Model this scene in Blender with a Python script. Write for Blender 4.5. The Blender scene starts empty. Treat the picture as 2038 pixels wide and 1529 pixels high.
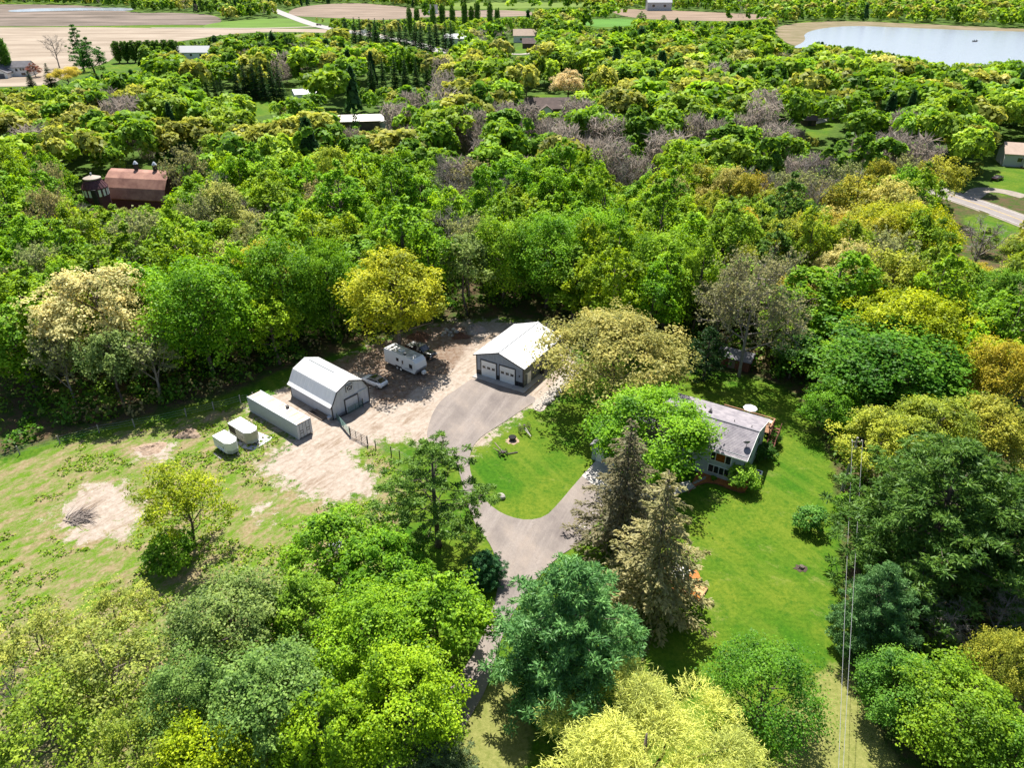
import bpy, bmesh, math, random
import numpy as np
from mathutils import Vector, Matrix
from mathutils.geometry import tessellate_polygon

SC = bpy.context.scene
COL = SC.collection
# ------------------------------------------------------------------ camera
CAM_H, CAM_TILT, CAM_F = 60.957, math.radians(31.0), 1440.0      # metres, below the horizon, pixels at 2038 wide
cd = bpy.data.cameras.new('camera')
cam = bpy.data.objects.new('camera', cd)
COL.objects.link(cam)
cam.location = (0, 0, CAM_H)
cam.rotation_euler = (math.pi / 2 - CAM_TILT, 0, 0)
cd.sensor_fit = 'HORIZONTAL'
cd.sensor_width = 36.0
cd.lens = 36.0 * CAM_F / 2038.0
cd.clip_start = 0.5
cd.clip_end = 12000
SC.camera = cam
# ------------------------------------------------------------------ sky and sun
SUN_EL, SUN_AZ = 60.0, -7.0            # degrees; azimuth from +Y towards +X
w = bpy.data.worlds.new('World')
SC.world = w
w.use_nodes = True
wn = w.node_tree
wn.nodes.clear()
sky = wn.nodes.new('ShaderNodeTexSky')
sky.sky_type = 'NISHITA'
sky.sun_disc = False
sky.sun_elevation = math.radians(SUN_EL)
sky.sun_rotation = math.radians(SUN_AZ)
sky.air_density = 1.0
sky.dust_density = 1.2
bg = wn.nodes.new('ShaderNodeBackground')
bg.inputs['Strength'].default_value = 0.075
wo = wn.nodes.new('ShaderNodeOutputWorld')
wn.links.new(sky.outputs[0], bg.inputs['Color'])
wn.links.new(bg.outputs[0], wo.inputs['Surface'])
sd = bpy.data.lights.new('sun', 'SUN')
sd.energy = 5.0
sd.angle = math.radians(0.53)
sd.color = (1.0, 0.95, 0.87)
sun = bpy.data.objects.new('sun', sd)
COL.objects.link(sun)
az, el = math.radians(SUN_AZ), math.radians(SUN_EL)
sdir = Vector((math.sin(az) * math.cos(el), math.cos(az) * math.cos(el), math.sin(el)))
sun.rotation_euler = sdir.to_track_quat('Z', 'Y').to_euler()
SC.view_settings.view_transform = 'Standard'
SC.view_settings.look = 'None'
SC.view_settings.exposure = 1.0
SC.view_settings.gamma = 1.0
SC.view_settings.use_curve_mapping = False
SC.cycles.max_bounces = 6
SC.cycles.diffuse_bounces = 2
SC.cycles.glossy_bounces = 2
SC.cycles.transmission_bounces = 3
SC.cycles.transparent_max_bounces = 4
SC.cycles.caustics_reflective = False
SC.cycles.caustics_refractive = False

# ------------------------------------------------------------------ helpers
RNG = np.random.default_rng(11)
CT, ST = math.cos(CAM_TILT), math.sin(CAM_TILT)

def spot(px, py, z=0.0):
    """Survey helper: the place at height z that the photograph shows at (px, py)."""
    dx, dy = (px - 1019) / CAM_F, -(py - 764.5) / CAM_F
    d = (dx, CT + dy * ST, -ST + dy * CT)
    t = (z - CAM_H) / d[2]
    return Vector((d[0] * t, d[1] * t, z))

def seen_at(x, y, z):
    d = y * CT - (z - CAM_H) * ST
    v = y * ST + (z - CAM_H) * CT
    return 1019 + CAM_F * x / d, 764.5 - CAM_F * v / d, d

def link(o, parent=None):
    COL.objects.link(o)
    if parent is not None:
        o.parent = parent
    return o

def tag(o, label=None, cat=None, group=None, kind=None):
    if label: o['label'] = label
    if cat: o['category'] = cat
    if group: o['group'] = group
    if kind: o['kind'] = kind
    return o

def thing(name, label, cat, loc=(0, 0, 0), rot=0.0, group=None):
    o = bpy.data.objects.new(name, None)
    o.empty_display_size = 0.3
    o.location = loc
    o.rotation_euler = (0, 0, rot)
    link(o)
    return tag(o, label, cat, group)

class MB:
    """Collects boxes, bars, tubes and prisms of one part."""
    def __init__(self):
        self.v, self.f = [], []
    def add(self, vs, fs):
        n = len(self.v)
        self.v += [tuple(p) for p in vs]
        self.f += [tuple(i + n for i in f) for f in fs]
        return self
    def box(self, x0, x1, y0, y1, z0, z1):
        vs = [(x0, y0, z0), (x1, y0, z0), (x1, y1, z0), (x0, y1, z0), (x0, y0, z1), (x1, y0, z1), (x1, y1, z1), (x0, y1, z1)]
        return self.add(vs, [(3, 2, 1, 0), (4, 5, 6, 7), (0, 1, 5, 4), (1, 2, 6, 5), (2, 3, 7, 6), (3, 0, 4, 7)])
    def bar(self, a, b, w, h=None, up=(0, 0, 1)):
        a, b = Vector(a), Vector(b)
        h = h or w
        d = (b - a).normalized()
        u = Vector(up)
        if abs(d.dot(u)) > 0.97: u = Vector((1, 0, 0))
        s = d.cross(u).normalized() * (w / 2)
        t = s.cross(d).normalized() * (h / 2)
        vs = [a - s - t, a + s - t, a + s + t, a - s + t, b - s - t, b + s - t, b + s + t, b - s + t]
        return self.add(vs, [(0, 1, 2, 3), (7, 6, 5, 4), (1, 0, 4, 5), (2, 1, 5, 6), (3, 2, 6, 7), (0, 3, 7, 4)])
    def tube(self, pts, rads, n=6, caps=True):
        pts = [Vector(p) for p in pts]
        if not hasattr(rads, '__len__'): rads = [rads] * len(pts)
        base = len(self.v)
        for i, p in enumerate(pts):
            d = (pts[min(i + 1, len(pts) - 1)] - pts[max(i - 1, 0)]).normalized()
            u = Vector((1, 0, 0)) if abs(d.z) > 0.8 else Vector((0, 0, 1))
            s = d.cross(u).normalized(); t = s.cross(d).normalized()
            for k in range(n):
                a = 2 * math.pi * k / n
                self.v.append(tuple(p + (s * math.cos(a) + t * math.sin(a)) * rads[i]))
        for i in range(len(pts) - 1):
            for k in range(n):
                a, b = base + i * n + k, base + i * n + (k + 1) % n
                self.f.append((a, b, b + n, a + n))
        if caps:
            self.f.append(tuple(base + k for k in reversed(range(n))))
            m = base + (len(pts) - 1) * n
            self.f.append(tuple(m + k for k in range(n)))
        return self
    def cyl(self, c, r, z0, z1, n=16, r2=None):
        return self.tube([(c[0], c[1], z0), (c[0], c[1], z1)], [r, r if r2 is None else r2], n)
    def prism(self, poly, axis, a, b):
        """Extrude a 2-D outline along an axis: 'y' takes (x, z), 'x' takes (y, z), 'z' takes (x, y)."""
        def P(p, t):
            return (p[0], t, p[1]) if axis == 'y' else (t, p[0], p[1]) if axis == 'x' else (p[0], p[1], t)
        n = len(poly)
        vs = [P(p, a) for p in poly] + [P(p, b) for p in poly]
        fs = [(i, (i + 1) % n, n + (i + 1) % n, n + i) for i in range(n)]
        tri = tessellate_polygon([[Vector((p[0], p[1], 0)) for p in poly]])
        fs += [tuple(t) for t in tri] + [tuple(n + i for i in reversed(t)) for t in tri]
        return self.add(vs, fs)
    def loft(self, secs):
        n = len(secs[0]); base = len(self.v)
        for s in secs: self.v += [tuple(p) for p in s]
        for i in range(len(secs) - 1):
            for k in range(n):
                a, b = base + i * n + k, base + i * n + (k + 1) % n
                self.f.append((a, b, b + n, a + n))
        self.f.append(tuple(base + k for k in reversed(range(n))))
        self.f.append(tuple(base + (len(secs) - 1) * n + k for k in range(n)))
        return self
    def mesh(self, name, mat, smooth=False):
        me = bpy.data.meshes.new(name)
        me.from_pydata(self.v, [], self.f)
        bm = bmesh.new(); bm.from_mesh(me)
        bmesh.ops.recalc_face_normals(bm, faces=bm.faces)
        bm.to_mesh(me); bm.free()
        me.materials.append(mat)
        if smooth: me.polygons.foreach_set('use_smooth', [True] * len(me.polygons))
        me.update()
        return me
    def build(self, name, mat, parent=None, smooth=False, bevel=0.0):
        o = bpy.data.objects.new(name, self.mesh(name, mat, smooth))
        if bevel:
            m = o.modifiers.new('edges', 'BEVEL'); m.width = bevel; m.segments = 2; m.limit_method = 'ANGLE'
        return link(o, parent)

def raw_mesh(name, v, quads, mat, attrs=None, tris=False):
    """Mesh straight from numpy arrays."""
    me = bpy.data.meshes.new(name)
    k = quads.shape[1]; nf = len(quads)
    me.vertices.add(len(v)); me.vertices.foreach_set('co', np.ascontiguousarray(v, dtype=np.float32).ravel())
    me.loops.add(nf * k); me.loops.foreach_set('vertex_index', np.ascontiguousarray(quads, dtype=np.int32).ravel())
    me.polygons.add(nf)
    me.polygons.foreach_set('loop_start', np.arange(0, nf * k, k, dtype=np.int32))
    me.polygons.foreach_set('loop_total', np.full(nf, k, dtype=np.int32))
    for an, (ty, data) in (attrs or {}).items():
        a = me.attributes.new(an, ty, 'POINT')
        a.data.foreach_set('color' if ty == 'FLOAT_COLOR' else 'value', np.ascontiguousarray(data, dtype=np.float32).ravel())
    me.update(calc_edges=True)
    if mat is not None: me.materials.append(mat)
    return me

def copy_tree(o, parent=None):
    c = o.copy(); COL.objects.link(c); c.parent = parent
    for ch in KIDS.get(o.name, []) if o.name in KIDS else [x for x in o.children]:
        copy_tree(ch, c)
    return c
KIDS = {}

# ------------------------------------------------------------------ materials
def mat(name, col, rough=0.6, metal=0.0, noise=0.0, scale=4.0, col2=None, bump=0.0, spec=0.5, coat=0.0, stretch=None, detail=6.0):
    m = bpy.data.materials.new(name); m.use_nodes = True
    t = m.node_tree; b = t.nodes['Principled BSDF']
    b.inputs['Base Color'].default_value = (*col, 1)
    b.inputs['Roughness'].default_value = rough
    b.inputs['Metallic'].default_value = metal
    b.inputs['Specular IOR Level'].default_value = spec
    if coat: b.inputs['Coat Weight'].default_value = coat
    if noise or col2 or bump:
        tc = t.nodes.new('ShaderNodeTexCoord'); mp = t.nodes.new('ShaderNodeMapping')
        if stretch: mp.inputs['Scale'].default_value = stretch
        nz = t.nodes.new('ShaderNodeTexNoise'); nz.inputs['Scale'].default_value = scale; nz.inputs['Detail'].default_value = detail
        nz.inputs['Roughness'].default_value = 0.65
        t.links.new(tc.outputs['Object'], mp.inputs[0]); t.links.new(mp.outputs[0], nz.inputs['Vector'])
        c2 = col2 if col2 else tuple(c * (1 - noise) for c in col)
        rp = t.nodes.new('ShaderNodeValToRGB')
        rp.color_ramp.elements[0].position = 0.36; rp.color_ramp.elements[1].position = 0.64
        rp.color_ramp.elements[0].color = (*c2, 1); rp.color_ramp.elements[1].color = (*col, 1)
        t.links.new(nz.outputs['Fac'], rp.inputs[0]); t.links.new(rp.outputs[0], b.inputs['Base Color'])
        if bump:
            bp = t.nodes.new('ShaderNodeBump'); bp.inputs['Strength'].default_value = bump; bp.inputs['Distance'].default_value = 0.05
            t.links.new(nz.outputs['Fac'], bp.inputs['Height']); t.links.new(bp.outputs[0], b.inputs['Normal'])
    return m

def leaf_mat(name, from_attr=False, translucent=0.40, gloss=0.012):
    """Leaves: the tint of the tree (object colour, or the tint attribute) varied leaf by leaf, light passing through."""
    m = bpy.data.materials.new(name); m.use_nodes = True
    t = m.node_tree; t.nodes.clear(); N = t.nodes.new; L = t.links.new
    if from_attr:
        src = N('ShaderNodeAttribute'); src.attribute_name = 'tint'; csrc = src.outputs['Color']
    else:
        src = N('ShaderNodeObjectInfo'); csrc = src.outputs['Color']
    va = N('ShaderNodeAttribute'); va.attribute_name = 'leaf_var'
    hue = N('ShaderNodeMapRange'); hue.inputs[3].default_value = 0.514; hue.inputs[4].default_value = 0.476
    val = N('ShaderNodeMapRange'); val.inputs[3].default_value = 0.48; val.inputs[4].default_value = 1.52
    L(va.outputs['Fac'], hue.inputs[0]); L(va.outputs['Fac'], val.inputs[0])
    hs = N('ShaderNodeHueSaturation'); hs.inputs['Saturation'].default_value = 1.03
    L(csrc, hs.inputs['Color']); L(hue.outputs[0], hs.inputs['Hue']); L(val.outputs[0], hs.inputs['Value'])
    df = N('ShaderNodeBsdfDiffuse'); tr = N('ShaderNodeBsdfTranslucent'); gl = N('ShaderNodeBsdfGlossy')
    gl.inputs['Roughness'].default_value = 0.5
    hs2 = N('ShaderNodeHueSaturation'); hs2.inputs['Hue'].default_value = 0.488; hs2.inputs['Saturation'].default_value = 1.06; hs2.inputs['Value'].default_value = 1.85
    L(hs.outputs[0], hs2.inputs['Color'])
    hs3 = N('ShaderNodeHueSaturation'); hs3.inputs['Value'].default_value = 1.62
    L(hs.outputs[0], hs3.inputs['Color'])
    L(hs3.outputs[0], df.inputs['Color']); L(hs2.outputs[0], tr.inputs['Color'])
    m1 = N('ShaderNodeMixShader'); m1.inputs[0].default_value = translucent
    L(df.outputs[0], m1.inputs[1]); L(tr.outputs[0], m1.inputs[2])
    m2 = N('ShaderNodeMixShader'); m2.inputs[0].default_value = gloss
    L(m1.outputs[0], m2.inputs[1]); L(gl.outputs[0], m2.inputs[2])
    o = N('ShaderNodeOutputMaterial'); L(m2.outputs[0], o.inputs['Surface'])
    return m

M = {}
M['leaf'] = leaf_mat('leaf')
M['leaf_far'] = leaf_mat('leaf_distant', True)
M['needle'] = leaf_mat('needle', translucent=0.4, gloss=0.015)
M['bark'] = mat('bark', (0.16, 0.13, 0.105), 0.9, noise=0.5, scale=3.0, bump=0.6, spec=0.2)
M['bark_grey'] = mat('bark_grey', (0.30, 0.265, 0.235), 0.9, noise=0.4, scale=3.0, spec=0.2)
M['white_steel'] = mat('white_steel', (0.80, 0.80, 0.80), 0.34, noise=0.04, scale=0.8)
M['grey_steel'] = mat('grey_steel', (0.56, 0.60, 0.66), 0.45, noise=0.12, scale=1.4, stretch=(1, 1, .3))
M['blue_grey_steel'] = mat('blue_grey_steel', (0.30, 0.34, 0.40), 0.45, noise=0.08, scale=1.2)
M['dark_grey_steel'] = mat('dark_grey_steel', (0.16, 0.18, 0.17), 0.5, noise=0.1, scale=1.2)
M['black_trim'] = mat('black_trim', (0.022, 0.022, 0.026), 0.45)
M['white_paint'] = mat('white_paint', (0.78, 0.78, 0.77), 0.4, noise=0.05, scale=2)
M['glass'] = mat('window_glass', (0.018, 0.022, 0.026), 0.06, spec=0.8)
M['concrete'] = mat('concrete', (0.46, 0.43, 0.40), 0.85, noise=0.2, scale=1.5, bump=0.15)
M['rubber'] = mat('rubber', (0.02, 0.02, 0.021), 0.8)
M['alloy'] = mat('alloy', (0.6, 0.6, 0.62), 0.3, metal=0.8)
M['rust_iron'] = mat('rust_iron', (0.045, 0.03, 0.026), 0.75, noise=0.5, scale=9)
M['old_wood'] = mat('old_wood', (0.26, 0.20, 0.15), 0.85, noise=0.45, scale=5, stretch=(1, 6, 6))
M['grey_wood'] = mat('grey_wood', (0.36, 0.34, 0.31), 0.9, noise=0.4, scale=6)
M['red_brown_wood'] = mat('red_brown_wood', (0.20, 0.065, 0.04), 0.75, noise=0.35, scale=5)
M['cedar'] = mat('cedar', (0.30, 0.15, 0.07), 0.7, noise=0.3, scale=5)
M['green_pipe'] = mat('green_pipe', (0.07, 0.16, 0.14), 0.4, metal=0.2)
M['stone'] = mat('stone', (0.42, 0.39, 0.35), 0.85, noise=0.45, scale=3.5, bump=0.4)
M['wire'] = mat('wire', (0.42, 0.42, 0.43), 0.4, metal=0.5)

# ------------------------------------------------------------------ ground and everything laid on it
def W2(poly, z=0.0):
    return np.array([spot(x, y, z)[:2] for x, y in poly])

def smooth_poly(p, rounds=2):
    p = np.asarray(p, float)
    for _ in range(rounds):
        q = np.roll(p, -1, 0)
        p = np.stack([p * .75 + q * .25, p * .25 + q * .75], 1).reshape(-1, 2)
    return p

def inside(poly, x, y):
    r = np.zeros(x.shape, bool)
    px, py = poly[:, 0], poly[:, 1]
    j = len(poly) - 1
    for i in range(len(poly)):
        c = ((py[i] > y) != (py[j] > y))
        with np.errstate(divide='ignore', invalid='ignore'):
            r ^= c & (x < (px[j] - px[i]) * (y - py[i]) / (py[j] - py[i] + 1e-12) + px[i])
        j = i
    return r

def sdf(poly, x, y):
    """Signed distance to an outline, positive inside."""
    d = np.full(x.shape, 1e9)
    for i in range(len(poly)):
        a, b = poly[i - 1], poly[i]
        e = b - a
        t = np.clip(((x - a[0]) * e[0] + (y - a[1]) * e[1]) / (e @ e + 1e-9), 0, 1)
        d = np.minimum(d, np.hypot(x - a[0] - t * e[0], y - a[1] - t * e[1]))
    return np.where(inside(poly, x, y), d, -d)

def step(d, w):
    t = np.clip(d / w * .5 + .5, 0, 1)
    return t * t * (3 - 2 * t)

CLEAR = W2([(-150, 935), (0, 912), (130, 868), (260, 838), (400, 800), (480, 775), (560, 738), (640, 715), (720, 690), (770, 672), (830, 652),
            (900, 640), (1000, 632), (1100, 640), (1160, 690), (1300, 715), (1400, 735), (1470, 745), (1560, 768), (1620, 830),
            (1655, 930), (1665, 990), (1675, 1100), (1680, 1200), (1690, 1300), (1730, 1420), (1790, 1529), (1900, 1800),
            (1000, 2600), (-300, 2000), (-500, 1200)])
DIRT = W2([(490, 812), (560, 775), (690, 712), (760, 680), (830, 655), (905, 640), (1000, 638), (1090, 645), (1130, 655), (1125, 690),
           (1150, 725), (1125, 768), (1085, 800), (1040, 815), (940, 900), (905, 915), (835, 892), (800, 876), (745, 880), (700, 905),
           (740, 940), (745, 985), (700, 992), (640, 1003), (590, 975), (545, 955), (520, 930), (545, 895), (590, 882), (560, 860)])
MEADOW = W2([(-300, 985), (0, 930), (130, 885), (380, 832), (480, 805), (560, 860), (590, 882), (545, 895), (520, 930), (600, 985),
             (740, 995), (745, 940), (700, 905), (745, 880), (800, 940), (850, 960), (760, 1100), (640, 1300), (500, 1600), (-400, 1900)])
PATCH = [(W2([(90, 1030), (160, 960), (250, 950), (300, 1020), (250, 1080), (140, 1090)]), .75),      # bare ground round the brush pile
         (W2([(255, 905), (310, 872), (360, 880), (330, 920), (275, 925)]), .8),
         (W2([(430, 900), (520, 880), (560, 930), (480, 950)]), .45),
         (W2([(480, 1000), (560, 980), (560, 1040), (500, 1060)]), .6),
         (W2([(1600, 1400), (1690, 1330), (1780, 1529), (1600, 1600), (1560, 1529)]), .0)]
DRY = W2([(1580, 1380), (1690, 1310), (1800, 1480), (1850, 1700), (1500, 1700), (1560, 1480)])
DRY2 = W2([(930, 1400), (1010, 1320), (1080, 1390), (1060, 1520), (960, 1600), (880, 1560)])
DRIVE_PX = [(948, 748), (905, 778), (880, 795), (862, 820), (852, 850), (849, 870), (862, 890), (890, 905), (906, 920), (916, 945), (922, 975),
            (930, 1005), (944, 1040), (956, 1060), (972, 1078), (985, 1105), (992, 1140), (990, 1180), (980, 1215), (965, 1255), (945, 1300), (905, 1360),
            (860, 1415), (810, 1470), (760, 1529), (700, 1610), (835, 1610), (890, 1500), (935, 1430), (970, 1370), (985, 1310), (1010, 1240),
            (1040, 1190), (1075, 1145), (1110, 1110), (1150, 1085), (1180, 1050), (1205, 1010), (1225, 965), (1180, 925), (1150, 957), (1110, 1005),
            (1085, 1030), (1050, 1037), (1015, 1030), (985, 1015), (960, 990), (942, 960), (934, 930), (935, 905), (943, 885), (960, 868),
            (1000, 843), (1040, 816), (1072, 796), (1044, 782)]
DRIVE = smooth_poly(W2(DRIVE_PX), 1)

def far_poly(px, z=.1):
    return smooth_poly(W2(px, z), 2)

LAKE_PX = ([(1572, 96), (1605, 82), (1598, 66), (1640, 55), (1700, 51), (1800, 55), (1920, 60), (2050, 63), (2300, 75), (2700, 110), (2600, 150),
                 (2200, 118), (2040, 128), (1960, 133), (1880, 135), (1800, 122), (1730, 108), (1660, 98), (1610, 95)])
LAKE = far_poly(LAKE_PX)
SHORE_PX = ([(1535, 55), (1590, 44), (1700, 41), (1800, 46), (1960, 53), (2100, 60), (2050, 68), (1900, 64), (1700, 56), (1640, 62), (1625, 80), (1600, 95), (1560, 85)])
MARSH_SHORE = far_poly(SHORE_PX)
FIELDS = [  # name, outline in the photograph, colour, second colour
    ('stubble_field', [(-300, 175), (0, 172), (110, 170), (140, 138), (215, 128), (240, 96), (330, 86), (460, 66), (560, 62), (700, 66), (790, 76), (740, 62), (690, 58), (560, 56), (300, 55), (150, 53), (-300, 55)], (.33, .275, .215), (.27, .215, .16)),
    ('marsh', [(-300, 52), (0, 52), (200, 51), (340, 48), (430, 50), (445, 38), (420, 28), (330, 24), (270, 26), (200, 12), (100, 8), (-300, 6)], (.22, .175, .145), (.155, .13, .10)),
    ('ploughed_field', [(565, 30), (590, 12), (700, 4), (800, 12), (860, 22), (1000, 18), (1090, 26), (1010, 34), (850, 32), (760, 40), (690, 36), (640, 34)], (.26, .20, .155), (.20, .155, .115)),
    ('ploughed_field', [(1208, 16), (1320, 19), (1420, 24), (1560, 30), (1480, 42), (1370, 40), (1290, 38), (1230, 30)], (.27, .20, .145), (.21, .155, .11)),
    ('green_field', [(870, 6), (1000, 3), (1180, 6), (1190, 12), (1060, 16), (930, 18), (850, 14)], (.15, .215, .04), (.115, .175, .03)),
    ('green_field', [(1135, 43), (1180, 37), (1262, 36), (1272, 50), (1190, 55)], (.10, .23, .035), (.08, .19, .03)),
    ('green_field', [(390, 58), (420, 44), (560, 34), (600, 40), (650, 52), (560, 54)], (.11, .20, .03), (.10, .17, .03)),
]
FIELD_W = [far_poly(f[1]) for f in FIELDS]
POND_PX = ([(14, 20), (80, 16), (180, 15), (270, 15), (262, 22), (180, 20), (90, 22), (20, 24)])
POND = far_poly(POND_PX)
LAWNS_PX = ([(-80, 160), (60, 150), (150, 138), (220, 120), (300, 118), (290, 132), (200, 140), (110, 168), (0, 172)],
                               [(200, 118), (290, 116), (290, 140), (210, 138)],
                               [(470, 215), (500, 196), (560, 190), (575, 205), (540, 235), (495, 240)],
                               [(1045, 198), (1050, 182), (1130, 185), (1120, 205), (1060, 208)],
                               [(1000, 104), (1045, 92), (1070, 92), (1060, 108), (1010, 112)],
                               [(1975, 345), (2010, 325), (2120, 340), (2100, 400), (2000, 390), (1960, 370)],
                               [(1590, 252), (1640, 235), (1680, 246), (1640, 272), (1600, 270)],
                               [(1900, 425), (1960, 420), (2060, 470), (2120, 540), (2000, 500), (1940, 460)],
                               [(1920, 395), (2100, 455), (2120, 470), (1930, 410)])
LAWNS = [far_poly(p) for p in LAWNS_PX]

def grid_axis(a, b, s, lo, hi, g=1.13):
    mid = list(np.arange(a, b + 1e-6, s))
    st, x = s, mid[-1]
    while x < hi:
        st = min(st * g, 400); x += st; mid.append(x)
    st, x = s, mid[0]
    while x > lo:
        st = min(st * g, 400); x -= st; mid.insert(0, x)
    return np.array(mid)

gx = grid_axis(-72, 72, 0.8, -7000, 7000)
gy = grid_axis(30, 128, 0.8, -400, 9000)
GX, GY = np.meshgrid(gx, gy)
X, Y = GX.ravel(), GY.ravel()
clear_d = sdf(CLEAR, X, Y)
forest = step(-clear_d, 5.0)
far_open = np.zeros_like(X)
for p in LAWNS + FIELD_W + [LAKE, MARSH_SHORE]:
    far_open = np.maximum(far_open, step(sdf(p, X, Y), 8.0))
forest = forest * (1 - far_open)
dirt = step(sdf(DIRT, X, Y), 6.0)
for p, a in PATCH:
    dirt = np.maximum(dirt, a * step(sdf(p, X, Y), 4.0))
meadow = step(sdf(MEADOW, X, Y), 5.0)
dry = np.maximum(step(sdf(DRY, X, Y), 6.0), step(sdf(DRY2, X, Y), 3.0) * .8)
LITTER = W2([(540, 775), (640, 725), (690, 708), (760, 676), (830, 650), (905, 640), (940, 665), (935, 695), (890, 745), (835, 770), (800, 800), (745, 808), (742, 770), (720, 740), (650, 740)])
litter_w = step(sdf(LITTER, X, Y), 6.0)
inlawn = step(clear_d, 3) * (1 - meadow) * (1 - dirt)
rough = meadow * .07 + dirt * .03 + forest * .12 * (Y < 240)
Z = (RNG.random(len(X)) - .5) * rough * 2
nx, ny = len(gx), len(gy)
I = np.arange(nx * ny).reshape(ny, nx)
quads = np.stack([I[:-1, :-1], I[:-1, 1:], I[1:, 1:], I[1:, :-1]], -1).reshape(-1, 4)

def ground_material():
    m = bpy.data.materials.new('ground'); m.use_nodes = True
    t = m.node_tree; b = t.nodes['Principled BSDF']; N = t.nodes.new; L = t.links.new
    b.inputs['Roughness'].default_value = 0.95; b.inputs['Specular IOR Level'].default_value = 0.1
    tc = N('ShaderNodeTexCoord')
    def noise(scale, detail=5, rough=.6, stretch=None, rot=0):
        n = N('ShaderNodeTexNoise'); n.inputs['Scale'].default_value = scale; n.inputs['Detail'].default_value = detail; n.inputs['Roughness'].default_value = rough
        if stretch:
            mp = N('ShaderNodeMapping'); mp.vector_type = 'TEXTURE'; mp.inputs['Scale'].default_value = tuple(1 / s_ for s_ in stretch); mp.inputs['Rotation'].default_value = (0, 0, rot)
            L(tc.outputs['Object'], mp.inputs[0]); L(mp.outputs[0], n.inputs['Vector'])
        else:
            L(tc.outputs['Object'], n.inputs['Vector'])
        return n.outputs['Fac']
    def ramp(f, *stops):
        r = N('ShaderNodeValToRGB'); e = r.color_ramp.elements
        while len(e) < len(stops): e.new(.5)
        for k, (p, c) in enumerate(stops): e[k].position = p; e[k].color = (*c, 1)
        L(f, r.inputs[0]); return r.outputs[0]
    def mix(f, a, c):
        x = N('ShaderNodeMix'); x.data_type = 'RGBA'; L(f, x.inputs[0]); L(a, x.inputs[6]); L(c, x.inputs[7]); return x.outputs[2]
    def mask(an, nz, k=.9, lo=.4, hi=.6):
        a = N('ShaderNodeAttribute'); a.attribute_name = an
        s = N('ShaderNodeMath'); s.operation = 'MULTIPLY_ADD'; L(nz, s.inputs[0]); s.inputs[1].default_value = k; s.inputs[2].default_value = -k * .5
        u = N('ShaderNodeMath'); u.operation = 'ADD'; L(a.outputs['Fac'], u.inputs[0]); L(s.outputs[0], u.inputs[1])
        r = N('ShaderNodeMapRange'); r.interpolation_type = 'SMOOTHSTEP'; r.inputs[1].default_value = lo; r.inputs[2].default_value = hi
        L(u.outputs[0], r.inputs[0]); return r.outputs[0]
    big, mid, fine, vfine = noise(.11, 4), noise(.42, 6, .7), noise(2.2, 6, .7), noise(7.0, 3, .7)
    lawn = mix(ramp(big, (.36, (0, 0, 0)), (.64, (1, 1, 1))), ramp(fine, (.3, (.020, .075, .003)), (.7, (.060, .160, .008))),
               ramp(fine, (.3, (.055, .115, .006)), (.72, (.165, .205, .020))))
    blot = noise(.9, 8, .8)
    lawn = mix(ramp(blot, (.36, (.9, .9, .9)), (.49, (0, 0, 0))), lawn, ramp(vfine, (.3, (.018, .072, .004)), (.7, (.045, .130, .008))))
    spots = noise(.32, 8, .78, (.6, 1, 1), -.5)
    lawn = mix(ramp(spots, (.57, (0, 0, 0)), (.70, (.7, .7, .7))), lawn, ramp(vfine, (.3, (.13, .155, .03)), (.7, (.30, .28, .10))))
    rows = noise(.5, 3, .6, (.10, 1.5, 1), math.radians(-58))
    lawn = mix(ramp(rows, (.5, (0, 0, 0)), (.62, (.28, .28, .28))), lawn, ramp(vfine, (.3, (.10, .16, .012)), (.7, (.19, .225, .03))))
    dryc = ramp(fine, (.3, (.12, .145, .03)), (.7, (.255, .25, .085)))
    # weedy field: green tussocks in straw and bare earth
    tus = noise(.42, 12, .82, (.6, 1.2, 1), math.radians(50))
    straw = ramp(fine, (.25, (.13, .095, .045)), (.5, (.235, .185, .10)), (.8, (.34, .28, .19)))
    weed = ramp(vfine, (.3, (.045, .115, .008)), (.7, (.14, .23, .015)))
    medw = mix(ramp(tus, (.44, (0, 0, 0)), (.56, (1, 1, 1))), straw, weed)
    tracks = noise(.55, 9, .78, (.28, 1.35, 1), math.radians(56))
    soil = mix(ramp(tracks, (.36, (0, 0, 0)), (.50, (1, 1, 1))), ramp(fine, (.3, (.165, .115, .075)), (.7, (.27, .205, .15))),
               ramp(noise(1.3, 8, .75), (.3, (.25, .20, .155)), (.5, (.345, .29, .24)), (.72, (.44, .385, .33))))
    leafy = mix(ramp(noise(1.1, 9, .8), (.40, (0, 0, 0)), (.58, (1, 1, 1))), ramp(vfine, (.3, (.085, .050, .032)), (.7, (.20, .125, .080))), ramp(vfine, (.3, (.18, .135, .10)), (.7, (.30, .245, .20))))
    soil = mix(mask('litter', mid, .9), soil, leafy)
    litter = mix(ramp(mid, (.42, (0, 0, 0)), (.6, (1, 1, 1))), ramp(vfine, (.3, (.055, .038, .022)), (.7, (.14, .095, .055))),
                 ramp(fine, (.3, (.020, .050, .008)), (.7, (.06, .11, .015))))
    litter = mix(mask('distant', fine, .2), litter, ramp(mid, (.35, (.030, .070, .010)), (.65, (.085, .14, .02))))
    c = mix(mask('meadow', mid), lawn, medw)
    c = mix(mask('dry', mid, .8), c, dryc)
    c = mix(mask('forest', mid, .9), c, litter)
    c = mix(mask('dirt', noise(.5, 12, .82), 2.2, .42, .58), c, soil)
    L(c, b.inputs['Base Color'])
    bp = N('ShaderNodeBump'); bp.inputs['Strength'].default_value = .55; bp.inputs['Distance'].default_value = .12
    L(vfine, bp.inputs['Height']); L(bp.outputs[0], b.inputs['Normal'])
    return m

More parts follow.
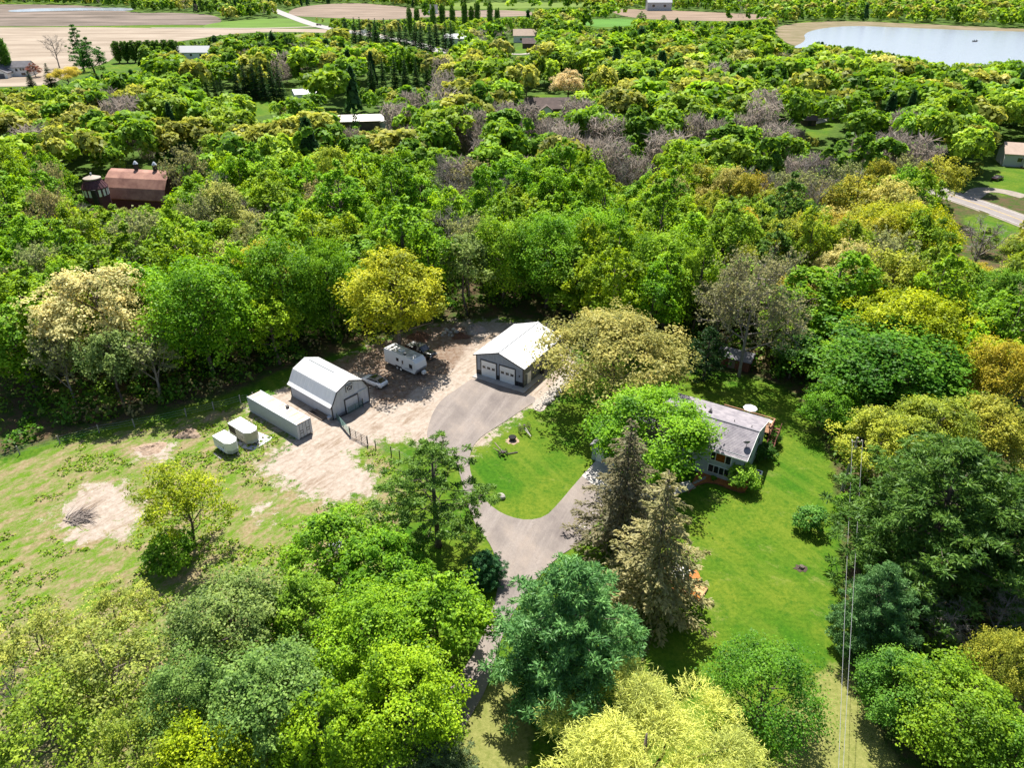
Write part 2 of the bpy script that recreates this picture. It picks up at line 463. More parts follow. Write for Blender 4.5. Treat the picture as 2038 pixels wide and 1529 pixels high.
gm = raw_mesh('ground', np.stack([X, Y, Z], 1), quads, ground_material(),
              {'dirt': ('FLOAT', dirt), 'meadow': ('FLOAT', meadow), 'forest': ('FLOAT', forest), 'dry': ('FLOAT', dry), 'litter': ('FLOAT', litter_w), 'distant': ('FLOAT', np.clip((Y - 170) / 80, 0, 1))})
tag(link(bpy.data.objects.new('ground', gm)), kind='structure')

def sheet(name, poly, z, material, thick=0.0, kind='structure', parent=None):
    """A flat sheet (or slab with an edge) from an outline in metres."""
    p3 = [Vector((x, y, 0)) for x, y in poly]
    tri = tessellate_polygon([p3])
    n = len(poly)
    v = [(x, y, z) for x, y in poly]; f = [tuple(t) for t in tri]
    if thick:
        v += [(x, y, z - thick) for x, y in poly]
        f += [(i, (i + 1) % n, n + (i + 1) % n, n + i) for i in range(n)]
    mb = MB().add(v, f)
    o = mb.build(name, material, parent)
    up = o.data.polygons[0].normal.z
    if up < 0: o.data.flip_normals()
    if kind: o['kind'] = kind
    return o

def field_mat(name, a, b2, s=.05):
    return mat(name, a, .95, scale=s if name != 'marsh' else .035, col2=tuple(c * (.8 if name != 'marsh' else .55) for c in b2), detail=12, spec=.1, stretch=(.35, 1.4, 1))

for k, (nm, px, a, b2) in enumerate(FIELDS):
    sheet(nm, FIELD_W[k], .10 + .01 * k, field_mat(nm, a, b2))
sheet('marsh_shore', MARSH_SHORE, .22, mat('marsh_reeds', (.22, .175, .115), .95, scale=.06, col2=(.14, .125, .06), spec=.1))

M['water'] = mat('lake_water', (.27, .30, .34), .22, spec=1.0)  # pale base colour stands in for bright sky reflected on the water
tw = M['water'].node_tree
nz = tw.nodes.new('ShaderNodeTexNoise'); nz.inputs['Scale'].default_value = .35; nz.inputs['Detail'].default_value = 4
mpw = tw.nodes.new('ShaderNodeMapping'); mpw.inputs['Scale'].default_value = (.5, 1.6, 1)
tcw = tw.nodes.new('ShaderNodeTexCoord'); bpw = tw.nodes.new('ShaderNodeBump'); bpw.inputs['Strength'].default_value = .6; bpw.inputs['Distance'].default_value = .35
tw.links.new(tcw.outputs['Object'], mpw.inputs[0]); tw.links.new(mpw.outputs[0], nz.inputs['Vector'])
tw.links.new(nz.outputs['Fac'], bpw.inputs['Height']); tw.links.new(bpw.outputs[0], tw.nodes['Principled BSDF'].inputs['Normal'])
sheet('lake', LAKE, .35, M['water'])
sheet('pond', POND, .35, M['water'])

def asphalt(name, a, b2, s, st=None):
    return mat(name, a, .88, scale=s, col2=b2, bump=.12, spec=.25, stretch=st, detail=8)
def drive_material():
    m = bpy.data.materials.new('driveway_asphalt'); m.use_nodes = True
    t = m.node_tree; b = t.nodes['Principled BSDF']; N = t.nodes.new; L = t.links.new
    b.inputs['Roughness'].default_value = .9; b.inputs['Specular IOR Level'].default_value = .2
    tc = N('ShaderNodeTexCoord')
    def noise(s, d=6, st=None, rot=0, ro=.65):
        n = N('ShaderNodeTexNoise'); n.inputs['Scale'].default_value = s; n.inputs['Detail'].default_value = d; n.inputs['Roughness'].default_value = ro
        mp = N('ShaderNodeMapping'); mp.vector_type = 'TEXTURE'; mp.inputs['Scale'].default_value = tuple(1 / s_ for s_ in (st or (1, 1, 1))); mp.inputs['Rotation'].default_value = (0, 0, rot)
        L(tc.outputs['Object'], mp.inputs[0]); L(mp.outputs[0], n.inputs['Vector']); return n
    def ramp(f, *stops):
        r = N('ShaderNodeValToRGB'); e = r.color_ramp.elements
        while len(e) < len(stops): e.new(.5)
        for k, (p, c) in enumerate(stops): e[k].position = p; e[k].color = (*c, 1)
        L(f, r.inputs[0]); return r.outputs[0]
    def mix(f, a, c):
        x = N('ShaderNodeMix'); x.data_type = 'RGBA'; L(f, x.inputs[0]); L(a, x.inputs[6]); L(c, x.inputs[7]); return x.outputs[2]
    base = ramp(noise(.17, 7, (1, .6, 1), .5).outputs['Fac'], (.34, (.150, .128, .120)), (.5, (.200, .172, .155)), (.66, (.265, .222, .190)))
    worn = ramp(noise(.35, 8, (.16, 1.3, 1), math.radians(68), .75).outputs['Fac'], (.46, (0, 0, 0)), (.64, (.65, .65, .65)))
    c = mix(worn, base, ramp(noise(3, 5).outputs['Fac'], (.3, (.24, .205, .185)), (.7, (.31, .275, .25))))
    grain = ramp(noise(9, 4, ro=.8).outputs['Fac'], (.3, (.75, .75, .75)), (.7, (1.2, 1.2, 1.2)))
    g = N('ShaderNodeMix'); g.data_type = 'RGBA'; g.blend_type = 'MULTIPLY'; g.inputs[0].default_value = .7; L(c, g.inputs[6]); L(grain, g.inputs[7]); c = g.outputs[2]
    vo = N('ShaderNodeTexVoronoi'); vo.feature = 'DISTANCE_TO_EDGE'; vo.inputs['Scale'].default_value = .11
    wob = noise(.8, 4); add = N('ShaderNodeVectorMath'); add.operation = 'MULTIPLY_ADD'; add.inputs[1].default_value = (1.6, 1.6, 0)
    L(wob.outputs['Color'], add.inputs[0]); L(tc.outputs['Object'], add.inputs[2]); L(add.outputs[0], vo.inputs['Vector'])
    crack = ramp(vo.outputs['Distance'], (.001, (.30, .30, .30)), (.004, (0, 0, 0)))
    dk = N('ShaderNodeRGB'); dk.outputs[0].default_value = (.06, .055, .05, 1)
    c = mix(crack, c, dk.outputs[0])
    L(c, b.inputs['Base Color'])
    bp = N('ShaderNodeBump'); bp.inputs['Strength'].default_value = .2; bp.inputs['Distance'].default_value = .03
    L(grain, bp.inputs['Height']); L(bp.outputs[0], b.inputs['Normal'])
    return m
M['drive'] = drive_material()
M['road'] = asphalt('road_asphalt', (.25, .225, .215), (.20, .18, .175), .3)
sheet('driveway', DRIVE, .07, M['drive'], .12)

def ribbon(name, pts, width, z, material, kind='structure', parent=None, closed=False):
    pts = [Vector((p[0], p[1])) for p in pts]
    v, f = [], []
    for i, p in enumerate(pts):
        d = (pts[min(i + 1, len(pts) - 1)] - pts[max(i - 1, 0)]).normalized()
        n = Vector((-d.y, d.x)) * width / 2
        v += [(p.x + n.x, p.y + n.y, z), (p.x - n.x, p.y - n.y, z)]
    f = [(2 * i, 2 * i + 1, 2 * i + 3, 2 * i + 2) for i in range(len(pts) - 1)]
    o = MB().add(v, f).build(name, material, parent)
    if o.data.polygons[0].normal.z < 0: o.data.flip_normals()
    if kind: o['kind'] = kind
    return o

def curve_pts(px, n=8, z=0):
    p = [np.array(spot(x, y, z)[:2]) for x, y in px]
    p = [2 * p[0] - p[1]] + p + [2 * p[-1] - p[-2]]
    out = []
    for i in range(1, len(p) - 2):
        for k in range(n):
            t = k / n
            out.append(.5 * (2 * p[i] + (p[i + 1] - p[i - 1]) * t + (2 * p[i - 1] - 5 * p[i] + 4 * p[i + 1] - p[i + 2]) * t * t + (3 * p[i] - p[i - 1] - 3 * p[i + 1] + p[i + 2]) * t ** 3))
    out.append(p[-2])
    return out

def offset_line(pts, off):
    r = []
    for i, p in enumerate(pts):
        d = pts[min(i + 1, len(pts) - 1)] - pts[max(i - 1, 0)]; d = d / np.hypot(*d)
        r.append(p + np.array([-d[1], d[0]]) * off)
    return r

M['yellow_paint'] = mat('yellow_paint', (.62, .42, .08), .7, noise=.3, scale=1.0)
M['white_line'] = mat('white_line', (.72, .70, .68), .7, noise=.3, scale=1.0)
ROAD_R = curve_pts([(1540, 305), (1690, 335), (1800, 358), (1880, 385), (1960, 412), (2038, 441), (2160, 490), (2330, 570)])
ribbon('road_shoulder', ROAD_R, 9.6, .05, mat('gravel_shoulder', (.28, .245, .20), .95, noise=.3, scale=.8))
ribbon('road', ROAD_R, 7.6, .09, M['road'])
for off in (-.16, .16): ribbon('road_markings', offset_line(ROAD_R, off), .13, .098, M['yellow_paint'])
for off in (-3.35, 3.35): ribbon('road_markings', offset_line(ROAD_R, off), .12, .098, M['white_line'])
ribbon('side_lane', curve_pts([(1922, 400), (1938, 388), (1950, 380), (1968, 378), (2000, 382), (2040, 392)]), 5.0, .085, mat('gravel_lane', (.29, .25, .21), .95, noise=.3, scale=.6))
ROAD_F = curve_pts([(500, 3), (532, 14), (556, 24), (590, 37), (628, 50), (680, 61), (750, 72), (800, 80), (860, 96), (890, 106)])
ribbon('highway', ROAD_F, 12.0, .30, mat('highway_asphalt', (.30, .285, .27), .9, noise=.1, scale=.1))
ribbon('field_road', curve_pts([(300, 55.5), (420, 56), (520, 56), (628, 53), (690, 50)]), 6.0, .27, mat('field_gravel', (.36, .31, .26), .95, noise=.1, scale=.1))
ribbon('house_lane', curve_pts([(1090, 110), (1060, 106), (1030, 108), (960, 104), (890, 106)]), 5.0, .25, mat('lane_gravel', (.34, .31, .27), .95, noise=.1, scale=.1))

# paved bits round the buildings
GAR_O, GAR_A = spot(949.4, 744.2), math.radians(-31.1)
HOUSE_A = math.radians(-31.5)
sheet('front_walk', W2([(1158, 948), (1180, 925), (1196, 905), (1225, 925), (1262, 975), (1330, 968), (1372, 958), (1385, 972), (1330, 990), (1240, 1005), (1205, 985)]), .085, M['concrete'], .1)
M['mulch'] = mat('orange_mulch', (.52, .20, .065), .95, scale=7, col2=(.34, .11, .035), bump=.5, spec=.1)
MULCH = W2([(1369, 981), (1386, 966), (1406, 960), (1425, 962), (1441, 968), (1458, 975), (1475, 980), (1484, 979), (1493, 962), (1500, 945), (1470, 935), (1400, 925), (1385, 945)])
sheet('mulch_bed', smooth_poly(MULCH, 1), .06, M['mulch'], .1)
sheet('trailer_pad', W2([(452, 858), (480, 848), (545, 872), (505, 897), (480, 892)]), .05, mat('pale_slab', (.50, .50, .52), .8, noise=.15, scale=1.2), .05)
sheet('gravel_path', smooth_poly(W2([(1060, 800), (1078, 790), (1098, 770), (1125, 735), (1160, 728), (1150, 745), (1120, 772), (1092, 802), (1080, 822), (1060, 815)]), 1), .05,
      mat('white_gravel', (.40, .36, .31), .95, scale=5, col2=(.25, .215, .18), bump=.4), .04)
sheet('gravel_patch', smooth_poly(W2([(1700, 1600), (1690, 1610), (1710, 1620)]), 1), .03, M['concrete']) if False else None

# ------------------------------------------------------------------ trees
def unit(a):
    return a / (np.linalg.norm(a, axis=-1, keepdims=True) + 1e-9)

def rand_dir(r, n):
    return unit(r.normal(size=(n, 3)))

def leaf_quads(r, c, nrm, length, width, axis=None, fold=.22):
    """One small folded leaf (or spray) per row: four points each."""
    n = len(c)
    if axis is None: axis = rand_dir(r, n)
    t = unit(axis - nrm * np.sum(axis * nrm, -1, keepdims=True))
    s = np.cross(nrm, t)
    L, Wd = length[:, None] * .5, width[:, None] * .5
    sk = (r.random((n, 1)) - .5) * .5
    lift = nrm * (Wd * fold * 2)
    v = np.stack([c - t * L, c + s * Wd + t * L * sk + lift, c + t * L, c - s * Wd + t * L * (sk + .15) + lift], 1)
    return v.reshape(-1, 3)

def quad_index(n):
    return np.arange(n * 4).reshape(n, 4)

def crown_broad(r, R, zc, Rz, nl, m, size, lobe=.32, zmin=-.55, spread=.25, aspect=1.5, hang=0.0, shoots=.34, egg=.22):
    d = rand_dir(r, nl * 3); d = d[d[:, 2] > zmin][:nl]; nl = len(d)
    rad = .45 + .45 * r.random(nl) ** .6
    rad *= 1 + spread * (r.random(nl) - .5)
    lc = d * rad[:, None] * np.array([R, R, Rz]); lc[:, 2] += zc
    lr = R * lobe * (.65 + .7 * r.random(nl))
    lv = r.normal(size=nl) * .22
    k = np.repeat(np.arange(nl), m)
    e = unit(rand_dir(r, nl * m) + d[k] * .55 + np.array([0, 0, .45]))
    rr = lr[k] * (.62 + .5 * r.random(nl * m) ** .8)
    ns = 6                                               # leafy shoots that stand out of every clump
    sd_ = unit(rand_dir(r, nl * ns).reshape(nl, ns, 3) + d[:, None] * .7 + np.array([0, 0, .55]))
    on = r.random(nl * m) < shoots
    pick = sd_[k, r.integers(0, ns, nl * m)]
    rs = lr[k] * (.75 + .85 * r.random(nl * m) ** .9)
    e = np.where(on[:, None], unit(pick + r.normal(size=(nl * m, 3)) * .13), e)
    rr = np.where(on, rs, rr)
    an = (.75 + .5 * r.random((nl, 3))) * np.array([1, 1, .85])
    c = lc[k] + e * rr[:, None] * an[k]
    rel = np.clip((c[:, 2] - zc) / Rz, -1, 1.2)
    c[:, :2] *= (1 - egg * np.clip(rel, 0, 1.2) ** 1.5)[:, None]
    c[:, 2] -= hang * r.random(nl * m) * lr[k]
    nr = unit(e * .6 + np.array([0, 0, .75]) + rand_dir(r, nl * m) * .7)
    ln = size * (.65 + .7 * r.random(nl * m))
    v = leaf_quads(r, c, nr, ln * aspect / 1.2, ln / 1.2)
    var = np.clip(.5 + lv[k] + .24 * r.normal(size=nl * m) + .12 * on, 0, 1)
    return v, var, lc, lr

def limb_mesh(name, r, H, rt, targets, material, crook=.06, n=6, top=.8, lean=0.0):
    mb = MB()
    zs = [-.3, .05 * H, .25 * H, .45 * H, top * H]
    off = np.cumsum(r.normal(size=(5, 2)) * crook * H * .25, 0)
    off[0] = off[1] = 0
    pts = [(off[i][0] + lean * zs[i], off[i][1], zs[i]) for i in range(5)]
    mb.tube(pts, [rt * 1.55, rt, rt * .82, rt * .62, rt * .18], n)
    P = np.array(pts)
    for tg in targets:
        tg = np.asarray(tg)
        z0 = max(.16 * H, min(tg[2] - .25 * np.hypot(tg[0], tg[1]) - .12 * H, .7 * H))
        bx = np.interp(z0, P[:, 2], P[:, 0]); by = np.interp(z0, P[:, 2], P[:, 1])
        a = np.array([bx, by, z0]); mid = a * .5 + tg * .5 + r.normal(size=3) * .05 * H
        mb.tube([a, mid, tg], [rt * .38, rt * .24, rt * .07], 5, caps=False)
    return mb.mesh(name, material, True)

class Tree:
    """crown mesh, trunk mesh and nominal size of one growth form"""
    def __init__(self, crown, trunk, R, H, zc):
        self.crown, self.trunk, self.R, self.H, self.zc = crown, trunk, R, H, zc

def make_mesh(name, v, var, material):
    return raw_mesh(name, v, quad_index(len(v) // 4), material, {'leaf_var': ('FLOAT', np.repeat(var, 4))})

def broadleaf(seed, R=6., H=18., base=.22, nl=60, m=60, size=.5, lobe=.32, bark='bark', tail=.0, **k):
    r = np.random.default_rng(seed)
    z0 = H * base; zc = (H * .97 + z0) / 2 + .06 * H; Rz = (H - z0) / 2 * .92
    v, var, lc, lr = crown_broad(r, R, zc, Rz, nl, m, size, lobe, **k)
    sc = (H - .2) / v[:, 2].max()
    v[:, 2] *= sc; lc[:, 2] *= sc
    pick = r.choice(len(lc), min(len(lc), 16), replace=False)
    tm = limb_mesh('trunk', r, H, max(.16, H * .019), lc[pick], M[bark])
    return Tree(make_mesh('crown', v, var, M['leaf']), tm, R, H, zc)

def poplar(seed, R=3., H=20., m=1600, size=.5):
    r = np.random.default_rng(seed)
    nst = 9
    vs, vr, tg = [], [], []
    for i in range(nst):
        a = 2 * math.pi * i / nst + r.random(); rr = R * (.15 + .55 * r.random())
        top = H * (1 - .32 * (rr / R) ** 1.3 * (.6 + .8 * r.random()))
        n = m // nst
        t = r.random(n) ** .85
        z = H * .08 + (top - H * .08) * t
        w = R * (.16 + .30 * np.sin(np.clip(t * 1.05, 0, 1) * math.pi) ** .7)
        e = r.normal(size=(n, 2)); e /= np.linalg.norm(e, axis=1, keepdims=True) + 1e-9
        q = w * np.sqrt(r.random(n))
        c = np.stack([math.cos(a) * rr * (.25 + .75 * np.sqrt(t)) + e[:, 0] * q, math.sin(a) * rr * (.25 + .75 * np.sqrt(t)) + e[:, 1] * q, z], 1)
        nr = unit(np.concatenate([e, np.full((n, 1), .35)], 1) + rand_dir(r, n) * .8)
        ln = size * (.6 + .8 * r.random(n))
        vs.append(leaf_quads(r, c, nr, ln * 1.6, ln * .75, np.array([[0, 0, 1.]]) + rand_dir(r, n) * .5))
        vr.append(np.clip(.5 + .12 * r.normal() + .2 * r.normal(size=n), 0, 1))
        tg.append((math.cos(a) * rr, math.sin(a) * rr, top * .7))
    tm = limb_mesh('trunk', r, H, H * .013, tg, M['bark'], top=.9)
    return Tree(make_mesh('crown', np.concatenate(vs), np.concatenate(vr), M['leaf']), tm, R, H, H * .55)

def spruce(seed, R=3.2, H=15., levels=30, per=9, sprays=13, size=.5, droop=.28, bare=.04, irregular=.25, mat_='needle', power=.85, fan=.20):
    """Whorls of drooping boughs, every bough a flat fan of small sprays with open air between the storeys."""
    r = np.random.default_rng(seed)
    C, A, Nn, Ln, Va, tg = [], [], [], [], [], []
    for i in range(levels):
        f = (i + .5 * r.random()) / levels
        z = H * (bare + (1 - bare) * f)
        rad = R * (1 - f) ** power + .10
        nb = max(4, int(per * (.55 + .45 * (1 - f))))
        for b in range(nb):
            a = 2 * math.pi * (b + .8 * r.random()) / nb + i * 1.3
            l = rad * (1 - irregular + 1.5 * irregular * r.random())
            k = max(4, int(sprays * (l / R) ** 1.3))
            t = (np.arange(k) + r.random(k)) / k
            t = .12 + .88 * t ** .8
            hx, hy = math.cos(a), math.sin(a)
            x = l * t
            zz = z + (.10 - droop * t ** 1.2 + .12 * t ** 4) * l + .06 * l * r.normal()
            side = r.normal(size=k) * fan * l * np.clip(1.15 - t, .12, 1)
            c = np.stack([hx * x - hy * side, hy * x + hx * side, zz - np.abs(side) * .3 + r.normal(size=k) * .05], 1)
            sg = np.sign(side)[:, None]
            ax = unit(np.array([hx, hy, -.12]) + sg * np.array([-hy, hx, 0]) * .7 + r.normal(size=(k, 3)) * .35)
            C.append(c); A.append(ax)
            Nn.append(unit(np.array([hx * .25, hy * .25, .9]) + r.normal(size=(k, 3)) * .42))
            Ln.append(size * (.6 + .7 * r.random(k)))
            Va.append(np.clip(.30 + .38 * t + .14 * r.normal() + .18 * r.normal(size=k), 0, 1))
            if b % 2 == 0: tg.append((hx * l * .85, hy * l * .85, z - droop * l * .7, z))
    C, A, Nn, Ln, Va = map(np.concatenate, (C, A, Nn, Ln, Va))
    v = leaf_quads(r, C, Nn, Ln * 1.5, Ln * .55, A, fold=.35)
    mb = MB(); rt = H * .016
    mb.tube([(0, 0, -.3), (0, 0, .04 * H), (0, 0, .5 * H), (0, 0, .97 * H)], [rt * 1.5, rt, rt * .6, .03], 7)
    for x, y, z, z0 in tg:
        mb.tube([(0, 0, z0), (x * .5, y * .5, (z + z0) / 2 + .02 * H), (x, y, z)], [.05, .035, .012], 3, caps=False)
    return Tree(make_mesh('crown', v, Va, M[mat_]), mb.mesh('trunk', M['bark'], True), R, H, H * .42)

def white_pine(seed, R=6., H=17., whorls=14, per=8, size=.42, puffs=9, per_puff=26, low=.1, sparse=0.0, lobe=.2):
    """Long-needled pine: limbs sweep out and up and carry puffs of needles."""
    r = np.random.default_rng(seed)
    C, A, Nn, Ln, Va = [], [], [], [], []
    mb = MB(); rt = H * .02
    mb.tube([(0, 0, -.3), (0, 0, .05 * H), (.1, .1, .5 * H), (0, 0, .97 * H)], [rt * 1.5, rt, rt * .65, .04], 8)
    for i in range(whorls):
        f = i / (whorls - 1)
        z = H * (low + (.95 - low) * f)
        prof = math.sin(min(1, (.30 + .78 * f)) * math.pi) ** .75 if f < .3 else (1 - ((f - .3) / .7) ** 1.5 * .90)
        rad = R * prof
        nb = max(3, int(per * (1 - .35 * f)))
        for b in range(nb):
            if r.random() < sparse: continue
            a = 2 * math.pi * (b + .7 * r.random()) / nb + i * .9
            l = rad * (.72 + .38 * r.random()); rise = l * (.10 + .28 * f + .12 * r.random())
            h = np.array([math.cos(a), math.sin(a), 0])
            e = h * l + np.array([0, 0, z + rise]); s = np.array([0, 0, z])
            midp = s * .5 + e * .5 - np.array([0, 0, .07 * l])
            mb.tube([s, midp, e], [.035 + .02 * l * .4, .03 + .01 * l * .4, .015], 4, caps=False)
            k = max(2, int(puffs * l / R))
            for j in range(k):
                t = .38 + .66 * (j + r.random()) / k
                p = s * (1 - t) ** 2 + 2 * midp * t * (1 - t) + e * t * t if t < 1 else e
                p = p + r.normal(size=3) * np.array([.16, .16, .05]) * l * .8
                q = per_puff
                dd = unit(rand_dir(r, q) + np.array([0, 0, .5]) + h * .25)
                pr = R * lobe * .62 * (.55 + .6 * r.random(q))
                C.append(p + dd * (pr * np.array([1.0]))[:, None] * np.array([1, 1, .6])); A.append(dd)
                Nn.append(unit(rand_dir(r, q) + np.array([0, 0, .8])))
                Ln.append(size * (.65 + .6 * r.random(q)))
                Va.append(np.clip(.5 + .15 * r.normal() + .2 * r.normal(size=q), 0, 1))
    C, A, Nn, Ln, Va = map(np.concatenate, (C, A, Nn, Ln, Va))
    v = leaf_quads(r, C, Nn, Ln * 1.35, Ln * .34, A, fold=.3)
    return Tree(make_mesh('crown', v, Va, M['needle']), mb.mesh('trunk', M['bark'], True), R, H, H * .5)

def willow(seed, R=8., H=13., domes=48, strands=400, size=.46):
    r = np.random.default_rng(seed)
    d = rand_dir(r, domes * 4); d = d[d[:, 2] > .02][:domes]
    lc = d * (.45 + .5 * r.random((len(d), 1))) * np.array([R, R, H * .42]); lc[:, 2] += H * .46
    vs, vr = [], []
    for i, p in enumerate(lc):
        n = strands; lr = R * (.12 + .11 * r.random())
        e = unit(rand_dir(r, n) + np.array([0, 0, .9]))
        top = p + e * lr * (.6 + .55 * r.random((n, 1)))
        out = unit(np.concatenate([e[:, :2] + d[i, :2] * .5, np.zeros((n, 1))], 1))
        lv = .12 * r.normal()
        cur = top; dirn = unit(out * .9 + np.array([0, 0, .35]) + rand_dir(r, n) * .5)
        for s in range(3):
            ln = size * (.45 + .5 * r.random(n))
            nxt = cur + dirn * ln[:, None]
            vs.append(leaf_quads(r, (cur + nxt) / 2, unit(np.cross(dirn, rand_dir(r, n)) + np.array([0, 0, .6])), ln * 1.15, ln * .06 + .035, dirn, fold=.3))
            vr.append(np.clip(.5 + lv + .22 * r.normal(size=n), 0, 1))
            cur = nxt; dirn = unit(dirn * .55 + np.array([0, 0, -.5]) + rand_dir(r, n) * .85)
    tm = limb_mesh('trunk', r, H, .42, lc[:14], M['bark'])
    return Tree(make_mesh('crown', np.concatenate(vs), np.concatenate(vr), M['leaf']), tm, R, H, H * .5)

def bare_tree(seed, R=5., H=17., limbs=9, sub=7, twigs=11, leaves=0, leaf=.3, bark='bark_grey', up=.55, tw=.045, tl=.17):
    """Leafless (or barely budding) tree: trunk, limbs, and a haze of twigs."""
    r = np.random.default_rng(seed)
    mb = MB(); rt = H * .014
    mb.tube([(0, 0, -.3), (0, 0, .05 * H), (.15, -.1, .45 * H), (0, .2, .9 * H)], [rt * 1.5, rt, rt * .7, .03], 6)
    tv = []; ends = []
    def twig(a, b, wd):
        d = b - a; s = np.cross(d, r.normal(size=3)); s = s / (np.linalg.norm(s) + 1e-9) * wd
        tv.append(np.stack([a - s, a + s, b + s * .35, b - s * .35]))
    for i in range(limbs):
        f = .22 + .62 * i / limbs
        a = 2.4 * i + r.random()
        st = np.array([0, 0, H * f])
        e = np.array([math.cos(a), math.sin(a), 0]) * R * (.55 + .4 * r.random()) * (1.05 - .45 * f)
        e = e + np.array([0, 0, H * f + (H * .97 - H * f) * (up + .3 * r.random())])
        mid = st * .5 + e * .5 + np.array([e[0] * .12, e[1] * .12, -.03 * H])
        mb.tube([st, mid, e], [rt * .5, rt * .33, .03], 4, caps=False)
        for j in range(sub):
            t = .25 + .75 * (j + .5 * r.random()) / sub
            p = st * (1 - t) ** 2 + 2 * mid * t * (1 - t) + e * t * t
            q = p + unit(r.normal(size=3) + np.array([e[0] / R * .8, e[1] / R * .8, .9])) * R * (.22 + .22 * r.random())
            twig(p, q, tw * .9)
            for k in range(twigs):
                u = .15 + .85 * r.random(); a0 = p + (q - p) * u
                b0 = a0 + unit(r.normal(size=3) + unit(q - p) * .9 + np.array([0, 0, .5])) * R * tl * (.5 + r.random())
                twig(a0, b0, tw * .55); ends.append(b0)
                for _ in range(2):
                    u2 = .3 + .7 * r.random(); a1 = a0 + (b0 - a0) * u2
                    b1 = a1 + unit(r.normal(size=3) + unit(b0 - a0) * .7) * R * tl * .5 * (.5 + r.random())
                    twig(a1, b1, tw * .42); ends.append(b1)
    tv = np.concatenate(tv); ends = np.array(ends)
    br = raw_mesh('branches', tv, quad_index(len(tv) // 4), M[bark])
    t = Tree(br, mb.mesh('trunk', M[bark], True), R, H, H * .62)
    t.leafy = None
    if leaves:
        c = ends[r.integers(0, len(ends), leaves)] + r.normal(size=(leaves, 3)) * .12
        ln = leaf * (.6 + .8 * r.random(leaves))
        v = leaf_quads(r, c, unit(rand_dir(r, leaves) + np.array([0, 0, .6])), ln * 1.3, ln)
        t.leafy = make_mesh('crown', v, np.clip(.5 + .22 * r.normal(size=leaves), 0, 1), M['leaf'])
    return t

TREE_COUNT = {}
def plant(tree, name, label, cat, x, y, height, tint, rot=None, width=None, group=None, z=0.0, sink=0.0):
    """Stand a tree (shared meshes) on the ground; height and crown radius in metres."""
    o = thing(name, label, cat, (x, y, z), RNG.random() * 6.28 if rot is None else rot, group)
    sz = height / tree.H
    sx = (width / tree.R) if width else sz
    o.scale = (sx, sx, sz)
    if tree.trunk is not None: link(bpy.data.objects.new('trunk', tree.trunk), o)
    nm = 'branches' if tree.crown.name.startswith('branches') else 'crown'
    c = link(bpy.data.objects.new(nm, tree.crown), o); c.color = (*tint, 1)
    if getattr(tree, 'leafy', None) is not None:
        c2 = link(bpy.data.objects.new('crown', tree.leafy), o); c2.color = (*tint, 1)
    return o

def plant_at(tree, name, label, cat, px, py, rpx, height, tint, zc=None, **k):
    """Crown centre seen at (px, py) with half-width rpx."""
    zc = tree.zc / tree.H * height if zc is None else zc
    p = spot(px, py, zc)
    d = seen_at(p.x, p.y, zc)[2]
    OCCUPIED.append((p.x, p.y, rpx * d / CAM_F))
    return plant(tree, name, label, cat, p.x, p.y, height, tint, width=rpx * d / CAM_F, **k)
OCCUPIED = []

# growth forms
T = {}
T['maple'] = [broadleaf(s, 6, 14, .08, 105, 215, .24, .26, zmin=-.8, spread=.3) for s in (1, 2, 3)]
T['upright'] = [broadleaf(s, 6, 13, .12, 130, 110, .27, .19, zmin=-.5, aspect=1.9, spread=.6) for s in (4, 5)]
T['loose'] = [broadleaf(s, 6, 12, .12, 90, 75, .25, .20, zmin=-.6, spread=.8, aspect=1.6) for s in (6, 7)]
T['oak'] = [broadleaf(s, 11, 16, .2, 170, 120, .32, .165, zmin=-.35, spread=.45) for s in (8, 9)]
T['tall_oak'] = [broadleaf(s, 8, 20, .2, 110, 150, .32, .20, zmin=-.6, spread=.35) for s in (10, 11)]
T['birch'] = [broadleaf(12, 5.5, 11, .1, 80, 230, .17, .28, zmin=-.7)]
T['shrub'] = [broadleaf(s, 2.2, 3.6, .02, 30, 110, .22, .34, zmin=-.5) for s in (13, 14)]
T['pine'] = [white_pine(15, 6.2, 17, 16, 9, .38, 10, 62, .06, lobe=.17), white_pine(16, 8, 20, 17, 9, .42, 11, 62, .1, lobe=.14)]
T['scots_pine'] = [white_pine(17, 6, 15, 12, 7, .34, 10, 62, .28, sparse=.24, lobe=.125)]
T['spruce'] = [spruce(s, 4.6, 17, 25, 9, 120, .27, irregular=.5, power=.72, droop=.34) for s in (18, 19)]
T['willow'] = [willow(20)]
T['mid'] = [broadleaf(s, 6.2, 20, .14, 52, 130, .42, .25, zmin=-.7, spread=.45, egg=.38) for s in (31, 32, 33, 34)]
T['mid_wide'] = [broadleaf(s, 7.5, 18, .22, 70, 95, .44, .22, zmin=-.45, spread=.5) for s in (35, 36, 37)]
T['mid_tall'] = [broadleaf(s, 5.0, 22, .10, 64, 105, .40, .25, zmin=-.85, spread=.45, egg=.5) for s in (38, 39)]
T['poplar'] = [poplar(s, 2.8, 20, 4200, .42) for s in (40, 41)]
T['bare'] = [bare_tree(s, 5, 17) for s in (42, 43, 44)]
T['budding'] = [bare_tree(s, 6, 18, 10, 8, 11, leaves=2600, leaf=.36, tw=.05) for s in (45, 46)]
T['grey_oak'] = [bare_tree(47, 9.5, 21, 14, 11, 14, leaves=8000, leaf=.27, tw=.05, tl=.12, up=.35)]
T['mid_spruce'] = [spruce(s, 3.0, 16, 26, 8, 30, .5) for s in (48, 49)]
T['mid_pine'] = [white_pine(50, 4.5, 18, 11, 6, .65, 6, 22, .12, lobe=.24)]
T['bush'] = [broadleaf(s, 2.4, 3.4, .0, 20, 34, .5, .40, zmin=-.3) for s in (51, 52)]

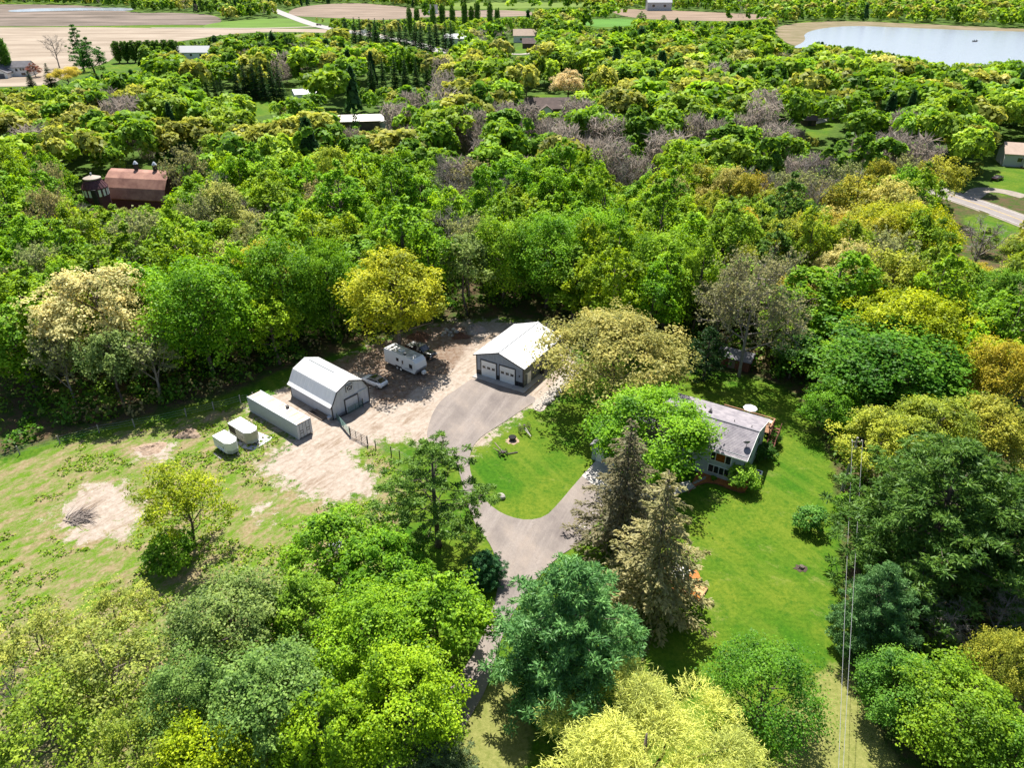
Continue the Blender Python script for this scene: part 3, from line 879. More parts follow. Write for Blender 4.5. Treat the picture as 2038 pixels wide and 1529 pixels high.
# tints (leaf colour in daylight)
VIVID, BRIGHT, LIME, YELLOW = (.088, .205, .013), (.125, .235, .018), (.155, .235, .020), (.235, .265, .025)
GREEN, DEEP, DARK = (.075, .175, .013), (.032, .092, .012), (.018, .052, .013)
OLIVE, TAN, CREAM, PALE = (.175, .185, .035), (.235, .235, .065), (.40, .38, .16), (.165, .225, .055)
ORANGE, BLUEG, PINEG, STRAW, GREYG = (.26, .245, .028), (.085, .195, .060), (.065, .135, .026), (.36, .40, .10), (.19, .195, .085)
BROWNSPR, OLIVESPR, BROWN = (.120, .115, .058), (.195, .190, .078), (.16, .07, .035)

def B(kind, *a, v=0, **k):
    return plant_at(T[kind][v % len(T[kind])], *a, **k)

# --- the trees that stand round the house and the yard, one by one
B('willow', 'willow_tree', 'pale yellow weeping willow with hanging wisps at the bottom edge of the photo', 'tree', 1298, 1530, 226, 11.5, STRAW)
B('birch', 'birch_tree', 'small leaved mid green birch on the lawn just right of the yellow willow', 'tree', 1528, 1362, 118, 11, (.05, .14, .012))
B('pine', 'white_pine_tree', 'full blue green white pine beside the lower driveway, in front of the spruces', 'tree', 1132, 1262, 150, 17, BLUEG)
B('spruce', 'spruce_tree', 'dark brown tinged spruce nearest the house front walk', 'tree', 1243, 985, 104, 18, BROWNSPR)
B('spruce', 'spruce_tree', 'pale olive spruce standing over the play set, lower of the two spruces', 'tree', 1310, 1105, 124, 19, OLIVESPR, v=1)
B('scots_pine', 'scots_pine_tree', 'open dark green pine with bare lower trunk left of the driveway fork', 'tree', 866, 990, 122, 15, (.085, .165, .030))
B('maple', 'maple_tree', 'dense vivid green maple hiding the middle of the split level house', 'tree', 1298, 850, 116, 13, VIVID)
B('oak', 'oak_tree', 'broad tan green flowering oak leaning over the garage side', 'tree', 1222, 684, 148, 16, TAN)
B('grey_oak', 'grey_oak_tree', 'tall grey barely leafed oak with a thick trunk behind the house', 'tree', 1498, 600, 118, 22, GREYG)
B('loose', 'field_tree', 'yellow green tree standing alone in the weedy field', 'tree', 358, 985, 84, 13, (.19, .25, .018))
B('shrub', 'suckering_bush', 'dark green sucker growth at the foot of the lone field tree', 'bush', 335, 1090, 48, 4.2, GREEN)
B('tall_oak', 'oak_tree', 'yellow olive oak right behind the white travel trailer', 'tree', 783, 572, 104, 20, (.235, .27, .024))
B('tall_oak', 'oak_tree', 'cream flowering oak at the left edge of the wood behind the wire fence', 'tree', 184, 615, 116, 20, CREAM, v=1)
B('oak', 'oak_tree', 'small cream flowering oak low at the wood edge below the big cream oak', 'tree', 290, 665, 52, 11, CREAM, v=1)
B('maple', 'maple_tree', 'tall vivid green maple right of the cream oak behind the fence', 'tree', 392, 612, 106, 21, VIVID, v=1)
B('maple', 'maple_tree', 'tall green maple directly behind the gambrel barn', 'tree', 560, 560, 84, 21, GREEN, v=2)
B('maple', 'maple_tree', 'green maple between the gambrel barn and the yellow olive oak', 'tree', 650, 555, 66, 20, GREEN)
B('mid_wide', 'broadleaf_tree', 'grey green thin tree in the wood right of the yellow olive oak', 'tree', 925, 520, 60, 17, (.13, .19, .05))
B('maple', 'maple_tree', 'bright green maple at the wood edge behind the gravel pile', 'tree', 1000, 500, 66, 19, BRIGHT, v=1)
B('maple', 'maple_tree', 'bright green maple behind the garage ridge', 'tree', 1090, 500, 78, 20, (.085, .20, .016), v=2)
B('maple', 'maple_tree', 'green maple behind the tan oak, towards the garage', 'tree', 1195, 480, 80, 20, VIVID)
B('maple', 'maple_tree', 'bright green maple between the tan oak and the grey oak', 'tree', 1310, 530, 76, 19, BRIGHT, v=1)
B('mid_pine', 'pine_tree', 'dark pine left of the grey oak trunk', 'tree', 1408, 705, 42, 10, DARK)
B('oak', 'oak_tree', 'large sunlit yellow green oak right of the grey oak', 'tree', 1822, 640, 136, 17, (.21, .27, .016))
B('maple', 'maple_tree', 'wide mid green maple below the yellow green oak', 'tree', 1770, 715, 146, 14, (.05, .14, .012), v=1)
B('oak', 'oak_tree', 'orange yellow oak cut by the right edge of the photo', 'tree', 2000, 730, 84, 14, ORANGE, v=1)
B('tall_oak', 'oak_tree', 'lime coloured oak above the lawn corner right of the house', 'tree', 1752, 868, 84, 12, (.20, .245, .03))
B('tall_oak', 'oak_tree', 'lime coloured oak second from the lawn, right of the house', 'tree', 1862, 850, 88, 12, (.17, .225, .028), v=1)
B('tall_oak', 'oak_tree', 'olive lime oak at the right edge below the orange oak', 'tree', 1975, 845, 88, 12, (.20, .22, .03))
B('pine', 'white_pine_tree', 'huge dark green white pine filling the right side beside the power lines', 'tree', 1868, 1035, 182, 20, PINEG, v=1)
B('pine', 'white_pine_tree', 'blue green white pine under the power lines, below the huge dark pine', 'tree', 1745, 1215, 78, 12, (.075, .165, .055))
B('pine', 'white_pine_tree', 'dark green white pine cut by the right edge of the photo', 'tree', 2020, 1080, 100, 17, (.055, .125, .025), v=1)
B('shrub', 'garden_bush', 'bushy bright green shrub at the front corner of the house', 'bush', 1479, 942, 30, 4.0, (.14, .27, .03))
B('shrub', 'garden_bush', 'dark green shrub against the right gable of the house', 'bush', 1526, 895, 22, 3.0, DEEP, v=1)
B('shrub', 'garden_bush', 'second dark shrub along the right gable, nearer the deck stairs', 'bush', 1535, 868, 18, 2.6, DEEP)
B('shrub', 'lawn_tree', 'small round green tree alone on the right lawn', 'tree', 1618, 1028, 30, 3.6, (.06, .165, .03))
B('shrub', 'rail_bush', 'low bush at the foot of the utility pole', 'bush', 1690, 1000, 26, 3.0, GREEN)
# lower left mass
for px, py, r, h, kind, tint, lab, v in [
    (655, 1078, 92, 10, 'upright', (.095, .205, .014), 'bright green upswept tree below the gate fence, left of the open pine', 0),
    (760, 1120, 86, 10.5, 'upright', (.085, .20, .014), 'bright green upswept tree just below the open pine', 1),
    (870, 1215, 108, 11.5, 'upright', (.105, .215, .014), 'bright green tree crowding the left side of the lower driveway', 0),
    (740, 1260, 108, 12, 'maple', (.11, .22, .014), 'lime green tree left of the lower driveway, in the middle of the thicket', 2),
    (800, 1390, 112, 12, 'maple', (.135, .24, .014), 'yellow green tree overhanging the shaded driveway bend', 0),
    (640, 1450, 96, 12, 'upright', (.125, .225, .014), 'yellow green tree at the bottom of the thicket left of the bend', 1),
    (455, 1245, 110, 12.5, 'maple', (.115, .175, .045), 'dull olive green tree at the top of the lower left thicket', 1),
    (530, 1400, 128, 13.5, 'maple', (.095, .175, .040), 'cool mid green tree in the middle of the lower left thicket', 2),
    (385, 1390, 96, 13, 'maple', (.08, .15, .035), 'darker green tree left of the cool green one in the thicket', 0),
    (590, 1200, 84, 11, 'upright', (.11, .205, .02), 'lime green tree between the olive tree and the bright thicket', 0),
    (420, 1510, 100, 11, 'maple', (.19, .27, .014), 'bright yellow green tree on the bottom edge below the cool green tree', 1),
    (205, 1330, 122, 12, 'loose', (.17, .215, .045), 'thin pale yellow green tree with crooked branches at lower left', 1),
    (80, 1290, 92, 11, 'loose', (.20, .235, .05), 'thin straw green tree on the left edge above the corner', 0),
    (230, 1215, 72, 9, 'loose', (.20, .24, .05), 'sparse pale tree at the weedy field end', 1),
    (95, 1450, 120, 12, 'loose', (.14, .215, .025), 'green tree in the bottom left corner', 0),
    (270, 1490, 92, 12, 'loose', (.15, .21, .03), 'thin green tree on the bottom edge right of the corner tree', 1),
    (965, 1130, 40, 4.5, 'pine', (.04, .12, .045), 'low blue green pine at the driveway edge under the open pine', 0),
    (868, 1512, 72, 5.5, 'pine', (.09, .135, .055), 'grey green pine at the bottom edge beside the shaded drive', 0)]:
    B(kind, {'pine': 'white_pine_tree', 'maple': 'maple_tree', 'upright': 'ash_tree', 'loose': 'locust_tree'}[kind], lab, 'tree', px, py, r, h, tint, v=v)
# lower right mass
for px, py, r, h, kind, tint, lab, v in [
    (1795, 1365, 82, 8, 'maple', (.06, .155, .02), 'mid green bushy tree right of the power lines, low in the photo', 0),
    (1910, 1420, 110, 10, 'maple', (.10, .19, .014), 'yellow green tree in the lower right corner', 1),
    (2005, 1310, 70, 10, 'oak', (.23, .26, .04), 'pale yellow oak on the right edge above the corner tree', 0),
    (2010, 1500, 84, 9, 'maple', (.075, .17, .016), 'green tree cut by the lower right corner', 2),
    (1660, 800, 58, 9, 'maple', (.07, .18, .014), 'bright green low tree at the lawn edge behind the deck', 0),
    (1585, 690, 46, 9, 'mid_wide', (.03, .09, .014), 'dark green tree right of the old brick shed', 1),
    (1990, 590, 70, 14, 'maple', (.075, .17, .016), 'mid green tree on the right edge above the orange oak', 2),
    (1905, 560, 60, 14, 'mid_wide', (.12, .21, .02), 'green tree below the fallen grey tree', 0),
    (1800, 455, 100, 19, 'oak', (.205, .245, .02), 'wide yellow green oak below the road bend', 1),
    (1690, 540, 74, 17, 'tall_oak', (.30, .29, .10), 'cream tan oak right of the grey oak crown', 0),
    (1770, 530, 66, 17, 'budding', (.21, .235, .09), 'pale thin tree between the cream oak and the yellow green oak', 1)]:
    B(kind, {'maple': 'maple_tree', 'oak': 'oak_tree', 'tall_oak': 'oak_tree', 'mid_wide': 'broadleaf_tree', 'budding': 'budding_tree'}[kind], lab, 'tree', px, py, r, h, tint, v=v)
for px, py, r, h, lab, v in [
    (1790, 765, 52, 7, 'bare purple grey tree at the wood edge right of the back lawn', 0),
    (1865, 765, 44, 7, 'second bare grey tree at the wood edge, below the mid green maple', 1),
    (1815, 905, 44, 9, 'pale dead branched tree between the lime oaks and the huge pine', 2),
    (1890, 1245, 66, 7, 'dead tangled tree below the huge dark pine', 0),
    (2000, 1215, 52, 7, 'dead grey tree on the right edge below the pines', 1),
    (20, 1380, 50, 8, 'grey leafless tree on the left edge in the lower thicket', 2),
    (1955, 480, 58, 13, 'leaning grey leafless tree beside the road verge', 0)]:
    B('bare', 'bare_tree', lab, 'tree', px, py, r, h, (.2, .2, .2), v=v)

ORD = ['leftmost', 'second', 'third', 'fourth', 'fifth', 'sixth', 'seventh', 'eighth', 'ninth', 'tenth', 'eleventh', 'twelfth', 'thirteenth', 'fourteenth', 'fifteenth', 'sixteenth']
def nth(i, n): return ORD[0] if i == 0 else 'rightmost' if i == n - 1 else ORD[i] + ' from left,'
# --- landmark trees farther off
B('tall_oak', 'oak_tree', 'cream flowering oak on the lawn behind the brown roofed house', 'tree', 1132, 160, 34, 15, (.46, .40, .20))
B('bare', 'bare_tree', 'tall leafless brown tree at the edge of the stubble field', 'tree', 106, 92, 26, 19, (.2, .2, .2), v=1)
B('mid_pine', 'pine_tree', 'tall dark green pine beside the stubble field, left of the pair', 'tree', 155, 95, 20, 25, (.03, .10, .02))
B('mid_tall', 'broadleaf_tree', 'tall dark green tree beside the stubble field, right of the pair', 'tree', 178, 108, 26, 22, (.035, .115, .018))
B('willow', 'willow_tree', 'round yellow willow on the lawn of the white house', 'tree', 132, 152, 32, 12, (.42, .38, .08))
B('mid', 'broadleaf_tree', 'small red brown tree on the lawn of the white house', 'tree', 66, 135, 13, 7.5, BROWN)
B('mid_spruce', 'spruce_tree', 'dark small spruce in front of the white house', 'tree', 60, 160, 11, 8, DARK)
B('mid_spruce', 'spruce_tree', 'dark spruce left of the yellow willow', 'tree', 98, 154, 15, 12, DARK, v=1)
B('poplar', 'poplar_tree', 'green tapering tree at the left edge before the stubble field', 'tree', 6, 108, 18, 20, (.06, .15, .02))
B('mid_tall', 'broadleaf_tree', 'single green tree on the ploughed field edge near the top', 'tree', 1277, 33, 10, 13, (.06, .15, .02))
B('mid_tall', 'broadleaf_tree', 'smaller green tree right of the single field tree', 'tree', 1320, 37, 6, 9, (.06, .15, .02), v=1)
B('mid_wide', 'broadleaf_tree', 'orange green tree left of the cream oak on the house lawn', 'tree', 1048, 150, 24, 14, (.30, .22, .03))
B('mid_pine', 'cedar_tree', 'dark green small conifer beside the long pale roof', 'tree', 708, 252, 10, 12, (.03, .09, .015))
for i_, (px, py, h) in enumerate([(472, 172, 15), (488, 166, 17), (505, 164, 18), (522, 165, 18), (540, 166, 18), (556, 168, 17)]):
    B('mid_spruce', 'spruce_tree', nth(i_, 6) + ' dark spruce in the clump above the small lawn', 'tree', px, py, 13, h, (.022, .06, .018), group='dark spruces in a clump', v=px)
for i_, (px, py, h) in enumerate([(412, 180, 13), (428, 178, 14), (441, 180, 14)]):
    B('mid_spruce', 'cedar_tree', nth(i_, 3) + ' narrow dark cedar in the trio left of the spruce clump', 'tree', px, py, 7, h, (.022, .06, .014), group='narrow dark cedars', v=px)
for i_, (px, py, h) in enumerate([(740, 160, 15), (762, 155, 17), (785, 148, 18), (806, 150, 17), (828, 155, 16), (850, 152, 17)]):
    B('mid_spruce', 'spruce_tree', nth(i_, 6) + ' dark pointed spruce in the row before the tall poplars', 'tree', px, py, 12, h, (.028, .075, .018), group='pointed spruces in a row', v=px)
for i, px in enumerate(range(688, 900, 15)):
    B('mid_spruce', 'spruce_tree', nth(i, 15) + ' dark spruce in the long windbreak below the ploughed field', 'tree', px + (i % 2) * 3, 62 + (i % 3) * 4 + (px - 690) * .05, 12, 17 + 2 * (i % 3), (.040, .095, .030), group='windbreak spruces', v=i)
for i, (px, py, h) in enumerate([(815, 42, 24), (830, 40, 22), (862, 38, 25), (880, 36, 26), (900, 38, 25), (925, 36, 27), (950, 34, 28), (975, 36, 28), (938, 40, 24), (990, 40, 22)]):  # left to right but for the last two
    i = [0, 1, 2, 3, 4, 5, 7, 8, 6, 9][i]
    B('poplar', 'poplar_tree', nth(i, 10) + ' tall poplar rising from the windbreak below the ploughed field', 'tree', px, py, 9, h, (.075, .155, .025), group='windbreak poplars', v=i)
for i, px in enumerate(range(232, 345, 16)):
    B('poplar', 'hedge_tree', nth(i, 8) + ' rounded tree in the dense hedge along the stubble field', 'tree', px, 100 - (px - 232) * .03, 14, 13, (.06, .13, .018), group='hedge along the stubble field', v=i)

# --- the wood
BARE = [(1060, 285, 150, 60, .8), (1660, 330, 190, 75, .72), (900, 440, 60, 110, .5), (990, 350, 60, 45, .75), (1550, 290, 100, 55, .6),
        (470, 430, 60, 60, .5), (270, 290, 50, 45, .7), (60, 560, 60, 80, .4), (840, 250, 80, 60, .6), (1300, 330, 140, 45, .45), (150, 450, 60, 30, .5), (1840, 380, 60, 40, .5),
        (1250, 290, 60, 40, .5), (880, 200, 60, 30, .35), (1000, 100, 60, 16, .4), (880, 90, 30, 20, .5), (1420, 60, 60, 14, .35)]
def bare_share(px, py):
    return max([a for cx, cy, rx, ry, a in BARE if math.hypot((px - cx) / rx, (py - cy) / ry) < 1] or [0])
def spot_zone(px, py):
    """What grows where in the wood: (form, tint, share) picks by place."""
    r = RNG.random()
    bare = bare_share(px, py)
    if r < bare: return ('bare' if RNG.random() < .68 else 'budding'), None
    r = RNG.random()
    if px > 1380 and py < 560:
        if r < .34: return 'mid_wide', (.20, .215, .03)
        if r < .46: return 'mid_wide', (.25, .27, .07)
        if r < .70: return 'mid', (.13, .205, .02)
        if r < .9: return 'mid', (.12, .215, .020)
        return 'mid_tall', (.05, .125, .018)
    if px < 520 and py < 300:
        if r < .30: return 'poplar', (.10, .19, .028)
        if r < .62: return 'mid_tall', (.085, .175, .02)
        if r < .90: return 'mid', (.105, .205, .018)
        return 'mid', (.13, .20, .03)
    if px < 520:
        if r < .22: return 'budding', None
        if r < .36: return 'mid_wide', (.16, .205, .06)
        if r < .80: return 'mid', (.125, .235, .016)
        return 'mid_tall', (.10, .205, .016)
    if px < 1000 and py < 320:
        if r < .16: return 'mid_wide', (.19, .215, .03)
        if r < .2: return 'poplar', (.10, .19, .028)
        if r < .7: return 'mid', (.13, .24, .018)
        return 'mid_tall', (.10, .21, .018)
    if r < .08: return 'mid_wide', (.19, .225, .03)
    if r < .14: return 'budding', None
    if r < .60: return 'mid', (.12, .235, .015)
    if r < .82: return 'mid_tall', (.095, .205, .014)
    return 'mid', (.15, .25, .018)

OPEN_W = LAWNS + FIELD_W + [LAKE, MARSH_SHORE, POND, CLEAR]
ROADS = [(np.array(ROAD_R), 8.5), (np.array(ROAD_F), 13)]
# openings through which the photograph shows roofs, the lane and the grey leaning tree
GAP_PX = [([(464, 150), (564, 146), (564, 186), (464, 190)], 372), ([(404, 166), (450, 162), (450, 196), (404, 198)], 362), ([(732, 132), (858, 126), (858, 168), (732, 176)], 392), ([(686, 44), (900, 40), (900, 76), (690, 84)], 575), ([(1100, 138), (1168, 138), (1164, 176), (1108, 176)], 385),
          ([(155, 338), (200, 332), (335, 362), (328, 395), (225, 402), (160, 392)], 206), ([(1430, 690), (1560, 690), (1560, 790), (1430, 790)], 106),
          ([(662, 212), (770, 208), (770, 246), (690, 250)], 300), ([(578, 168), (616, 165), (616, 196), (582, 198)], 380),
          ([(1040, 186), (1125, 188), (1125, 218), (1045, 218)], 335), ([(1596, 228), (1650, 228), (1650, 264), (1600, 264)], 300),
          ([(1975, 285), (2080, 290), (2080, 395), (1965, 385)], 235), ([(0, 118), (54, 118), (54, 160), (0, 160)], 430), ([(350, 96), (414, 94), (414, 116), (352, 116)], 520),
          ([(866, 72), (920, 70), (925, 92), (866, 92)], 590), ([(1016, 54), (1062, 56), (1062, 86), (1018, 86)], 640),
          ([(1840, 364), (1920, 390), (2040, 433), (2040, 466), (1935, 436), (1890, 405)], 240), ([(1915, 440), (1990, 440), (1990, 520), (1915, 520)], 160)]
VIEW = [(np.array(p, float), d) for p, d in GAP_PX]
for q in list(LAWNS_PX[:7]) + [f[1] for f in FIELDS] + [POND_PX, SHORE_PX, [(1604, 78), (1604, 64), (1700, 52), (2038, 64), (2300, 72), (2300, 108), (2040, 116), (1960, 123), (1880, 125), (1800, 110), (1730, 97), (1660, 88)]]:
    VIEW.append((np.array(q, float), max(spot(x, max(y, 2))[1] for x, y in q)))
VIEW.append((np.array([(540, 14), (600, 38), (690, 60), (760, 70), (800, 76), (870, 96), (860, 102), (790, 84), (690, 68), (600, 48), (535, 20)], float), 800))
GAPS = [W2(p, 6) for p, _ in GAP_PX]

def blocks_view(x, y, h, r=None):
    """Trees of height h at x, y whose crowns would cover something the photograph shows."""
    x, y, h = map(np.atleast_1d, (x, y, h))
    r = np.full(len(x), 3.5) if r is None else np.atleast_1d(r) * .8
    bad = np.zeros(len(x), bool)
    for fz, fx in ((1.0, 0), (.8, 0), (.55, 0), (.8, -1), (.8, 1), (.55, -1), (.55, 1), (.3, 0)):
        px, py, d = seen_at(x + fx * r, y, h * fz)
        for k, (poly, dist) in enumerate(VIEW):
            if (fx or fz < .5) and k >= len(GAP_PX): continue
            bad |= (y < dist) & inside(poly, px, py)
    return bad

FOOT = [(-100, 198, 15), (-111, 193, 7), (-96, 200, 14)] + [(spot(a, b)[0], spot(a, b)[1], c) for a, b, c in ((6, 156, 16), (380, 114, 16), (600, 190, 11), (715, 245, 16), (1085, 214, 16), (900, 92, 18), (1035, 90, 18), (1296, 21, 24), (850, 27, 14), (2030, 330, 16), (1606, 250, 7))]
def free(x, y, r):
    for a, b, c in FOOT:
        if math.hypot(x - a, y - b) < c + r * .5: return False
    X1, Y1 = np.array([x]), np.array([y])
    for p in OPEN_W:
        if sdf(p, X1, Y1)[0] > -r * .35: return False
    for p, wd in ROADS:
        if np.min(np.hypot(p[:, 0] - x, p[:, 1] - y)) < wd: return False
    return True

WOOD_LABEL = {'mid': 'leafy green tree', 'mid_wide': 'spreading yellow green tree', 'mid_tall': 'tall narrow green tree', 'poplar': 'upright light green tree',
              'bare': 'leafless grey tree', 'budding': 'grey tree just coming into leaf'}
WOOD_NAME = {'mid': 'broadleaf_tree', 'mid_wide': 'oak_tree', 'mid_tall': 'ash_tree', 'poplar': 'poplar_tree', 'bare': 'bare_tree', 'budding': 'budding_tree'}
MARKS = [(90, 'the left photo edge'), (300, 'the cream oak'), (480, 'the tall vivid maple'), (680, 'the gambrel barn'), (860, 'the travel trailer'), (960, 'the gravel pile'),
         (1110, 'the garage'), (1390, 'the tan oak'), (1620, 'the grey oak'), (1900, 'the yellow green oak'), (2300, 'the right photo edge')]
def wood_label(kind, tint, px, py, y):
    lo = 0
    for hi, mk in MARKS:
        if px < hi: break
        lo = hi
    f = (px - lo) / (hi - lo)
    side = 'behind left side of' if f < .33 else 'behind' if f < .67 else 'behind right side of'
    if 'edge' in mk: side = 'near'
    row = 'first rank' if y < 116 else 'second rank' if y < 132 else 'third rank' if y < 148 else 'fourth rank' if y < 165 else 'fifth rank'
    br = tint[0] + tint[1]
    shade = 'pale ' if br > .36 else 'bright ' if br > .26 else 'mid ' if br > .20 else 'dark '
    if kind in ('bare', 'budding'): shade = ''
    w_ = {'mid': 'green leafy tree', 'mid_wide': 'yellow green oak', 'mid_tall': 'green slim tree', 'poplar': 'green upright tree', 'bare': 'leafless grey tree', 'budding': 'thin half leafed tree'}[kind]
    row = row.replace(' rank', ' row')
    return f'{shade}{w_} in {row} {side} {mk}', f'trees of the wood {side} {mk}'

cand = []
near_pts = [(x, y, r) for x, y, r in OCCUPIED]
GRID = {}
def clash(x, y, r):
    gi, gj = int(x // 8), int(y // 8)
    for i in range(gi - 2, gi + 3):
        for j in range(gj - 2, gj + 3):
            for (a, b, c) in GRID.get((i, j), ()):
                if (a - x) ** 2 + (b - y) ** 2 < (r + c) ** 2 * .36: return True
    return False
def hold(x, y, r):
    GRID.setdefault((int(x // 8), int(y // 8)), []).append((x, y, r))
for x, y, r in near_pts: hold(x, y, min(r, 8))
FAR_FROM = 188
n_wood = 0
pts = RNG.random((9000, 2))
pts = np.stack([(pts[:, 0] - .5) * 400, 92 + pts[:, 1] * (FAR_FROM - 92)], 1)
pts = pts[np.argsort(pts[:, 1])] if False else pts
for x, y in pts:
    r = 3.6 + 2.6 * RNG.random()
    px, py, d = seen_at(x, y, 12)
    if not (-70 < px < 2108) or clash(x, y, r) or not free(x, y, r): continue
    kind, tint = spot_zone(px, py)
    if kind == 'bare': r *= .85
    h = {'mid': 17, 'mid_wide': 16, 'mid_tall': 19, 'poplar': 19, 'bare': 15, 'budding': 16}[kind] * (.74 + .5 * RNG.random())
    if y < 106: h *= .8
    if tint is None: tint = (.19, .20, .075)
    j = 1 + .35 * (RNG.random() - .5); wm = RNG.random()
    tint = (tint[0] * j * (.85 + .35 * wm), tint[1] * j, tint[2] * j)
    if blocks_view(x, y, h, r)[0]:
        h *= .5; r *= .6
        if kind not in ('mid', 'mid_wide') or blocks_view(x, y, h, r)[0]: continue
    hold(x, y, r)
    lab, grp = wood_label(kind, tint, px, py, y)
    plant(T[kind][int(RNG.integers(len(T[kind])))], WOOD_NAME[kind], lab, 'tree', x, y, h, tint, width=r * (1.12 if kind != 'poplar' else .75), group=grp)
    n_wood += 1

# the far wood: one mass
def far_template(seed, n, form):
    r = np.random.default_rng(seed)
    if form == 'cone':
        t = r.random(n) ** .8
        a = r.random(n) * 6.283; rr = (1 - t) * .22 * (.6 + .5 * r.random(n))
        c = np.stack([np.cos(a) * rr, np.sin(a) * rr, .06 + .94 * t], 1)
        nr = unit(np.stack([np.cos(a), np.sin(a), np.full(n, .5)], 1) + rand_dir(r, n) * .6)
        s = .15 * (480 / n) ** .4
    elif form == 'bare':
        a = r.random(n) * 6.283; t = r.random(n)
        c = np.stack([np.cos(a) * .26 * np.sqrt(r.random(n)), np.sin(a) * .26 * np.sqrt(r.random(n)), .3 + .65 * t], 1)
        nr = rand_dir(r, n); s = .20
        v = leaf_quads(r, c, nr, np.full(n, s) * (.6 + .6 * r.random(n)), np.full(n, .018), unit(np.array([0, 0, 1.2]) + rand_dir(r, n)))
        return v, np.clip(.5 + .2 * r.normal(size=n), 0, 1)
    else:
        nl = 16 if n < 1000 else 24; m = n // nl
        R, zc, Rz = {'round': (.36, .53, .44), 'tall': (.22, .52, .47), 'top': (.36, .70, .27)}[form]
        d = rand_dir(r, nl * 4); d = d[d[:, 2] > (-.1 if form == 'top' else -.8)][:nl]; n = nl * m
        lc = d * (.5 + .4 * r.random((nl, 1))) * np.array([R, R, Rz]) + np.array([0, 0, zc])
        k = np.repeat(np.arange(nl), m); lr = R * .36 * (.7 + .6 * r.random(nl))
        e = unit(rand_dir(r, n) + d[k] * .6 + np.array([0, 0, .45]))
        c = lc[k] + e * lr[k][:, None] * (.7 + .4 * r.random((n, 1)))
        c[:, 2] *= .99 / c[:, 2].max()
        nr = unit(e * .7 + np.array([0, 0, .5]) + rand_dir(r, n) * .7)
        s = .088 * (480 / n) ** .45
        lv = .18 * r.normal(size=nl)
        v = leaf_quads(r, c, nr, s * 1.2 * (.7 + .6 * r.random(n)), s * (.7 + .6 * r.random(n)))
        return v, np.clip(.5 + lv[k] + .18 * r.normal(size=n), 0, 1)
    v = leaf_quads(r, c, nr, s * (.7 + .6 * r.random(n)), s * .6 * (.7 + .6 * r.random(n)))
    return v, np.clip(.5 + .2 * r.normal(size=n), 0, 1)
FT = {lod: {f: [far_template(60 + i * 7 + lod, n, f) for i in range(3)] for f in ('round', 'tall', 'cone', 'bare', 'top')} for lod, n in ((0, 760), (1, 300), (2, 130), (3, 72))}
acc_v, acc_t, acc_a = [], [], []
def far_tree(form, x, y, h, tint, lod):
    v, var = FT[lod][form][int(RNG.integers(3))]
    a = RNG.random() * 6.283; ca, sa = math.cos(a), math.sin(a)
    wd = h * (.8 + .5 * RNG.random())
    q = np.empty_like(v)
    q[:, 0] = (v[:, 0] * ca - v[:, 1] * sa) * wd + x
    q[:, 1] = (v[:, 0] * sa + v[:, 1] * ca) * wd + y
    q[:, 2] = v[:, 2] * h
    acc_v.append(q); acc_a.append(np.repeat(var, 4)); acc_t.append(np.tile(np.array([*tint, 1.0], np.float32), (len(v), 1)))
def far_kind(px, py):
    r = RNG.random(); j = .8 + .45 * RNG.random()
    if r < max(.03, bare_share(px, py) * .8): f, t = 'bare', (.165, .145, .12)
    elif RNG.random() < .035: f, t = 'cone', (.030, .075, .024)
    elif r < .21: f, t = 'round', (.19, .215, .04)
    elif r < .25: f, t = 'round', (.25, .265, .07)
    elif r < .52: f, t = 'round', (.16, .255, .030)
    elif r < .78: f, t = 'round', (.12, .225, .024)
    else: f, t = 'tall', (.08, .165, .02)
    if px < 620 and py < 140 and f == 'round' and RNG.random() < .5: f, t = 'tall', (.085, .165, .025)
    return f, (t[0] * j, t[1] * j, t[2] * j)
def hidden_by_wood(py): return False
npt = 42000
ys = np.sqrt(FAR_FROM ** 2 + (1450 ** 2 - FAR_FROM ** 2) * RNG.random(npt) ** 1.25)
xs = (RNG.random(npt) - .5) * 2 * (ys * .72 + 30)
ok = np.ones(npt, bool)
for p in OPEN_W: ok &= sdf(p, xs, ys) < -3
hs_ = (12.5 + 8 * RNG.random(npt)) * np.clip(1.18 - ys / 1900, .72, 1)
for a, b, c in FOOT: ok &= np.hypot(xs - a, ys - b) > c + 2
blk = blocks_view(xs, ys, hs_); hs_ = np.where(blk, hs_ * .55, hs_); blk &= blocks_view(xs, ys, hs_)
blk2 = blk.copy(); hs_ = np.where(blk, hs_ * .5, hs_); blk &= blocks_view(xs, ys, hs_); ok &= ~blk
for p, wd in ROADS:
    for q in p: ok &= np.hypot(xs - q[0], ys - q[1]) > wd
n_far = 0
xs, ys, hs_ = xs[ok], ys[ok], hs_[ok]
edge_ = np.zeros(len(xs), bool)                       # trees with open ground on the side towards the yard keep their full crowns
for p in OPEN_W:
    for q in (.96, .93): edge_ |= inside(p, xs * q, ys * q)
for i_, (x, y, h_) in enumerate(zip(xs, ys, hs_)):
    r = (4.4 + 2.6 * RNG.random()) * (1.0 if y < 500 else 1.3) * min(1, .35 + h_ / 20)
    if clash(x, y, r): continue
    hold(x, y, r)
    px, py, d = seen_at(x, y, 8)
    f, t = far_kind(px, py)
    if h_ < 9 and f in ('cone', 'tall'): f = 'round'
    if f == 'round' and h_ > 9 and not edge_[i_]: f = 'top'
    far_tree(f, x, y, h_, t, 0 if y < 275 else 1 if y < 420 else 2 if y < 680 else 3); n_far += 1
fv = np.concatenate(acc_v)
fm = raw_mesh('woods', fv, quad_index(len(fv) // 4), M['leaf_far'], {'leaf_var': ('FLOAT', np.concatenate(acc_a)), 'tint': ('FLOAT_COLOR', np.concatenate(acc_t))})
tag(link(bpy.data.objects.new('woods', fm)), 'far woods of mixed spring green and grey trees reaching to the fields and lake', None, kind='stuff')

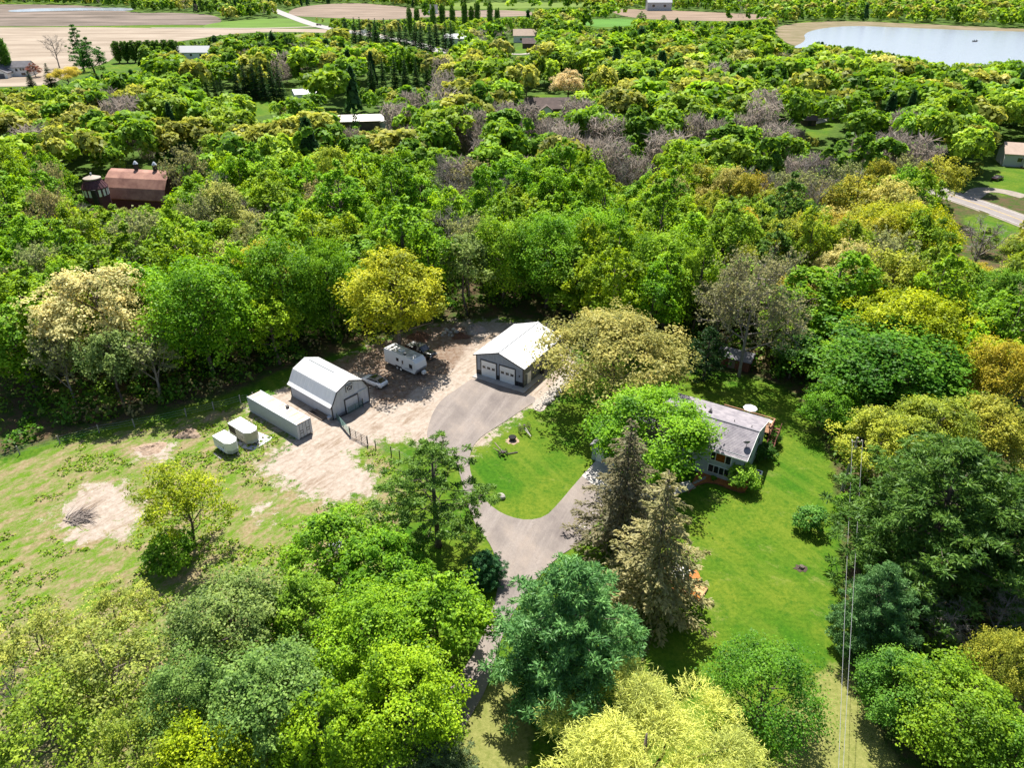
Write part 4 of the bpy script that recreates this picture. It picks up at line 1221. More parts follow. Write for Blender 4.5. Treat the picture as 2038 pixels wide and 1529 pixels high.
# undergrowth along the wood's edge and beneath it
acc_v, acc_a, acc_t = [], [], []
def bush_into(x, y, R_, h, tint, n=70):
    e = unit(rand_dir(RNG, n) + np.array([0, 0, .5])); k = .75 + .35 * RNG.random((n, 1))
    c = e * k * np.array([R_, R_, h * .62]) + np.array([x, y, h * .35]); c[:, 2] = np.maximum(c[:, 2], .08)
    v = leaf_quads(RNG, c, unit(e + rand_dir(RNG, n) * .8 + np.array([0, 0, .4])), .55 * (.6 + .8 * RNG.random(n)), .42 * (.6 + .8 * RNG.random(n)))
    acc_v.append(v); acc_a.append(np.clip(.5 + .25 * RNG.normal(size=n), 0, 1).repeat(4)); acc_t.append(np.tile(np.array([*tint, 1.0], np.float32), (len(v), 1)))
bp = RNG.random((6000, 2)); bx = (bp[:, 0] - .5) * 190; by = 30 + bp[:, 1] * 150
cdist = sdf(CLEAR, bx, by)
sel = (cdist < -1.2) & (cdist > -32)
k = 0
for x, y, cdn in zip(bx[sel], by[sel], cdist[sel]):
    if not all(sdf(p, np.array([x]), np.array([y]))[0] < -1 for p in LAWNS[-4:] + [GAPS[1]]): continue
    px, py, d = seen_at(x, y, 1)
    if not (-40 < px < 2080): continue
    if 660 < px < 1180 and cdn > -4.5 and RNG.random() < .75: continue
    s = .8 + 1.5 * RNG.random() ** 1.5
    bush_into(x, y, s, s * (1.2 + 1.0 * RNG.random()), ((.05, .13, .014) if RNG.random() < .6 else (.085, .16, .02)) if RNG.random() < .9 else (.19, .17, .07), 42); k += 1
    if k > 1150: break
uv = np.concatenate(acc_v)
um = raw_mesh('undergrowth', uv, quad_index(len(uv) // 4), M['leaf_far'], {'leaf_var': ('FLOAT', np.concatenate(acc_a)), 'tint': ('FLOAT_COLOR', np.concatenate(acc_t))})
tag(link(bpy.data.objects.new('undergrowth', um)), 'low green brush growing along the edge of the wood', None, kind='stuff')


# ------------------------------------------------------------------ buildings of the farmstead
def grid_panels(owner, name, material, cells, depth=.03, ribs=3, rib=.055):
    """Sheet-metal panels laid side by side: each cell is a quad (four corners, first edge = lower edge) with standing ribs."""
    for c in cells:
        a, b, cc, d = [Vector(p) for p in c]
        n = (b - a).cross(d - a).normalized()
        mb = MB()
        g = .02
        a2, b2, c2, d2 = a.lerp(b, g), b.lerp(a, g), cc.lerp(d, g), d.lerp(cc, g)
        vs = [a2, b2, c2, d2, a2 + n * depth, b2 + n * depth, c2 + n * depth, d2 + n * depth]
        mb.add(vs, [(3, 2, 1, 0), (4, 5, 6, 7), (0, 1, 5, 4), (1, 2, 6, 5), (2, 3, 7, 6), (3, 0, 4, 7)])
        for k in range(ribs):
            t = (k + .5) / ribs
            lo, hi = a2.lerp(b2, t) + n * (depth + rib * .3), d2.lerp(c2, t) + n * (depth + rib * .3)
            lo, hi = lo.lerp(hi, .003), hi.lerp(lo, .003)
            mb.bar(lo, hi, .05, rib, n)
        mb.build(name, material, owner)

def strips(p0, p1, q0, q1, n):
    """Split the quad p0-p1 (lower edge) q0-q1 (upper edge) into n side-by-side cells."""
    p0, p1, q0, q1 = map(Vector, (p0, p1, q0, q1))
    return [(p0.lerp(p1, i / n), p0.lerp(p1, (i + 1) / n), q0.lerp(q1, (i + 1) / n), q0.lerp(q1, i / n)) for i in range(n)]

def profile(pts, x):
    return float(np.interp(x, [p[0] for p in pts], [p[1] for p in pts]))

def gable_cells(xs, roof, y, z0=0.02, flip=False, drop=.03):
    out = []
    for a, b in zip(xs[:-1], xs[1:]):
        c = ((a, y, z0), (b, y, z0), (b, y, profile(roof, b) - drop), (a, y, profile(roof, a) - drop))
        out.append((c[1], c[0], c[3], c[2]) if flip else c)
    return out

# --- the gambrel barn
BW, BL = 7.0, 10.5
BARN_A = math.radians(49.5)
barn = thing('gambrel_barn', 'pale grey metal barn with white gambrel roof and a crossed loft window', 'barn', spot(663.6, 836.0), BARN_A)
ROOF_B = [(0, 2.62), (1.05, 4.42), (3.5, 5.42), (5.95, 4.42), (7.0, 2.62)]
core = MB().prism([(.05, 0), (BW - .05, 0)] + [(min(max(x, .05), BW - .05), z - .05) for x, z in reversed(ROOF_B)], 'y', .05, BL - .05).build('wall', M['grey_steel'], barn)
kx = [0, .875, 1.05, 1.75, 2.625, 3.5, 4.375, 5.25, 5.95, 6.125, 7.0]
xs8 = [0, .7, 1.05, 1.75, 2.45, 3.15, 3.5, 3.85, 4.55, 5.25, 5.95, 6.3, 7.0]
grid_panels(core, 'wall_panel', M['grey_steel'], gable_cells([0, .875, 1.75, 2.625, 3.5, 4.375, 5.25, 6.125, 7.0], ROOF_B, .03), ribs=4)
grid_panels(core, 'wall_panel', M['grey_steel'], gable_cells([0, 1.4, 2.8, 4.2, 5.6, 7.0], ROOF_B, BL - .03, flip=True), ribs=4)
grid_panels(core, 'wall_panel', M['grey_steel'], strips((.03, BL, .02), (.03, 0, .02), (.03, BL, 2.5), (.03, 0, 2.5), 12), ribs=4)
grid_panels(core, 'wall_panel', M['grey_steel'], strips((BW - .03, 0, .02), (BW - .03, BL, .02), (BW - .03, 0, 2.5), (BW - .03, BL, 2.5), 12), ribs=4)
rf = MB()
prof = [(-.42, 2.30), (.06, 2.72), (1.08, 4.50), (3.5, 5.50), (5.92, 4.50), (6.94, 2.72), (7.42, 2.30)]
low = [(x, z - .07) for x, z in prof]
rf.prism(prof + low[::-1], 'y', -.25, BL + .25)
roof = rf.build('roof', M['white_steel'], barn)
for (a, b), nn, rb in (((0, 1), 1, 0), ((1, 2), 12, 4), ((2, 3), 12, 3), ((3, 4), 12, 3), ((4, 5), 12, 4), ((5, 6), 1, 0)):
    (x0, z0), (x1, z1) = prof[a], prof[b]
    if x0 < 3.4: cells = strips((x0, BL + .25, z0), (x0, -.25, z0), (x1, BL + .25, z1), (x1, -.25, z1), nn)
    else: cells = strips((x1, -.25, z1), (x1, BL + .25, z1), (x0, -.25, z0), (x0, BL + .25, z0), nn)
    grid_panels(roof, 'roof_panel' if nn > 1 else 'eave_flashing', M['white_steel'], cells, depth=.025, ribs=rb)
MB().bar((3.5, 3.2, 5.56), (3.5, 9.6, 5.56), .16, .07).build('ridge_vent', mat('vent_grey', (.30, .31, .32), .6), roof)
tr = MB()
for (x0, z0), (x1, z1) in zip(prof[:-1], prof[1:]): tr.bar((x0, -.27, z0 - .06), (x1, -.27, z1 - .06), .05, .17)
tr.build('fascia', M['black_trim'], barn)
for x in (-.02, BW + .02):
    for y in (-.02, BL + .02): MB().box(x - .07, x + .07, y - .07, y + .07, 0, 2.45).build('corner_trim', M['black_trim'], barn)
lw = MB().box(2.86, 4.14, -.09, -.03, 3.56, 4.72).build('loft_window', M['black_trim'], barn)
m = MB()
for a, b in (((2.97, 3.67), (4.03, 3.67)), ((2.97, 4.61), (4.03, 4.61)), ((2.97, 3.67), (2.97, 4.61)), ((4.03, 3.67), (4.03, 4.61))): m.bar((a[0], -.11, a[1]), (b[0], -.11, b[1]), .05, .13, (0, 1, 0))
m.bar((2.97, -.115, 3.67), (4.03, -.115, 4.61), .05, .09, (0, 1, 0)); m.bar((4.03, -.125, 3.67), (2.97, -.125, 4.61), .05, .09, (0, 1, 0))
m.build('frame', M['white_paint'], lw)
door = MB().box(2.42, 4.78, -.13, -.07, .05, 2.36).build('sliding_door', M['grey_steel'], barn)
grid_panels(door, 'wall_panel', M['grey_steel'], strips((2.46, -.13, .08), (4.74, -.13, .08), (2.46, -.13, 2.33), (4.74, -.13, 2.33), 3), ribs=3)
MB().box(2.28, 2.42, -.17, -.03, 0, 2.5).box(4.78, 4.90, -.17, -.03, 0, 2.5).box(2.42, 4.78, -.17, -.03, 2.36, 2.52).build('door_frame', M['black_trim'], barn)
MB().bar((4.9, -.12, 2.62), (6.6, -.12, 2.62), .1, .1).build('door_track', mat('track', (.5, .55, .55), .5), barn)
MB().box(.2, 6.8, -.1, -.035, .02, .12).build('base_trim', M['black_trim'], barn)

def pipe_gate(name, label, p, q, h=1.35, rails=6, stiles=2, material='green_pipe', posts=(True, True), group=None, zlow=.18):
    p, q = Vector(p), Vector(q); L = (q - p).length
    g = thing(name, label, 'gate', p, math.atan2(q.y - p.y, q.x - p.x), group)
    for k in range(rails):
        z = zlow + (h - zlow) * k / (rails - 1)
        MB().tube([(.08, 0, z), (L - .08, 0, z)], .034, 6).build('rail', M[material], g)
    for k in range(stiles + 2):
        x = .08 + (L - .16) * k / (stiles + 1)
        MB().tube([(x, 0, zlow - .04), (x, 0, h + .03)], .05, 6).build('stile', M[material], g)
    for on, x in zip(posts, (-.04, L + .04)):
        if on: MB().cyl((x, 0), .07, -.2, h + .3, 8).build('post', M['black_trim'], g)
    return g
def barn_at(x, y, z=0): return barn.matrix_basis @ Vector((x, y, z)) if False else Vector(spot(663.6, 836.0)) + Vector((math.cos(BARN_A) * x - math.sin(BARN_A) * y, math.sin(BARN_A) * x + math.cos(BARN_A) * y, z))
pipe_gate('pipe_gate', 'green pipe gate closed across the barn door', barn_at(2.45, -.55), barn_at(5.25, -.55), 1.2, 6, 1, posts=(False, True))
pipe_gate('low_gate', 'low dark rail panel left of the barn door', barn_at(.35, -.5), barn_at(2.3, -.45), .75, 4, 0, 'black_trim', (True, False))
pipe_gate('pipe_gate', 'green pipe gate running out from the barn corner', barn_at(.25, -.6), spot(697, 867.5), 1.3, 6, 1, posts=(False, False))
pipe_gate('yard_gate', 'dark pipe gate between the green gate and the wire fence', spot(697.5, 868), spot(732, 886), 1.35, 5, 2, 'black_trim', (True, True))

# --- lumber, odds and ends by the barn
lum = thing('lumber_pile', 'pile of weathered boards on the ground beside the long barn wall', 'lumber pile', spot(636, 826), BARN_A + math.pi / 2)
for k in range(11):
    x = -1.7 + .1 * RNG.random(); y = (k % 5) * .27 - .5; z = .05 + .09 * (k // 5)
    MB().box(0, 3.1 + .5 * RNG.random(), 0, .22, 0, .07).build('board', M['old_wood'], lum).location = (x, y, z)
for b_ in lum.children: b_.rotation_euler = (0, 0, (RNG.random() - .5) * .12)
bar_ = thing('steel_drum', 'small round metal tub by the front corner of the barn', 'tub', spot(656, 835.5))
MB().cyl((0, 0), .33, 0, .5, 14).build('body', M['alloy'], bar_)
MB().cyl((0, 0), .35, .5, .54, 14).build('lid', M['grey_steel'], bar_)

# --- the long garage
GW, GL = 8.95, 12.4
gar = thing('pole_garage', 'blue grey metal garage with two white doors under a white roof', 'garage', GAR_O, GAR_A)
ROOF_G = [(0, 3.86), (4.475, 5.36), (8.95, 3.86)]
gc = MB().prism([(.05, 0), (GW - .05, 0), (GW - .05, 3.8), (4.475, 5.27), (.05, 3.8)], 'y', .05, GL - .05).build('wall', M['blue_grey_steel'], gar)
gxs = list(np.linspace(0, GW, 11))
grid_panels(gc, 'wall_panel', M['blue_grey_steel'], gable_cells(gxs, ROOF_G, .03, .95), ribs=3)
grid_panels(gc, 'wainscot_panel', M['black_trim'], strips((0, .03, .03), (GW, .03, .03), (0, .03, .94), (GW, .03, .94), 10), depth=.035, ribs=3)
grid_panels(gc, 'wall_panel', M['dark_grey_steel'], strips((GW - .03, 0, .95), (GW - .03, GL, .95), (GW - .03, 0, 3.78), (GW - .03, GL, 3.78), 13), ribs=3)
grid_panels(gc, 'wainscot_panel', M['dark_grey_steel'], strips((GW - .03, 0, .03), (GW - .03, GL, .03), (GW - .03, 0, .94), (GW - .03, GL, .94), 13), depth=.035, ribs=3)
grid_panels(gc, 'wall_panel', M['blue_grey_steel'], strips((.03, GL, .03), (.03, 0, .03), (.03, GL, 3.78), (.03, 0, 3.78), 13), ribs=3)
grid_panels(gc, 'wall_panel', M['blue_grey_steel'], gable_cells(list(np.linspace(0, GW, 9)), ROOF_G, GL - .03, .03, flip=True), ribs=3)
gp = [(-.42, 3.76), (4.475, 5.42), (GW + .42, 3.76)]
groof = MB().prism(gp + [(x, z - .1) for x, z in gp[::-1]], 'y', -.38, GL + .38).build('roof', M['white_steel'], gar)
grid_panels(groof, 'roof_panel', M['white_steel'], strips((gp[0][0], GL + .38, gp[0][1]), (gp[0][0], -.38, gp[0][1]), (gp[1][0], GL + .38, gp[1][1]), (gp[1][0], -.38, gp[1][1]), 14), .025, 3)
grid_panels(groof, 'roof_panel', M['white_steel'], strips((gp[2][0], -.38, gp[2][1]), (gp[2][0], GL + .38, gp[2][1]), (gp[1][0], -.38, gp[1][1]), (gp[1][0], GL + .38, gp[1][1]), 14), .025, 3)
MB().bar((4.475, -.38, 5.50), (4.475, GL + .38, 5.50), .20, .06).build('ridge_cap', mat('ridge_cap', (.42, .43, .44), .5), groof)
fz = MB()
for s in (-1, 1):
    fz.bar((4.475, -.41, 5.37), (4.475 + s * 4.9, -.41, 3.71), .06, .17)
fz.build('fascia', M['black_trim'], gar)
for x in (0, GW):
    MB().box(x - .08, x + .08, -.06, .06, .0, 3.72).build('corner_trim', M['black_trim'], gar)
MB().box(GW + .36, GW + .46, -.3, GL + .3, 3.60, 3.72).build('gutter', M['black_trim'], gar)
for x0, lab in ((.98, None), (4.56, None)):
    x1 = x0 + 2.86
    gd = MB().box(x0, x1, -.075, -.02, .04, 3.0).build('garage_door', M['white_paint'], gar)
    for k in range(4):
        z0 = .06 + .735 * k
        MB().box(x0 + .02, x1 - .02, -.115, -.08, z0, z0 + .715).build('door_panel', M['white_paint'], gd)
    for k in range(3):
        xa = x0 + .28 + k * .9
        MB().box(xa - .04, xa + .56, -.125, -.11, 1.62, 2.06).build('window', M['black_trim'], gd)
        MB().box(xa, xa + .52, -.13, -.118, 1.66, 2.02).build('pane', M['glass'], gd)
    MB().box(x0 - .16, x0, -.12, -.01, 0, 3.0).box(x1, x1 + .16, -.12, -.01, 0, 3.0).box(x0 - .16, x1 + .16, -.12, -.01, 3.0, 3.14).build('door_frame', M['black_trim'], gar)
sd_ = MB().box(GW + .03, GW + .10, 1.4, 2.3, .05, 2.08).build('side_door', M['white_paint'], gar)
MB().box(GW + .10, GW + .16, 2.14, 2.22, 1.0, 1.06).build('handle', M['alloy'], sd_)
MB().box(GW + .02, GW + .085, 1.28, 1.4, .03, 2.2).box(GW + .02, GW + .085, 2.3, 2.42, .03, 2.2).box(GW + .02, GW + .085, 1.4, 2.3, 2.08, 2.2).build('door_frame', M['white_paint'], gar)
sw = MB().box(GW + .02, GW + .09, 3.6, 5.1, 1.35, 2.3).build('window', M['white_paint'], gar)
for k in range(2): MB().box(GW + .08, GW + .105, 3.7 + k * .68, 4.3 + k * .68, 1.45, 2.2).build('pane', M['glass'], sw)
MB().box(GW + .04, GW + .3, .72, .95, 2.3, 2.45).build('wall_light', M['white_paint'], gar)
MB().box(8.2, 8.36, -.16, -.05, 1.9, 2.2).build('wall_lantern', M['black_trim'], gar)
def gar_at(x, y, z=0): return GAR_O + Vector((math.cos(GAR_A) * x - math.sin(GAR_A) * y, math.sin(GAR_A) * x + math.cos(GAR_A) * y, z))
ap = [gar_at(-.05, -1.35), gar_at(9.9, -1.35), gar_at(9.9, 5.5), gar_at(GW, 5.5), gar_at(GW, -.02), gar_at(-.05, -.02)]
M['apron'] = mat('apron_concrete', (.40, .375, .36), .85, noise=.15, scale=1.2)
apron = sheet('concrete_apron', [(p.x, p.y) for p in ap], .14, M['apron'], .16)
jm = mat('slab_joint', (.12, .11, .105), .9)
for x in (2.4, 4.9, 7.4):
    a, b = gar_at(x, -1.33, .143), gar_at(x, -.03, .143)
    MB().bar(a, b, .03, .006).build('joint', jm, apron)
ty = thing('tyre', 'black tyre leaning against the garage side wall', 'tyre', gar_at(GW + .35, 5.6), GAR_A)
MB().add(*(lambda n=18: ([(.16 * s, math.cos(2 * math.pi * k / n) * r, .45 + math.sin(2 * math.pi * k / n) * r) for s in (-1, 1) for r in (.45, .22) for k in range(n)],
     [(k, (k + 1) % n, 2 * n + (k + 1) % n, 2 * n + k) for k in range(n)] + [(n + k, 3 * n + k, 3 * n + (k + 1) % n, n + (k + 1) % n) for k in range(n)]
     + [(k, n + k, n + (k + 1) % n, (k + 1) % n) for k in range(n)] + [(2 * n + k, 2 * n + (k + 1) % n, 3 * n + (k + 1) % n, 3 * n + k) for k in range(n)]))()).build('tread', M['rubber'], ty)
MB().tube([(-.05, 0, .45), (.05, 0, .45)], .215, 12).build('hub', M['rust_iron'], ty)

# --- the house
M['shingle'] = mat('roof_shingles', (.31, .285, .30), .9, scale=1.1, col2=(.19, .175, .195), bump=.15, detail=10, spec=.15)
M['shingle_dark'] = mat('roof_shingles_dark', (.22, .21, .23), .9, noise=.25, scale=2)
M['siding'] = mat('house_siding', (.40, .45, .47), .7, noise=.08, scale=1.5)
HO = Vector((30.45, 75.0, 0))
house = thing('split_level_house', 'grey blue split level house with long grey shingle roof beside the right lawn', 'house', HO, HOUSE_A)
def house_at(x, y, z=0): return HO + Vector((math.cos(HOUSE_A) * x - math.sin(HOUSE_A) * y, math.sin(HOUSE_A) * x + math.cos(HOUSE_A) * y, z))
HD, HX = 10.4, -13.2
hw = MB().prism([(.15, 0), (HD, 0), (HD, 4.55), (4.15, 6.25), (.15, 4.45)], 'x', HX, -.3).build('wall', M['siding'], house)
for z in np.arange(.25, 4.5, .28):     # clapboards on the two walls the photograph shows
    MB().box(HX, -.29, .115, .149, z, z + .255).build('plank', M['siding'], hw)
for z in np.arange(.25, 6.1, .28):
    y0 = .16 if z < 4.4 else .16 + (z - 4.2) / 1.8 * 4.0
    y1 = HD - .02 if z < 4.5 else HD - (z - 4.3) / 1.7 * 6.2
    if y1 - y0 > .3: MB().box(-.299, -.262, y0, y1, z, z + .255).build('plank', M['siding'], hw)
hr = [(-.32, 4.42), (4.15, 6.42), (10.85, 4.55)]
roof_h = MB().prism(hr + [(y, z - .14) for y, z in hr[::-1]], 'x', HX - .2, 0.0).build('roof', M['shingle'], house)
# shingle courses as shallow steps
for (ya, za), (yb, zb), nn in ((hr[0], hr[1], 22), (hr[2], hr[1], 30)):
    st = MB()
    for k in range(nn):
        t0, t1 = k / nn, (k + 1.12) / nn
        y0, z0, y1, z1 = ya + (yb - ya) * t0, za + (zb - za) * t0, ya + (yb - ya) * min(t1, 1), za + (zb - za) * min(t1, 1)
        st.add([(HX - .2, y0, z0 + .035), (0, y0, z0 + .035), (0, y1, z1 + .008), (HX - .2, y1, z1 + .008), (HX - .2, y0, z0 + .002), (0, y0, z0 + .002)], [(0, 1, 2, 3), (4, 5, 1, 0)])
    st.build('shingle_courses', M['shingle'], roof_h)['kind'] = 'stuff'
MB().bar((HX - .2, 4.15, 6.47), (0.0, 4.15, 6.47), .26, .05).build('ridge_cap', M['shingle_dark'], roof_h)
fb = MB(); fb.bar((HX - .2, -.35, 4.34), (.02, -.35, 4.34), .05, .17); fb.bar((.03, -.33, 4.34), (.03, 4.15, 6.34), .05, .18); fb.bar((.03, 4.15, 6.34), (.03, 10.85, 4.47), .05, .18)
fb.build('fascia', M['white_paint'], house)
MB().tube([(-.35, -.28, 4.3), (-.28, .02, 4.1), (-.28, .06, .1)], .045, 6).build('downpipe', M['black_trim'], house)
M['orange_pane'] = mat('pane_with_orange_curtain', (.30, .09, .02), .12, noise=.6, scale=3)
def window_row(xs, z0, z1, y=.10, orange=()):
    f = MB().box(xs[0] - .1, xs[-1] + .1, y - .05, y + .03, z0 - .1, z1 + .1).build('window', M['white_paint'], house)
    for k, (a, b) in enumerate(zip(xs[:-1], xs[1:])):
        MB().box(a + .05, b - .05, y - .085, y - .045, z0, z1).build('pane', M['orange_pane'] if k in orange else M['glass'], f)
    return f
window_row([-4.75, -4.1, -2.8, -2.05], 2.75, 4.15, orange=(1,))
window_row([-4.85, -4.1, -3.4, -2.7, -2.0], .75, 1.85)
window_row([-8.2, -7.4, -6.6], 3.0, 4.1)
window_row([-8.2, -7.4, -6.6], 1.0, 1.9)
for y in (2.6, 6.6):
    f = MB().box(-.27, -.22, y - .5, y + .5, 2.9, 4.0).build('window', M['white_paint'], house)
    MB().box(-.23, -.205, y - .42, y + .42, 2.98, 3.92).build('pane', M['glass'], f)
for x, y, kind in ((-10.1, 6.0, 1), (-7.2, 6.1, 1), (-3.6, 5.2, 0), (-12.4, 6.0, 0), (-1.2, 5.0, 0)):
    z = 6.42 - (y - 4.15) * .279
    if kind:
        v = MB().box(x - .22, x + .22, y - .25, y + .25, z - .05, z + .3).build('roof_vent', M['black_trim'], roof_h)
        MB().cyl((x + .05, y - .1), .07, z + .3, z + .8, 8).build('vent_pipe', M['black_trim'], roof_h)
    else:
        MB().cyl((x, y), .055, z - .05, z + .3, 8).build('vent_pipe', M['black_trim'], roof_h)
# garage wing at the far left end
WX0, WX1, WY0, WY1 = -20.0, -13.25, -5.2, 4.5
ww = MB().prism([(WX0 + .3, 0), (WX1, 0), (WX1, 2.6), ((WX0 + WX1) / 2, 4.1), (WX0 + .3, 2.6)], 'y', WY0 + .3, WY1).build('wing_wall', M['siding'], house)
wr = [(WX0, 2.5), ((WX0 + WX1) / 2, 4.2), (WX1 + .35, 2.5)]
MB().prism(wr + [(x, z - .13) for x, z in wr[::-1]], 'y', WY0, WY1 + .3).build('wing_roof', M['shingle_dark'], house)
wd = MB().box(WX0 + 1.0, WX1 - .8, WY0 + .22, WY0 + .29, .05, 2.2).build('garage_door', M['white_paint'], house)
for k in range(4): MB().box(WX0 + 1.05, WX1 - .85, WY0 + .18, WY0 + .22, .08 + .53 * k, .58 + .53 * k).build('door_panel', M['white_paint'], wd)
# deck, stairs, railing
deck = thing('wooden_deck', 'wooden deck with railing and stairs behind the house roof', 'deck', house_at(0, 0), HOUSE_A)
for k in range(17):
    MB().box(-7.0, .35, 10.42 + k * .15, 10.55 + k * .15, 2.5, 2.56).build('board', M['cedar'], deck)
pm = MB()
for x in (-6.9, -4.5, -2.1, .3):
    MB().box(x - .06, x + .06, 12.86, 12.98, 0, 3.55).build('post', M['red_brown_wood'], deck)
MB().box(.24, .36, 10.5, 10.62, 0, 3.55).build('post', M['red_brown_wood'], deck)
MB().box(-7.0, .45, 12.84, 13.0, 3.52, 3.6).build('top_rail', M['cedar'], deck)
MB().box(.22, .4, 10.5, 12.84, 3.52, 3.6).build('top_rail', M['cedar'], deck)
for x in np.arange(-6.8, .3, .22): MB().box(x - .02, x + .02, 12.89, 12.93, 2.6, 3.52).build('baluster', M['red_brown_wood'], deck)
for k in range(10):
    t = k / 9
    MB().box(.5, 1.4, 12.3 - t * 3.3 - .14, 12.3 - t * 3.3 + .14, 2.42 - t * 2.3, 2.48 - t * 2.3).build('stair_tread', M['red_brown_wood'], deck)
for x in (.46, 1.44):
    MB().bar((x, 12.5, 2.45), (x, 8.9, .05), .05, .26).build('stringer', M['red_brown_wood'], deck)
    MB().bar((x, 12.5, 3.4), (x, 8.9, 1.0), .06, .1).build('stair_rail', M['red_brown_wood'], deck)
    for y, z in ((12.45, 3.4), (10.7, 2.2), (8.95, 1.0)): MB().box(x - .05, x + .05, y - .05, y + .05, 0, z).build('post', M['red_brown_wood'], deck)
up = thing('parasol', 'white octagonal parasol open on the deck behind the roof', 'parasol', house_at(-3.1, 11.9, 2.56), HOUSE_A)
cv = [(math.cos(math.pi * k / 4 + .2) * 1.0, math.sin(math.pi * k / 4 + .2) * 1.0, 2.25) for k in range(8)] + [(0, 0, 2.85)]
MB().add(cv, [(k, (k + 1) % 8, 8) for k in range(8)]).build('canopy', mat('parasol_cloth', (.80, .80, .80), .8), up)
MB().cyl((0, 0), .03, 0, 2.85, 8).build('pole', M['alloy'], up)
for k in range(8): MB().bar((0, 0, 2.78), tuple(c * .97 for c in cv[k][:2]) + (2.22,), .025).build('rib', M['alloy'], up)
MB().cyl((0, 0), .3, 0, .12, 12).build('base', M['stone'], up)
rt_ = thing('round_table', 'small round tan table at the right end of the deck', 'table', house_at(.0, 12.3, 2.56))
MB().cyl((0, 0), .42, .70, .76, 16).build('table_top', mat('tan_top', (.55, .43, .32), .6), rt_); MB().cyl((0, 0), .05, 0, .7, 8).build('leg', M['old_wood'], rt_); MB().cyl((0, 0), .25, 0, .05, 10).build('foot', M['old_wood'], rt_)
ds = thing('satellite_dish', 'grey satellite dish on a mast near the roof corner', 'satellite dish', house_at(-.75, 1.25, 5.12), HOUSE_A)
MB().tube([(0, 0, -.1), (0, 0, .75)], .035, 6).build('mast', M['black_trim'], ds)
dv, df_ = [], []
for i in range(4):
    for k in range(14):
        r_ = .02 + .44 * i / 3; a = 2 * math.pi * k / 14
        dv.append((math.cos(a) * r_, math.sin(a) * r_ * .92, .22 * (r_ / .46) ** 2))
for i in range(3):
    for k in range(14): df_.append((i * 14 + k, i * 14 + (k + 1) % 14, (i + 1) * 14 + (k + 1) % 14, (i + 1) * 14 + k))
dish = MB().add(dv, df_).build('dish', mat('dish_grey', (.16, .165, .18), .5), ds, True); dish.location = (0, .1, .8); dish.rotation_euler = (math.radians(-52), 0, .5)
MB().bar((0, 0, .72), (.18, .62, .82), .03).build('feed_arm', M['black_trim'], ds)
ac = thing('air_conditioner', 'pale metal air conditioner box on the grass at the house corner', 'air conditioner', spot(1508, 950), HOUSE_A)
MB().box(-.45, .45, -.45, .45, 0, .85).build('body', M['white_paint'], ac)
MB().cyl((0, 0), .36, .85, .87, 16).build('fan_grille', M['black_trim'], ac)
MB().box(-.46, -.455, -.38, .38, .1, .75).build('side_grille', M['black_trim'], ac)
orn = thing('garden_ornament', 'small pale figure shaped ornament on the orange mulch', 'garden ornament', spot(1429, 949))
MB().tube([(0, 0, 0), (0, 0, .12), (0, 0, .35), (0, 0, .55), (0, 0, .62)], [.16, .11, .13, .06, .02], 10).build('body', M['stone'], orn, True)
edge_pts = [(1369, 982), (1378, 973), (1388, 966), (1406, 961), (1425, 963), (1441, 969), (1458, 976), (1475, 981), (1484, 980)]
eg = tag(MB().tube([spot(x, y, .08) for x, y in edge_pts], .06, 6).build('bed_edging', M['red_brown_wood']), 'dark curved edging between the orange mulch and the lawn', 'edging')
for k, (x, y) in enumerate([(1383, 962), (1388, 959), (1393, 956.5), (1398, 954), (1402, 952)]):
    s = thing('step_stone', 'pale flat stone in the short row where the walk meets the mulch', 'stone', spot(x, y, .06), RNG.random(), 'flat stones at the mulch bed')
    MB().box(-.24, .24, -.16, .16, 0, .14).build('block', M['stone'], s, bevel=.03)
pot = thing('plant_pot', 'dark pot with a small green plant on the orange mulch', 'plant pot', spot(1419, 957))
MB().cyl((0, 0), .16, 0, .35, 10, .22).build('pot', M['black_trim'], pot)
c_ = link(bpy.data.objects.new('foliage', T['shrub'][0].crown), pot); c_.color = (*VIVID, 1); c_.scale = (.18, .18, .14); c_.location.z = .25

# --- the red-brown shed behind the grey oak
sh = thing('garden_shed', 'red brown board shed in deep shade behind the thick oak trunk', 'shed', spot(1488, 742), HOUSE_A)
sc_ = MB().prism([(0, 0), (3.2, 0), (3.2, 2.1), (1.6, 2.9), (0, 2.1)], 'x', -5.2, 0).build('wall', M['red_brown_wood'], sh)
for k in range(13): MB().box(.0, .03, .02 + k * .246, .02 + k * .246 + .225, .05, 2.1 + .75 * (1 - abs(k - 6) / 6.5) - .06).build('board', M['red_brown_wood'], sc_)
for k in range(21): MB().box(-5.18 + k * .247, -5.18 + k * .247 + .225, -.03, 0, .05, 2.05).build('board', M['red_brown_wood'], sc_)
MB().prism([(-.35, 1.98), (1.6, 2.98), (3.55, 1.98), (3.55, 1.9), (1.6, 2.88), (-.35, 1.9)], 'x', -5.5, .35).build('roof', M['shingle_dark'], sh)
MB().box(-3.4, -2.3, -.05, -.03, .05, 1.85).build('door', M['old_wood'], sh)

